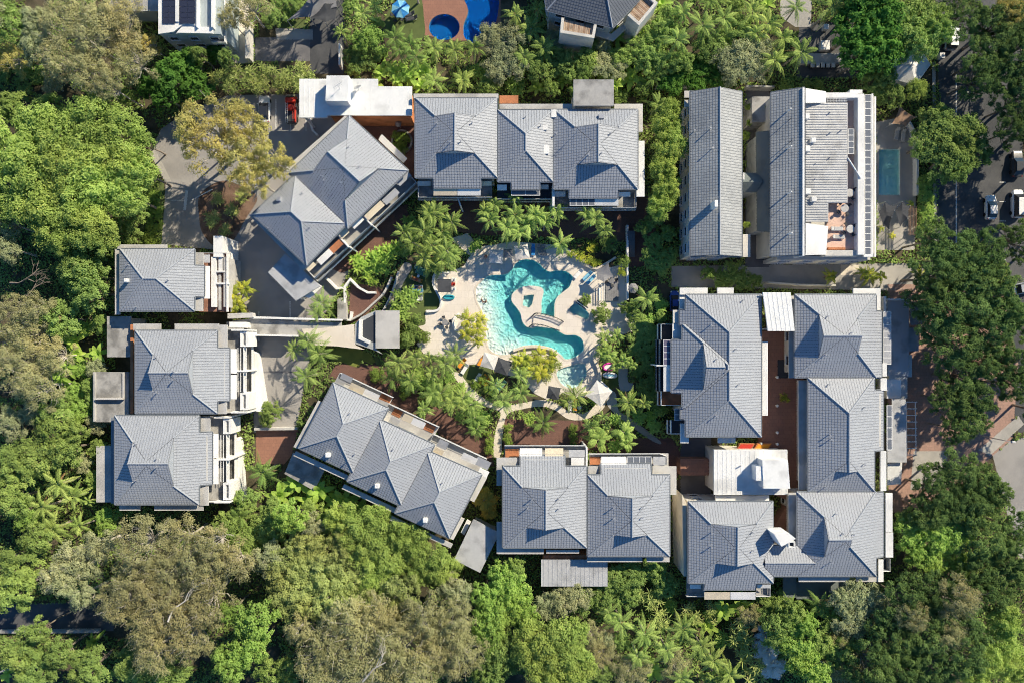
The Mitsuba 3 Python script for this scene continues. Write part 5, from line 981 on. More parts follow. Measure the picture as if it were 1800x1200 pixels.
many('lime', w, [(645, 70, 36, 7)]); many('palm', w, [(640, 24, 30), (655, 12, 26), (762, 86, 34), (802, 92, 32), (765, 142, 34, 5), (815, 142, 34, 5), (600, 60, 22)], 6.5); many('palm_dark', w, [(692, 66, 34), (722, 80, 32), (730, 100, 32), (832, 88, 28), (700, 92, 26)], 6.5); many('banana', w, [(690, 122, 26), (720, 132, 30), (746, 122, 26), (700, 142, 24), (670, 128, 24), (660, 145, 20), (740, 148, 22)], 4); many('mid', w, [(640, 104, 32), (622, 120, 18), (615, 95, 18)], 5)
many('grey', w, [(880, 92, 32), (862, 62, 30), (872, 122, 30), (900, 60, 30), (905, 115, 28)], 7); many('palm', 'just left of the dark-tiled house', [(932, 52, 40), (960, 84, 36), (922, 102, 36), (905, 22, 32), (945, 20, 26)], 7)
w = 'in the northern belt below the dark-tiled house'
many('mid', w, [(1000, 112, 32), (952, 118, 36), (1030, 106, 30), (1122, 82, 28), (1140, 102, 32), (1152, 62, 30), (975, 100, 26), (1090, 100, 26)], 6); many('grey', w, [(1060, 110, 30), (1085, 118, 24), (975, 70, 26)], 5.5); many('banana', w, [(1112, 132, 32), (945, 152, 20), (990, 140, 18)], 4); many('bush', w, [(1092, 166, 17), (1065, 135, 18)], 2.4); many('palm', 'right of the long north block', [(1156, 182, 30)], 6)
w = 'in the northern belt above the slate block'
many('palm', w, [(1190, 72, 36), (1232, 42, 42), (1270, 32, 36), (1330, 62, 32), (1322, 22, 36), (1205, 20, 30)], 7.5); many('mid', w, [(1180, 30, 32), (1168, 52, 30), (1302, 52, 36), (1252, 82, 36), (1200, 105, 28), (1165, 110, 28)], 6.5); many('grey', w, [(1312, 92, 42), (1290, 122, 36), (1332, 112, 36), (1275, 100, 30), (1345, 85, 28)], 7); many('glossy', w, [(1200, 122, 30), (1240, 118, 32), (1180, 145, 26), (1265, 140, 22), (1225, 148, 22)], 5)
many('palm', 'by the shaded bin yard', [(1350, 42, 40), (1372, 72, 36), (1402, 88, 42), (1360, 112, 36), (1460, 14, 46), (1398, 20, 30)], 8); many('bush', 'by the shaded bin yard', [(1385, 148, 16), (1420, 150, 14), (1440, 148, 12)], 2)
w = 'by the driveway bend'
many('gold_gum', w, [(368, 226, 72), (432, 268, 66), (330, 238, 34), (418, 212, 40), (440, 310, 36), (470, 275, 34)], 15.5); many('strap', w, [(372, 385, 22), (408, 370, 20), (425, 345, 18), (382, 350, 18), (395, 405, 18)], 1.4); many('hedge', 'on the grass verge by the driveway', [(268, 345, 16), (270, 372, 16), (266, 400, 16), (262, 420, 14)], 1.2)
many('yellow_palm', 'beside the small western block', [(404, 516, 32), (418, 538, 26), (428, 505, 24)], 4); many('palm', 'beside the covered driveway entrance', [(570, 534, 34, 4.5), (556, 552, 26, 4), (545, 600, 38, 6), (562, 622, 36, 6), (540, 660, 38, 6.5), (520, 615, 26, 5)]); many('mid', 'beside the orange tiled terrace', [(474, 722, 24, 3.5), (468, 738, 16, 2.5)])
w = 'between the diagonal north-west block and the lawn'
many('paddle', w, [(632, 462, 24), (660, 452, 26), (688, 440, 24), (645, 478, 20), (672, 470, 22), (655, 495, 14)], 1.8); many('lush', w, [(708, 528, 30), (700, 548, 26), (722, 520, 22)], 2.8); many('bush', w, [(722, 575, 16), (716, 596, 20), (730, 562, 13), (735, 592, 10)], 2.2); many('hedge', w, [(746, 592, 12), (708, 245, 14), (700, 255, 12), (696, 238, 10)], 1.6)
w = 'north-west of the pool'
many('palm', w, [(765, 375, 40), (742, 402, 38), (792, 386, 32), (728, 425, 34), (710, 408, 30), (755, 430, 30), (775, 410, 32), (750, 380, 30), (745, 455, 28), (785, 440, 34)], 7.5); many('cane_palm', w, [(778, 456, 38), (795, 448, 26), (755, 468, 26)], 3.6); many('lush', w, [(722, 392, 22), (838, 430, 14), (830, 438, 10)], 1.8)
w = 'in front of the long north block'
many('palm', w, [(872, 360, 32), (900, 378, 34), (888, 402, 36), (932, 380, 32), (948, 376, 28), (975, 372, 30), (915, 412, 32), (986, 426, 34), (1046, 386, 38), (1062, 400, 26), (865, 390, 30), (905, 345, 24), (850, 372, 26), (925, 395, 34), (958, 395, 28), (1030, 375, 24)], 7.2); many('mid', w, [(1070, 428, 20, 2.6)]); many('yellow_strap', w, [(1040, 434, 15, 1.3), (1020, 450, 14, 1.1), (1036, 458, 14, 1.1), (1048, 463, 12, 1), (1003, 446, 10, 1.2), (1094, 478, 12, 1.5)]); many('bush', w, [(1097, 458, 13, 2)])
w = 'east of the pool'
many('palm', w, [(1137, 522, 34, 5.5)]); many('bush', w, [(1060, 552, 20), (1030, 526, 12), (1100, 540, 13)], 2.4); many('mid', w, [(1130, 582, 30), (1122, 612, 26), (1150, 600, 22), (1140, 640, 22), (1118, 560, 20), (1150, 700, 22), (1135, 680, 20), (1155, 665, 18)], 2.6); many('cane_palm', w, [(1066, 598, 24), (1086, 590, 20), (1072, 624, 24), (1098, 634, 20), (1058, 618, 18), (1112, 640, 16), (1082, 642, 18)], 4.5)
many('yellow_palm', 'west of the pool', [(822, 562, 26), (838, 580, 26), (818, 588, 22), (845, 562, 18), (842, 598, 18)], 3.6); many('yellow_palm', 'in the raised round planter south of the pool', [(922, 630, 24), (945, 624, 24), (965, 640, 24), (950, 655, 26), (925, 650, 22), (908, 634, 18), (972, 625, 16)], 3.2); many('strap', 'in the raised round planter south of the pool', [(936, 640, 24), (960, 655, 20), (912, 645, 20), (975, 640, 18)], 2.6)
w = 'in the gardens south of the pool'
many('palm', w, [(700, 640, 34), (732, 632, 30), (782, 640, 34), (802, 626, 32), (775, 690, 40), (795, 712, 34), (885, 702, 38), (916, 690, 30), (1016, 696, 34), (1003, 710, 26), (915, 660, 26), (760, 655, 28), (870, 680, 26), (722, 668, 32), (756, 692, 34), (812, 700, 30), (826, 714, 32), (745, 722, 28)], 6.6); many('palm_dark', w, [(832, 736, 34), (955, 742, 32), (690, 665, 30), (840, 755, 26)], 5.5); many('palm', 'over the path junction south-east of the pool', [(1102, 708, 34, 7)])
many('cane_palm', 'in front of the southern block', [(1050, 770, 34), (1096, 762, 32), (1040, 752, 24), (1105, 778, 22)], 4); many('flame_palm', 'beside the diagonal southern block', [(852, 880, 30, 4.2), (860, 900, 20, 3.5)]); many('lush', 'in the gardens south of the pool', [(720, 675, 20), (745, 672, 20), (760, 700, 18), (850, 735, 20), (810, 680, 14), (735, 655, 18), (930, 735, 16), (1080, 785, 18)], 1.9)
many('hedge', 'along the southern garden terraces', [(662, 660, 15), (712, 688, 14), (745, 707, 11), (860, 776, 9), (859, 790, 9), (857, 762, 7), (893, 752, 9), (892, 768, 9), (894, 780, 8), (1007, 752, 9), (1008, 768, 9), (1008, 782, 8), (848, 668, 9), (836, 676, 9), (856, 682, 9), (868, 692, 9)], 1.2)
many('yellow_strap', 'in the planter of the terracotta court', [(1380, 699, 12, 3.8)]); many('bush', 'along the side lane', [(1270, 488, 20), (1290, 480, 24), (1310, 490, 22), (1245, 480, 14), (1330, 495, 14)], 3.2); many('yellow_palm', 'along the side lane', [(1462, 486, 20), (1528, 484, 24), (1548, 487, 18), (1516, 480, 16), (1620, 482, 20)], 3.2); many('yellow_palm', 'beside the lap pool', [(1602, 358, 10, 2.6), (1550, 402, 9, 1.6), (1570, 414, 10, 1.3)])
many('fig', 'in the narrow passage of the slate block', [(1316, 188, 7, 4), (1318, 215, 7, 4), (1312, 238, 9, 4), (1349, 190, 8, 5), (1313, 395, 7, 7.5)]); many('bush', 'in the round bed behind the white roof', [(708, 262, 10, 1.2)])
many('dark', 'just outside the right edge', [(1835, 60, 60), (1845, 150, 62), (1850, 215, 60), (1880, 340, 50), (1880, 620, 60), (1850, 720, 50)], 11); many('gum', 'just outside the right edge', [(1875, 270, 55), (1890, 420, 55)], 12); many('dark', 'at the right edge of the street', [(1798, 175, 40), (1788, 225, 32), (1800, 420, 36), (1800, 560, 40)], 10)
many('gum', 'just outside the top edge', [(1700, -60, 60), (1560, -60, 50), (720, -50, 40), (560, -60, 40)], 12)
# -- infill between the listed plants, on open soil only
IR = np.random.default_rng(8)
def infill(where, px, n, kinds, r=(16, 26), gap=.62):
    pg = Polygon(px); x0, y0, x1, y1 = pg.bounds; cut = unary_union([Polygon(p).buffer(0) for p in UG_CUT] + [Polygon([(900 + x * SC(4), 600 - y * SC(4)) for x, y in q.exterior.coords]) for _, b in ROOFS.values() for q in polys(b)])
    k = 0
    for _ in range(n * 40):
        u, v = IR.uniform(x0, x1), IR.uniform(y0, y1); R = IR.uniform(*r)
        if not pg.contains(shapely.Point(u, v)) or cut.distance(shapely.Point(u, v)) < R * .5: continue
        if any((p['u'] - u) ** 2 + (p['v'] - v) ** 2 < (gap * (p['r'] * .8 + R)) ** 2 for p in PLACED): continue
        kd, top = kinds[IR.integers(len(kinds))]; plant(kd, u, v, R, top * IR.uniform(.85, 1.2), where); k += 1
        if k >= n: break
T_ = [('mid', 4.5), ('palm', 5.5), ('banana', 3.6), ('lush', 2.2), ('palm_dark', 5), ('grey', 4.5), ('mid', 5)]
infill('filling gaps of the northern belt, left part', [(610, 0), (950, 100), (1000, 158), (620, 158)], 16, T_); infill('filling gaps of the northern belt, middle part', [(980, 70), (1180, 0), (1180, 160), (1000, 160)], 16, T_); infill('filling gaps of the northern belt, right part', [(1180, 0), (1400, 0), (1400, 150), (1180, 155)], 14, T_)
G_ = [('palm', 6), ('lush', 1.8), ('palm_dark', 5), ('cane_palm', 3.4), ('bush', 1.6), ('paddle', 1.7), ('palm', 6)]
infill('filling the garden south-west of the pool', [(640, 625), (790, 625), (870, 700), (860, 770), (700, 690)], 20, G_, (14, 24), .5); infill('filling the garden south of the pool', [(880, 690), (1120, 690), (1180, 780), (1050, 790), (885, 780)], 16, G_, (13, 22), .5); infill('filling the garden north-west of the pool', [(690, 380), (850, 350), (850, 430), (790, 470), (700, 440)], 10, G_, (14, 24), .5)
infill('filling the bed behind the southern blocks', [(1080, 990), (1190, 1000), (1200, 1090), (1350, 1060), (1350, 1180), (1060, 1180)], 16, T_); infill('filling the shaded strip east of the pool', [(1110, 530), (1165, 530), (1165, 730), (1105, 690)], 10, [('bush', 1.6), ('mid', 2.4), ('lush', 1.8)], (12, 20))
infill('filling the western bushland edge', [(60, 560), (185, 560), (165, 900), (60, 900)], 12, T_); infill('filling the soil by the top left lane', [(0, 120), (260, 140), (250, 190), (0, 200)], 7, [('mid', 4), ('bush', 1.6), ('grey', 4)]); infill('filling the bed at the top edge', [(400, 0), (545, 0), (545, 112), (400, 112)], 4, [('bush', 1.6), ('mid', 3)])
# -- undergrowth: nobody could count it
ug = np.random.default_rng(31); N_ = 380000
cand = np.column_stack([ug.uniform(-92, 92, N_), ug.uniform(-64, 64, N_)])
paved = unary_union([Polygon(XY(p, 0)).buffer(0) for p in UG_CUT] + [b for _, b in ROOFS.values()] + [HOLES.buffer(.6)])
shapely.prepare(paved); cand = cand[~shapely.contains_xy(paved, cand[:, 0], cand[:, 1])]
dens = meshkit.fbm(np.column_stack([cand * .25, cand[:, :1] * 0]), 3, 4); keep = dens > .36; cand, dens = cand[keep], dens[keep]
hh = (.15 + 2.2 * np.clip(dens - .42, 0, 1)) * ug.uniform(.3, 1.2, len(cand))
v_, f_ = leaves(np.column_stack([cand, hh]), np.array([0, 0, .8]) + ug.normal(size=(len(cand), 3)) * .5, ug, .46, .24)
struct('undergrowth', trimesh.Trimesh(v_, f_, process=False), 'l_mid', 'low leafy undergrowth between the trees', 'stuff', uv=np.repeat(np.column_stack([ug.uniform(0, 1, len(cand)), np.clip(meshkit.noise(np.column_stack([cand * .6, cand[:, :1] * 0]), 9), 0, 1)]), 4, 0))
# -- labels of the plants: kind, place, and where the same words would fit several, their order
ORD = ['first', 'second', 'third', 'fourth', 'fifth', 'sixth', 'seventh', 'eighth', 'ninth', 'tenth', 'eleventh', 'twelfth', 'thirteenth', 'fourteenth', 'fifteenth', 'sixteenth', 'seventeenth', 'eighteenth', 'nineteenth', 'twentieth'] + ['twenty-' + x for x in ('first', 'second', 'third', 'fourth', 'fifth', 'sixth', 'seventh', 'eighth', 'ninth')]
by = {}
for p in PLACED: by.setdefault((LOOK[p['kind']], p['where']), []).append(p)
for (look, where), ps in by.items():
    horiz = np.ptp([p['u'] for p in ps]) >= np.ptp([p['v'] for p in ps]) if len(ps) > 1 else True
    ps.sort(key=lambda p: p['u'] if horiz else p['v'])
    for i, p in enumerate(ps):
        n = len(ps)
        if n == 1: lb = f'{look} {where}'
        elif n == 2: lb = f"{look} {where}, the {('left', 'right')[i] if horiz else ('upper', 'lower')[i]} one"
        elif i == n - 1: lb = f"{('rightmost' if horiz else 'lowest')} {look} {where}"
        elif i == 0: lb = f"{('leftmost' if horiz else 'topmost')} {look} {where}"
        else: lb = f"{look} {where}, {ORD[i]} from {'left' if horiz else 'top'}"
        labels[p['key']] = {'label': lb, 'category': NAMES[p['kind']][1], 'group': f"{look}s {where}".replace('bushs', 'bushes')}
# ---------------------------------------------------------------- garden walls, bridges, pavilions
def wall_thing(name, label, px, width, h, m='m_white', smooth=True, z0=0.0, cat_='wall'):
    return single(name, wallstrip(px, width, z0, h, smooth=smooth), m, label, cat_)
wall_thing('garden_wall', 'white curved low wall between lawn and pool deck', [(790, 479), (770, 480), (763, 486), (762, 500), (768, 514), (774, 526), (775, 538), (768, 546), (750, 548)], .35, .5)
wall_thing('garden_wall', 'pale curved wall along the ramp west of the lawn', [(702, 478), (694, 505), (684, 530), (668, 556), (645, 578), (632, 590)], .3, .9, 'm_ledge'); wall_thing('garden_wall', 'pale inner wall of the ramp above the sunken brick court', [(690, 488), (676, 516), (655, 537), (638, 552), (620, 562)], .3, 1.0, 'm_ledge')
wall_thing('garden_wall', 'white angular wall round the sunken brick court', [(576, 490), (594, 508), (607, 507), (618, 492), (632, 506), (648, 515), (662, 515)], .35, 1.1, smooth=False); wall_thing('garden_wall', 'white wall beside the garden stairs', [(608, 506), (609, 545), (606, 562), (618, 563), (620, 548)], .3, 1.1, smooth=False)
wall_thing('garden_wall', 'cream curved seat wall round the wading pool', [(1056, 604), (1047, 616), (1045, 632), (1051, 645), (1053, 660), (1049, 674), (1038, 686), (1022, 694)], .4, .55, 'g_slab'); wall_thing('garden_wall', 'cream planter wall north-east of the pool', [(1003, 446), (1016, 456), (1032, 468), (1048, 472), (1066, 463), (1082, 453)], .35, .6, 'g_slab')
wall_thing('garden_wall', 'white curved planter wall round the yellow palms', [(806, 552), (799, 560), (797, 572), (803, 582), (812, 590)], .35, .5); wall_thing('pool_fence', 'long white rail wall at the eastern pool edge', [(1101, 398), (1101.5, 528)], .3, 1.3, smooth=False, cat_='fence')
wall_thing('garden_wall', 'white curved wall beside the lap pool', [(1590, 214), (1602, 238), (1606, 262), (1606, 346)], .35, 1.2); wall_thing('boundary_wall', 'grey boundary wall behind the slate block', [(1150, 158), (1214, 158)], .3, 1.8, 'm_concrete', False); wall_thing('boundary_wall', 'grey boundary wall behind the passage', [(1306, 158), (1355, 159)], .3, 1.8, 'm_concrete', False)
wall_thing('boundary_wall', 'pale wall beside the sandy path at the top edge', [(443, 46), (443, 112)], .7, 2.2, 'm_render', False); wall_thing('boundary_wall', 'white frame wall of the shaded court at the top edge', [(602, 86), (602, 124)], .25, 2.2, 'm_white', False); wall_thing('boundary_wall', 'pale wall along the side lane', [(1345, 498), (1400, 502), (1462, 503)], .25, 1.6, 'm_render', False)
wall_thing('boundary_wall', 'low concrete wall of the dark lane', [(0, 1107), (90, 1107), (178, 1106)], .5, .7, 'm_concrete', False); wall_thing('garden_wall', 'brown timber edging in the southern gardens', [(728, 690), (742, 678), (757, 666), (768, 657)], .4, .5, 'm_timber_pale', False); wall_thing('boundary_wall', 'concrete wall behind the orange tiled terrace', [(452, 752), (526, 751)], .4, 1.4, 'm_ledge', False)
wall_thing('planter_ring', 'round stone planter behind the white roof', [(707 + 17 * math.cos(t), 250 + 19 * math.sin(t)) for t in np.arange(22) / 20 * 2 * math.pi], .3, .6, 'm_concrete', cat_='planter'); wall_thing('planter_ring', 'raised round planter wall south of the pool', [(902, 616), (920, 610.5), (944, 609), (968, 614), (980, 622)], .4, .6, 'g_slab', cat_='planter')
wall_thing('stepped_wall', 'white stepped edge below the parking bay', [(545, 210), (552, 232), (560, 240)], .3, .9, 'm_white', False)
k = thing('entry_bridge', 'concrete entry bridge crossing over the driveway', 'bridge')
part(k, 'deck', prism([(398, 566), (440, 560), (532, 566), (600, 566), (600, 590), (520, 590), (398, 590)], 2.4, 2.8), 'm_concrete'); part(k, 'plaza', prism([(530, 578), (565, 577), (622, 570), (624, 606), (640, 614), (590, 608), (545, 606)], 2.4, 2.84), 'g_slab', label='sunlit cream entry plaza'); part(k, 'pier', cat([prism(rect(448, 568, 454, 588), 0, 2.39), prism(rect(531, 580, 536, 588), 0, 2.39)]), 'm_render')
part(k, 'parapet', prism([(440, 556), (600, 561), (600, 564), (440, 560)], 2.8, 3.7), 'm_white'); part(k, 'parapet', prism([(438, 587), (522, 589), (522, 592), (438, 590)], 2.8, 3.7), 'm_white'); part(k, 'block_wall', prism([(403, 566), (430, 566), (430, 576), (403, 576)], 2.8, 5.4), 'm_white'); part(k, 'block_wall', prism([(400, 551), (443, 550), (445, 558), (400, 560)], 2.8, 4.2), 'm_ledge')
k = thing('plant_room', 'small plant room with a pale flat roof and a dark sheet painted as shaded well', 'building')
part(k, 'roof', prism(rect(660, 546, 702, 612), 3.0, 3.25), 'm_ledge', label='pale flat roof shaded by leaves'); part(k, 'roof', prism([(624, 570), (634, 558), (660, 546), (660, 612), (672, 622), (655, 614), (624, 604)], 2.6, 2.8), 'm_render_grey'); part(k, 'curb', cat([wallstrip([(635, 562), (634, 594), (651, 602)], .5, 2.8, 3.3, 2.8, False)]), 'm_white'); part(k, 'well_shade_sheet', prism([(638, 564), (660, 552), (660, 602), (650, 600), (638, 592)], 2.8, 2.84), 'm_dark'); part(k, 'wall', prism(rect(630, 570, 698, 606), 0, 2.58), 'm_render_grey')  # the well is a dark sheet on the roof, coloured as deep shade
k = thing('garden_stairs', 'grey garden stairs dropping to the entry plaza', 'stairs')
for i in range(9): part(k, 'step', prism(rect(593, 524 + i * 4.2, 608, 528.1 + i * 4.2), 0, .9 + .17 * i), 'm_concrete')
k = thing('side_stairs', 'dark stairs beside the eastern pool fence', 'stairs')
for i in range(11): part(k, 'step', prism(rect(1104, 406 + i * 4.2, 1116, 410.1 + i * 4.2), 0, 1.9 - .17 * i), 'g_stone_dark')
k = thing('pool_bridge', 'small cream footbridge with dark curved rails between island and deck', 'bridge')
part(k, 'deck', prism([(938, 556), (945, 552), (966, 555), (986, 565), (984, 580), (962, 576), (936, 574)], -.05, .22), 'g_deck')
for cv in ([(934, 558), (939, 552), (946, 551), (960, 554), (974, 558), (987, 564), (990, 566)], [(930, 575), (934, 571), (940, 570), (955, 572), (970, 577), (983, 581)]):
    c = open_curve(cv); P = [W(u, v, 0) for u, v in c]
    q = part(k, 'rail', cat([tube([p + [0, 0, .95] for p in P], .07, 6), tube([p + [0, 0, .6] for p in P], .05, 5)]), 'm_dark'); part(q, 'post', cat([tube([p + [0, 0, 0], p + [0, 0, .95]], .06, 6) for p in P[::4]]), 'm_dark', kind='stuff')
mat('m_shade_dark', dirty([.075, .08, .09], .2, .8), .85); mat('m_shade_grey', dirty([.26, .26, .27], .15, .8), .85); mat('m_canvas', dirty([.68, .66, .63], .1, .8), .8); mat('m_blue', (.03, .22, .55), .6); mat('m_lightblue', (.22, .52, .70), .7); mat('m_orange', (.75, .30, .03), .7); mat('m_towel_white', (.78, .78, .76), .85); mat('m_teal', (.03, .30, .38), .5); mat('m_green_cushion', (.10, .26, .19), .8)
mat('m_red', (.50, .045, .03), .45); mat('m_pink', (.80, .07, .42), .4); mat('m_skin', (.50, .30, .21), .6); mat('m_skin_tan', (.36, .20, .13), .6); mat('m_hair', (.05, .035, .025), .6); mat('m_swim', (.06, .08, .16), .8); mat('m_swim_red', (.5, .08, .06), .8); mat('m_tyre', (.02, .02, .022), .9); mat('m_paint_white', (.78, .79, .80), .25, spec=.5, clearcoat=.6); mat('m_paint_silver', (.50, .52, .54), .3, .4, clearcoat=.5); mat('m_paint_dark', (.06, .065, .075), .25, clearcoat=.6); mat('m_paint_blue', (.03, .08, .32), .3, clearcoat=.5); mat('m_lamp', (.85, .85, .82), .15, spec=.7); mat('m_tail', (.45, .02, .02), .2)
PV2 = thing('barbecue_shelter', 'black square flat shelter roof between lawn and pool', 'shelter')
part(PV2, 'roof', prism(rect(769, 491, 792, 514), 2.3, 2.45), 'm_shade_dark'); [part(PV2, 'post', tube([W(u, v, 0), W(u, v, 2.3)], .06, 6), 'm_metal') for u, v in ((771, 493), (790, 493), (771, 512), (790, 512))]
def sail(name, label, px, zs, m, c=.45):
    """tensioned cloth: pixel corners with heights, edges hollowed and middle sagging"""
    P = np.array([W(u, v, z) for (u, v), z in zip(px, zs)]); ctr = P.mean(0); k = len(P); n = 10; vs, fs = [ctr - [0, 0, .25]], []
    for i in range(k):
        a, b = P[i], P[(i + 1) % k]
        for t in np.arange(n) / n: q = a + (b - a) * t; vs.append(q + (ctr - q) * .12 * 4 * t * (1 - t) - np.array([0, 0, .1]) * 4 * t * (1 - t))
    m_ = k * n; fs = [[0, 1 + i, 1 + (i + 1) % m_] for i in range(m_)]; mid = [1 + m_ + i for i in range(m_)]
    key = thing(name, label, 'shade sail'); msh = trimesh.Trimesh(vs, fs, process=False)
    msh = msh.subdivide(); part(key, 'cloth', msh, m, smooth=True)
    for p in P: part(key, 'post', tube([p * [1, 1, 0], p], .06, 6), 'm_metal')
    return key
sail('shade_sail', 'left dark shade sail below the lap pool', [(1544, 372), (1556, 355), (1578, 362), (1568, 382), (1563, 404), (1552, 398)], [3, 3.6, 3.0, 3.6, 3.0, 2.6], 'm_shade_dark'); sail('shade_sail', 'right dark shade sail below the lap pool', [(1573, 370), (1586, 355), (1600, 362), (1596, 384), (1582, 400)], [3, 3.6, 3.0, 3.4, 2.8], 'm_shade_dark')
sail('shade_sail', 'large slate-blue shade sail cut by the top edge', [(505, 36), (548, -10), (600, -20), (592, 12), (546, 30)], [3.5, 4.2, 4, 3.4, 3.0], 'm_shade_grey'); sail('shade_sail', 'smaller dark shade sail at the top edge', [(546, 32), (570, 6), (596, 2), (590, 34), (572, 40)], [3.2, 4.0, 3.4, 3.0, 3.2], 'm_shade_dark'); sail('shade_sail', 'brown shade sail between street tree and lap pool', [(1568, 218), (1582, 186), (1610, 206), (1594, 222)], [2.6, 3.2, 3.0, 2.6], 'm_timber')
sail('shade_sail', 'dark grey shade sail east of the pool', [(1048, 474), (1070, 462), (1078, 486), (1062, 496), (1048, 492)], [2.6, 3.2, 2.6, 3.0, 2.6], 'm_shade_grey')
def umbrella(u, v, half, label, m, z=2.5, rz=0.3, sides=4, m2=None):
    k = thing('umbrella', label, 'umbrella'); b = W(u, v, z); th = np.arange(sides) / sides * 2 * math.pi + rz; R = half / SC(z) * (math.sqrt(2) if sides == 4 else 1.05); top = b + [0, 0, .5]
    for i in range(sides):
        a, c = [b + [R * math.cos(t), R * math.sin(t), -.05] for t in (th[i], th[(i + 1) % sides])]; e = (a + c) / 2 + [0, 0, .05] + (b - (a + c) / 2) * .04
        part(k, 'canopy_panel', trimesh.Trimesh([top, a, e, c, (top + a) / 2, (top + c) / 2, (top + e) / 2 - [0, 0, .04]], [[0, 4, 6], [0, 6, 5], [4, 1, 2], [4, 2, 6], [6, 2, 3], [6, 3, 5]], process=False), m2 if m2 and i % 2 else m)
    part(k, 'pole', tube([b * [1, 1, 0], top + [0, 0, .12]], .03, 6), 'm_metal')
umbrella(872, 451, 12, 'pale square umbrella north-west of the pool', 'm_canvas', rz=.75); umbrella(917, 443, 12.5, 'pale umbrella touched by a palm at the northern pool deck', 'm_canvas', rz=.95); umbrella(893, 446, 8, 'small grey umbrella between the two pale ones', 'm_shade_grey', z=2.2, rz=.8); umbrella(860, 634, 13, 'pale grey umbrella at the southern pool edge', 'm_canvas', rz=.5); umbrella(884, 644, 13, 'black umbrella at the southern pool edge', 'm_shade_dark', rz=.45)
umbrella(1053, 691, 17, 'large pale umbrella south-east of the wading pool', 'm_canvas', rz=.15); umbrella(973, 690, 11, 'black umbrella below the round planter', 'm_shade_dark', rz=.6); umbrella(1113, 507, 9, 'small grey umbrella beside the long pool fence', 'm_shade_grey', sides=8); umbrella(704, 16, 16, 'bright blue round umbrella on the neighbouring lawn', 'm_blue', sides=8, m2='m_lightblue'); umbrella(700, 218, 6, 'tiny grey umbrella behind the white roof', 'm_shade_grey', sides=6)
def rotz(rz): c, s = math.cos(rz), math.sin(rz); return np.array([[c, -s, 0], [s, c, 0], [0, 0, 1]])
def moved(m, o, rz): m = m.copy(); m.vertices = np.asarray(m.vertices) @ rotz(rz).T + o; return m
def lounger(u, v, rz, label, cushion, z=0.03, name='sun_lounger'):
    k = thing(name, label, 'sun lounger', 'sun loungers'); o = W(u, v, z)
    part(k, 'frame', moved(cat([box([-.1, s * .3, .28], [1.8, .05, .06]) for s in (-1, 1)] + [box([x, 0, .28], [.05, .55, .05]) for x in (-.98, .78)] + [box([x, s * .3, .13], [.05, .05, .25]) for x in (-.9, .7) for s in (-1, 1)]), o, rz), 'm_rail')
    part(k, 'seat', moved(rbox([-.25, 0, .35], [1.35, .6, .09], .03), o, rz), cushion); b = rbox([0, 0, 0], [.68, .6, .09], .03); b.apply_transform(trimesh.transformations.rotation_matrix(-.6, [0, 1, 0])); b.apply_translation([.72, 0, .52]); part(k, 'backrest', moved(b, o, rz), cushion); return k
for u, v, rz, lb, c in ((739, 473, -.4, 'upper green-cushioned lounger on the western lawn', 'm_green_cushion'), (741, 481, -.4, 'lower green-cushioned lounger on the western lawn', 'm_green_cushion'), (733, 492, -.35, 'lounger with an orange towel on the western lawn', 'm_orange'), (733, 505, 0, 'topmost of the white loungers on the western lawn', 'm_towel_white'),
                        (734, 511, 0, 'white lounger with a pale blue towel on the western lawn', 'm_lightblue'), (733, 518, 0, 'white lounger holding a dark-clothed sunbather', 'm_towel_white'), (733, 526, .05, 'lowest white lounger on the western lawn', 'm_towel_white'), (839, 665, 1.0, 'grey-white lounger beside the orange pair', 'm_towel_white'), (849, 667, 1.0, 'left lounger of the orange pair on the southern lawn', 'm_orange'),
                        (857, 670, 1.0, 'right lounger of the orange pair on the southern lawn', 'm_orange'), (873, 675, .9, 'left green lounger on the southern lawn', 'm_green_cushion'), (882, 677, .9, 'right green lounger on the southern lawn', 'm_green_cushion'), (812, 638, .9, 'orange lounger under the palms south-west of the pool', 'm_orange'), (817, 648, 1.0, 'white lounger under the palms south-west of the pool', 'm_towel_white'),
                        (846, 634, 1.0, 'tan lounger half under the pale grey umbrella', 'm_orange'), (1011, 711, 1.5, 'single orange lounger by the southern path', 'm_orange'), (1002, 711, 1.5, 'white lounger left of the single orange one', 'm_towel_white'), (937, 440, 1.55, 'blue lounger north of the pool', 'm_blue'), (948, 440, 1.8, 'grey lounger north of the pool', 'm_shade_grey'), (956, 441, 1.8, 'grey lounger half under a palm north of the pool', 'm_shade_grey'),
                        (1032, 486, .8, 'lounger with a pale blue towel north-east of the pool', 'm_lightblue'), (1038, 492, .8, 'second pale blue lounger north-east of the pool', 'm_lightblue'), (1016, 482, .8, 'white lounger at the north-eastern pool corner', 'm_towel_white'), (1066, 682, -.75, 'turquoise lounger beside the large pale umbrella', 'm_lightblue'), (1060, 676, -.75, 'white lounger beside the large pale umbrella', 'm_towel_white')): lounger(u, v, rz, lb, c)
for u, v, lb in ((1469, 403, 'upper grey lounger on the salmon terrace'), (1472, 417, 'lower grey lounger on the salmon terrace')): lounger(u, v, math.pi, lb, 'm_ledge', 8.02)
lounger(719, 27, .2, 'dark lounger right of the blue umbrella', 'm_shade_dark'); lounger(724, 34, .2, 'second dark lounger right of the blue umbrella', 'm_shade_dark'); lounger(1575, 236, 1.4, 'left grey lounger above the lap pool', 'm_ledge'); lounger(1586, 240, 1.5, 'right grey lounger above the lap pool', 'm_ledge')
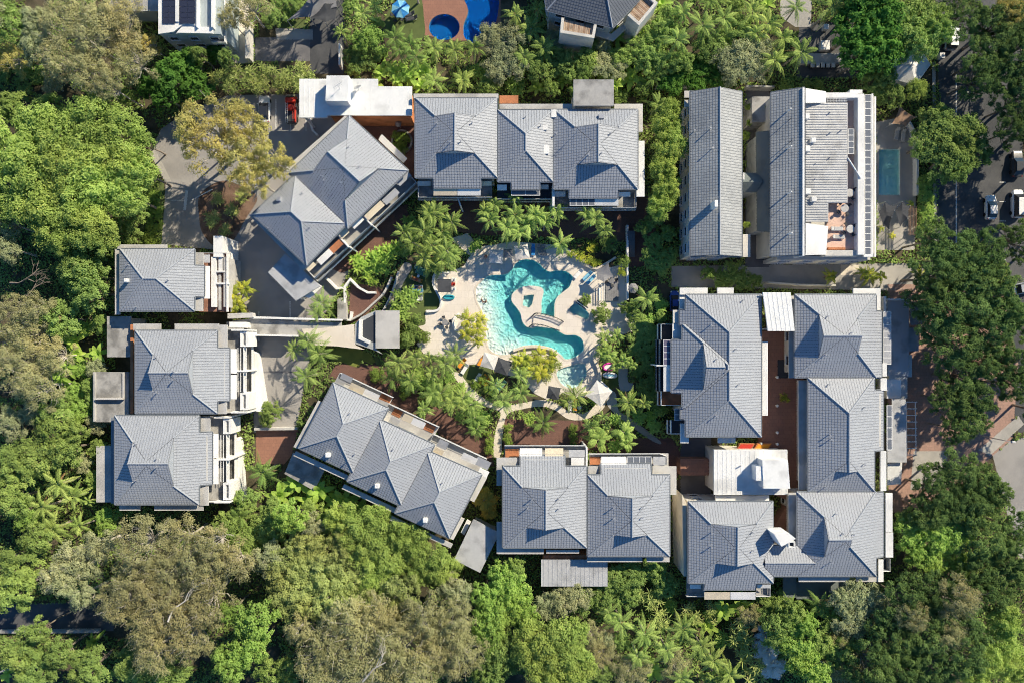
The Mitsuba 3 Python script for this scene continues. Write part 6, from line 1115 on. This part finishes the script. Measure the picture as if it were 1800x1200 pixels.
def table_set(u, v, z, label, rz=0.0, r=.62, m='m_ledge', chairs=4):
    k = thing('round_table', label, 'table'); o = W(u, v, z); t = trimesh.creation.cylinder(r, .05, sections=16); t.apply_translation(o + [0, 0, .74]); part(k, 'tabletop', t, m); part(k, 'leg', cat([tube([o, o + [0, 0, .72]], .05, 6), tube([o, o + [0, 0, .04]], .28, 8)]), 'm_dark')
    for i in range(chairs):
        a = rz + i * 2 * math.pi / chairs; side = ['right', 'upper right', 'upper', 'upper left', 'left', 'lower left', 'lower', 'lower right'][int(round(a / (math.pi / 4))) % 8]
        c = thing('chair', f'dark chair on the {side} side of the ' + label.replace('round grey ', '').replace('round ', '').replace('on the deck left of the yellow palms', 'left of the yellow palms').replace('under the dark eastern', 'under the eastern'), 'chair', 'dark chairs round the outdoor tables'); p = o + [math.cos(a) * (r + .35), math.sin(a) * (r + .35), 0]
        part(c, 'seat', moved(rbox([0, 0, .44], [.46, .46, .05], .02), p, a), 'm_shade_dark'); part(c, 'backrest', moved(rbox([.23, 0, .68], [.05, .44, .42], .02), p, a), 'm_shade_dark'); part(c, 'legs', moved(cat([box([x, y, .21], [.04, .04, .42]) for x in (-.2, .2) for y in (-.2, .2)]), p, a), 'm_dark')
for u, v, lb in ((1490, 341, 'topmost round grey table on the salmon terrace'), (1481, 368, 'middle round grey table on the salmon terrace'), (1491, 404, 'lowest round grey table on the salmon terrace')): table_set(u, v, 8.02, lb, .6)
table_set(783, 567, .02, 'round table on the deck left of the yellow palms', .3, .5, 'm_shade_grey'); table_set(700, 30, .02, 'round table under the blue umbrella', .5, .6, 'm_shade_dark', 5); table_set(1074, 494, .02, 'round table under the dark eastern shade sail', .2, .5, 'm_shade_grey', 4)
for u, v, lb, r in ((781, 485, 'small white round table above the black shelter', .35), (1018, 715, 'white round side table by the single orange lounger', .35), (736, 486, 'small white stool between green and orange loungers', .25)):
    k = thing('side_table', lb, 'table'); o = W(u, v, .03); t = trimesh.creation.cylinder(r, .04, sections=14); t.apply_translation(o + [0, 0, .5]); part(k, 'tabletop', t, 'm_white'); part(k, 'leg', tube([o, o + [0, 0, .48]], .05, 6), 'm_white')
for u, v, lb, m in ((797, 500, 'red cushioned deck seat beside the black shelter', 'm_red'), (797, 492, 'upper white deck seat beside the black shelter', 'm_towel_white'), (797, 508, 'lower white deck seat beside the black shelter', 'm_towel_white')):
    k = thing('outdoor_chair', lb, 'chair'); o = W(u, v, .03); part(k, 'seat', rbox(o + [0, 0, .3], [.6, .55, .14], .04), m); part(k, 'backrest', rbox(o + [.28, 0, .5], [.1, .55, .4], .03), m); part(k, 'legs', cat([box(o + [x, y, .12], [.05, .05, .24]) for x in (-.22, .22) for y in (-.2, .2)]), 'm_rail')
def inflatable(u, v, label, a, b, rz, m1, m2, z=.06):
    k = thing('inflatable', label, 'pool float'); o = W(u, v, z); t = np.linspace(0, 2 * math.pi, 21); ring = tube(np.column_stack([a * np.cos(t), b * np.sin(t), t * 0 + .16]), .16, 8, cap=False); part(k, 'ring', moved(ring, o, rz), m1, smooth=True)
    th = np.arange(18) / 18 * 2 * math.pi; part(k, 'floor', moved(prism_xy(np.column_stack([(a - .08) * np.cos(th), (b - .08) * np.sin(th)]), .04, .14), o, rz), m2)
inflatable(789, 523, 'turquoise oval inflatable on the deck below the black shelter', .85, .30, 0, 'm_teal', 'm_teal'); inflatable(1070, 644, 'pink and white inflatable ring on the shaded lawn', .95, .55, .15, 'm_pink', 'm_towel_white'); inflatable(1072, 659, 'white oval inflatable on the shaded lawn', 1.1, .36, -.05, 'm_towel_white', 'm_lightblue')
# ---------------------------------------------------------------- people
import manifold3d as m3
def body(J, R, bones):
    ms = []
    for a, b in bones:
        pts = []
        for j in (a, b): s = trimesh.creation.icosphere(2, radius=R[j]); pts.append(np.asarray(s.vertices) + J[j])
        ms.append(m3.Manifold.hull_points(np.vstack(pts)))
    u = m3.Manifold.batch_boolean(ms, m3.OpType.Add).refine_to_length(.05).to_mesh()
    m = trimesh.Trimesh(u.vert_properties[:, :3], u.tri_verts); trimesh.smoothing.filter_taubin(m, iterations=8); return m
def person(o, rz, label, pose='lie', skin='m_skin', cloth='m_swim'):
    """lying on the back, head towards +x; or sitting; or floating upright"""
    k = thing('person', label, 'person')
    if pose == 'lie':
        J = dict(head=(.80, 0, .26), chin=(.70, 0, .20), neck=(.62, 0, .12), chest=(.42, 0, .10), waist=(.12, 0, .08), hip=(-.08, 0, .09), sl=(.50, .18, .09), sr=(.50, -.18, .09), el=(.24, .30, .06), er=(.24, -.30, .06), hl=(.0, .30, .07), hr=(.0, -.28, .07), fl=(-.10, .31, .07), fr=(-.10, -.29, .07), tl=(-.10, .09, .09), tr=(-.10, -.09, .09), kl=(-.50, .12, .14), kr=(-.50, -.11, .08), al=(-.90, .11, .06), ar=(-.90, -.12, .06), ol=(-.93, .12, .16), orr=(-.93, -.13, .16))
    elif pose == 'sit':
        J = dict(head=(0, 0, .80), chin=(-.06, 0, .70), neck=(0, 0, .58), chest=(0, 0, .42), waist=(.02, 0, .2), hip=(.02, 0, .1), sl=(0, .19, .5), sr=(0, -.19, .5), el=(-.1, .27, .28), er=(-.12, -.27, .28), hl=(-.32, .2, .2), hr=(-.34, -.2, .2), fl=(-.4, .18, .19), fr=(-.42, -.18, .19), tl=(0, .1, .1), tr=(0, -.1, .1), kl=(-.42, .14, .16), kr=(-.42, -.13, .16), al=(-.5, .14, -.26), ar=(-.5, -.13, -.26), ol=(-.64, .15, -.29), orr=(-.64, -.14, -.29))
    else:
        J = dict(head=(0, 0, .22), chin=(.08, 0, .12), neck=(0, 0, .02), chest=(-.02, 0, -.16), waist=(-.06, 0, -.4), hip=(-.1, 0, -.5), sl=(0, .19, -.06), sr=(0, -.19, -.06), el=(.2, .36, -.1), er=(.18, -.38, -.1), hl=(.42, .42, -.06), hr=(.4, -.44, -.06), fl=(.52, .44, -.06), fr=(.5, -.46, -.06), tl=(-.1, .09, -.52), tr=(-.1, -.09, -.52), kl=(-.3, .12, -.8), kr=(-.2, -.12, -.82), al=(-.62, .12, -.9), ar=(-.55, -.12, -.95), ol=(-.7, .12, -.98), orr=(-.64, -.12, -1.02))
    J = {a: np.array(b, float) for a, b in J.items()}; R = dict(head=.105, chin=.065, neck=.06, chest=.125, waist=.11, hip=.125, sl=.065, sr=.065, el=.045, er=.045, hl=.033, hr=.033, fl=.028, fr=.028, tl=.085, tr=.085, kl=.06, kr=.06, al=.042, ar=.042, ol=.035, orr=.035)
    m = body(J, R, [('head', 'chin'), ('head', 'neck'), ('neck', 'chest'), ('chest', 'waist'), ('waist', 'hip'), ('chest', 'sl'), ('chest', 'sr'), ('neck', 'sl'), ('neck', 'sr'), ('sl', 'el'), ('sr', 'er'), ('el', 'hl'), ('er', 'hr'), ('hl', 'fl'), ('hr', 'fr'), ('hip', 'tl'), ('hip', 'tr'), ('tl', 'kl'), ('tr', 'kr'), ('kl', 'al'), ('kr', 'ar'), ('al', 'ol'), ('ar', 'orr')])
    part(k, 'body', moved(m, o, rz), skin, smooth=True)
    h = trimesh.creation.icosphere(2, radius=.122); h.apply_translation(J['head'] + (J['head'] - J['chin']) * .22); part(k, 'hair', moved(h, o, rz), 'm_hair', smooth=True)
    s = body({a: J[a] for a in ('waist', 'hip', 'tl', 'tr', 'kl', 'kr')} | {'ml': J['tl'] * .6 + J['kl'] * .4, 'mr': J['tr'] * .6 + J['kr'] * .4}, dict(waist=.115, hip=.14, tl=.10, tr=.10, ml=.09, mr=.09, kl=.07, kr=.07), [('waist', 'hip'), ('hip', 'tl'), ('hip', 'tr'), ('tl', 'ml'), ('tr', 'mr')]); part(k, 'shorts', moved(s, o, rz), cloth, smooth=True)
person(W(733, 505, .42), 0, 'person in dark swimwear lying on the topmost white lounger', 'lie', 'm_skin', 'm_swim'); person(W(733, 518, .42), 0, 'tanned person in dark shorts lying on a white lounger', 'lie', 'm_skin_tan', 'm_swim'); person(W(733, 492, .42), -.35, 'person in red shorts lying on the orange towel', 'lie', 'm_skin', 'm_swim_red')
person(W(855, 450, .42), 1.0, 'person in red shorts sitting beside the pale north-western umbrella', 'sit', 'm_skin', 'm_swim_red'); k = thing('pool_stool', 'low white stool under the sitting person', 'stool'); o = W(855, 450, 0); part(k, 'seat', rbox(o + [0, 0, .36], [.42, .42, .08], .03), 'm_white'); part(k, 'legs', cat([box(o + [x, y, .17], [.04, .04, .31]) for x in (-.16, .16) for y in (-.16, .16)]), 'm_white')
person(W(847.5, 528, -.12), .6, 'left dark-haired swimmer at the western pool end', 'swim', 'm_skin_tan'); person(W(854, 531, -.12), 2.4, 'right dark-haired swimmer at the western pool end', 'swim', 'm_skin')
# ---------------------------------------------------------------- vehicles
def car(u, v, rz, label, paint, L=4.4, Wd=1.8, Hh=1.5, van=False, glass_roof=False):
    k = thing('parked_car', label, 'car'); o = W(u, v, .02); h = Wd / 2; MV = lambda m: moved(m, o, rz)
    def ring(x, w, z0, z1, r=.16): return [[x, s * y, z] for s in (-1, 1) for y, z in ((w - r * .4, z0), (w, z0 + r), (w, z1 - r), (w - r, z1))]
    lo = cat([hull(ring(-L / 2, h * .80, .35, .85) + ring(-L / 2 + .25, h * .96, .22, .98) + ring(-.6, h, .2, 1.0)), hull(ring(-.6, h, .2, 1.0) + ring(.6, h, .2, .98)), hull(ring(.6, h, .2, .98) + ring(L / 2 - .4, h * .95, .22, .88) + ring(L / 2, h * .74, .35, .72))]); part(k, 'body', MV(lo), paint, smooth=35)
    xb, xf, rb, rf = (-L / 2 + .12, L / 2 - .75, -L / 2 + .35, L / 2 - 1.5) if van else (-L / 2 + .25, .95, -L / 2 + .85, .15)
    part(k, 'window', MV(hull([[xb, s * (h - .12), .95] for s in (-1, 1)] + [[xf, s * (h - .14), .93] for s in (-1, 1)] + [[rb, s * (h - .30), Hh - .05] for s in (-1, 1)] + [[rf, s * (h - .30), Hh - .05] for s in (-1, 1)])), 'm_glass_dark')
    part(k, 'roof', MV(rbox([(rb + rf) / 2, 0, Hh - .02], [rf - rb + .1, Wd - .56, .07], .03)), 'm_glass_dark' if glass_roof else paint)
    for x in (-L / 2 + .82, L / 2 - .85):
        for s in (-1, 1): t = trimesh.creation.cylinder(.33, .22, sections=18); t.apply_transform(trimesh.transformations.rotation_matrix(math.pi / 2, [1, 0, 0])); t.apply_translation([x, s * (h - .10), .33]); part(k, 'wheel', MV(t), 'm_tyre')
    for s in (-1, 1): part(k, 'headlight', MV(rbox([L / 2 - .16, s * h * .62, .68], [.26, .34, .14], .05)), 'm_lamp'); part(k, 'tail_light', MV(rbox([-L / 2 + .08, s * h * .72, .80], [.16, .24, .16], .04)), 'm_tail'); part(k, 'mirror', MV(rbox([.75, s * (h + .09), 1.0], [.16, .2, .13], .04)), paint)
    return k
car(467, 194, math.pi / 2, 'white hatchback with a dark glass roof in the shaded parking bay', 'm_paint_white', 4.4, 1.85, 1.55, glass_roof=True); car(1737, 366, math.pi / 2 + .02, 'small white car driving down the dappled street', 'm_paint_white', 4.0, 1.75); car(1667, 67, math.pi / 2 - .04, 'silver van half under trees at the top of the street', 'm_paint_silver', 4.6, 1.9, 1.9, van=True)
car(1783, 290, math.pi / 2, 'dark car parked at the right edge', 'm_paint_dark', 4.3); car(1784, 360, math.pi / 2, 'white van parked below the dark car at the right edge', 'm_paint_white', 4.6, 1.85, 1.9, van=True); car(1799, 506, .2, 'silver car cut by the right edge', 'm_paint_silver'); car(1184, 530, math.pi / 2, 'blue car in the shade left of the eastern court', 'm_paint_blue', 3.4, 1.5)
k = thing('work_truck', 'red work truck with white ladders beside the white roof', 'truck'); o = W(515, 196, .02); MV = lambda m: moved(m, o, math.pi / 2)
part(k, 'bed', MV(rbox([-.3, 0, .75], [3.9, 1.7, .5], .06)), 'm_dark'); part(k, 'side_panel', MV(rbox([-.9, -.7, 1.1], [2.6, .25, .35], .05)), 'm_red'); part(k, 'cab', MV(hull([[1.6, s * .85, .5] for s in (-1, 1)] + [[2.2, s * .78, .55] for s in (-1, 1)] + [[1.6, s * .7, 1.9] for s in (-1, 1)] + [[2.0, s * .7, 1.3] for s in (-1, 1)] + [[1.0, s * .7, 1.9] for s in (-1, 1)] + [[.9, s * .85, .5] for s in (-1, 1)])), 'm_red'); part(k, 'windscreen', MV(hull([[1.72, s * .62, 1.82] for s in (-1, 1)] + [[2.08, s * .66, 1.32] for s in (-1, 1)] + [[1.78, s * .62, 1.86] for s in (-1, 1)] + [[2.14, s * .66, 1.36] for s in (-1, 1)])), 'm_glass_dark')
part(k, 'engine', MV(rbox([.2, .1, 1.25], [.9, 1.0, .6], .08)), 'm_red'); part(k, 'tray', MV(rbox([-1.4, .1, 1.08], [1.3, 1.1, .14], .03)), 'm_dark')
for y in (.55, -.62): part(k, 'ladder', MV(cat([tube([[-2.4, y + s * .16, 1.55], [1.2, y + s * .16, 1.62]], .035, 5) for s in (-1, 1)] + [tube([[x, y - .16, 1.57], [x, y + .16, 1.57]], .02, 4) for x in np.arange(-2.2, 1.2, .3)])), 'm_white' if y > 0 else 'm_red')
for x in (-1.5, 1.5):
    for s in (-1, 1): t = trimesh.creation.cylinder(.4, .26, sections=18); t.apply_transform(trimesh.transformations.rotation_matrix(math.pi / 2, [1, 0, 0])); t.apply_translation([x, s * .78, .4]); part(k, 'wheel', MV(t), 'm_tyre')
# ---------------------------------------------------------------- small things
for i in range(5):
    k = thing('wheelie_bin', f"pale-lidded bin in the shaded yard, {['leftmost', 'second', 'middle', 'fourth', 'rightmost'][i]} of the row", 'bin', 'bins in the shaded yard'); o = W(1424 + i * 9, 119, .02)
    part(k, 'body', hull([[o[0] + x * .26, o[1] + y * .28, .1] for x in (-1, 1) for y in (-1, 1)] + [[o[0] + x * .31, o[1] + y * .36, 1.0] for x in (-1, 1) for y in (-1, 1)]), 'm_shade_dark'); part(k, 'lid', rbox([o[0], o[1], 1.04], [.66, .76, .09], .04), 'm_ledge')
for u, v, s, lb in ((1448, 52, .75, 'small white box in the shaded yard'), (1446, 84, 1.4, 'large white square crate in the shaded yard'), (1650, 102, .8, 'white cabinet beside the van')): k = thing('storage_box', lb, 'box'); o = W(u, v, 0); part(k, 'body', rbox(o + [0, 0, .5], [s, s * 1.05, 1.0], .05), 'm_ledge'); part(k, 'lid', rbox(o + [0, 0, 1.04], [s + .06, s * 1.05 + .06, .08], .03), 'm_white')
single('planter_wall', prism(rect(1405, 94, 1480, 112), 0, .9), 'm_concrete', 'concrete planter block in the shaded yard', 'planter')
for u, v, du, dv, lb in ((1727, 33, -20, -2, 'street lamp at the top of the street'), (1715, 158, -16, 5, 'street lamp above the round street tree'), (1768, 774, 14, 2, 'street lamp beside the lower street bend')):
    k = thing('street_lamp', lb, 'street lamp'); b = W(u, v, 6.5); e = W(u + du, v + dv, 6.8); part(k, 'pole', tube([b * [1, 1, 0], b * [1, 1, .6], b], [.09, .07, .05], 8), 'm_metal'); part(k, 'arm', tube([b - [0, 0, .1], e], .04, 6), 'm_metal'); part(k, 'lamp_head', rbox(e, [.6, .3, .12], .05, math.atan2(dv, -du)), 'm_white')
k = thing('trellis_pergola', 'timber slat pergola at the end of the lap pool', 'pergola')
for i in range(6): part(k, 'slat', tube([W(1598 + i * 2.6, 362, 2.5), W(1598 + i * 2.6, 414, 2.5)], .07, 4), 'm_timber')
for u, v in ((1598, 364), (1611, 364), (1598, 412), (1611, 412)): part(k, 'post', tube([W(u, v, 0), W(u, v, 2.45)], .07, 6), 'm_timber')
k = thing('deck_shelter', 'dark timber deck with white posts east of the pool', 'deck')
for i in range(7): part(k, 'board', prism(rect(1065 + i * 3.2, 495, 1068 + i * 3.2, 529), .1, .3), 'm_shade_grey')
for i in range(3): part(k, 'rail', cat([tube([W(1053 + i * 4.5, 498, .9), W(1053 + i * 4.5, 529, .9)], .09, 6), tube([W(1053 + i * 4.5, 499, 0), W(1053 + i * 4.5, 499, .9)], .05, 5), tube([W(1053 + i * 4.5, 528, 0), W(1053 + i * 4.5, 528, .9)], .05, 5)]), 'm_white')
k = thing('planter_box', 'long white planter with a small bush beside the plunge pool', 'planter'); part(k, 'box', wallstrip([(1014, 530), (1032, 543)], .5, 0, .55, smooth=False), 'm_dark'); part(k, 'rim', wallstrip([(1014, 531), (1032, 544)], .16, .55, .6, smooth=False), 'm_white')
for i, (u, v) in enumerate(((1301, 779), (1331, 779))): k = thing('planter_box', f"orange tiled planter on the court edge, the {('left', 'right')[i]} one", 'planter'); part(k, 'box', prism([(u, v), (u + 26, v), (u + 20, v + 10), (u - 6, v + 10)], 2.6, 3.3), 'm_terracotta'); part(k, 'soil', prism([(u + 1.5, v + 1), (u + 24, v + 1), (u + 18.5, v + 9), (u - 3.5, v + 9)], 3.3, 3.34), 'm_orange' if i else 'm_red')
for i, (u, v) in enumerate(((1336, 778), (1364, 759), (1364, 779), (1364, 712), (1364, 762 - 100))): k = thing('bollard_lamp', f"white round bollard lamp on the court edge, {['beside the planters', 'second from below', 'lowest', 'upper', 'topmost'][i]}", 'lamp'); o = W(u, v, 2.6); part(k, 'post', tube([o, o + [0, 0, .5]], .12, 8), 'm_white'); s = trimesh.creation.icosphere(2, radius=.24); s.apply_translation(o + [0, 0, .62]); part(k, 'globe', s, 'm_white', smooth=True)
def bare_limb(u, v, z, label, seed, ln=4.5, az=.8, m='m_bark_pale'):
    r = np.random.default_rng(seed); k = thing('bare_branch', label, 'branch'); o = W(u, v, z)
    def fork(a, az_, L, rad, dep):
        d = np.array([math.cos(az_), math.sin(az_), r.uniform(-.05, .25)]); b = a + d * L; mid = (a + b) / 2 + r.normal(size=3) * L * .07; out = [tube([a, mid, b], [rad, rad * .8, rad * .5], 6, cap=False)]
        if dep:
            for q in range(r.integers(2, 4)): out += fork(mid + (b - mid) * r.uniform(.1, 1), az_ + r.uniform(-.75, .75), L * r.uniform(.45, .75), rad * .5, dep - 1)
        return out
    s = o - np.array([math.cos(az), math.sin(az), 0]) * ln * .5; part(k, 'limb', cat(fork(s - [0, 0, .8], az, ln * .55, .15, 3)), m, smooth=50)
bare_limb(322, 1060, 13.3, 'forked white bare limb showing through the olive forest stand', 3, 8.0, .85); bare_limb(675, 1165, 13.6, 'long pale bare limb in the brown stand at the bottom edge', 4, 9.0, .75); bare_limb(8, 1178, 7, 'white bare trunk in the bottom left corner', 5, 5, .45); bare_limb(262, 852, 6, 'pale twigs below the western row', 6, 2.5, .3); bare_limb(452, 325, 6.5, 'thick pale trunk leaning out below the golden gum', 7, 5.5, -.95)
bare_limb(45, 490, 8.5, 'grey dead branch tangle in a gap of the western crowns', 9, 6, .2, 'm_bark'); bare_limb(60, 505, 8.2, 'second grey dead branch in the western gap', 10, 5, .7, 'm_bark'); bare_limb(390, 945, 9, 'pale twigs at the northern rim of the olive stand', 11, 4, .9)
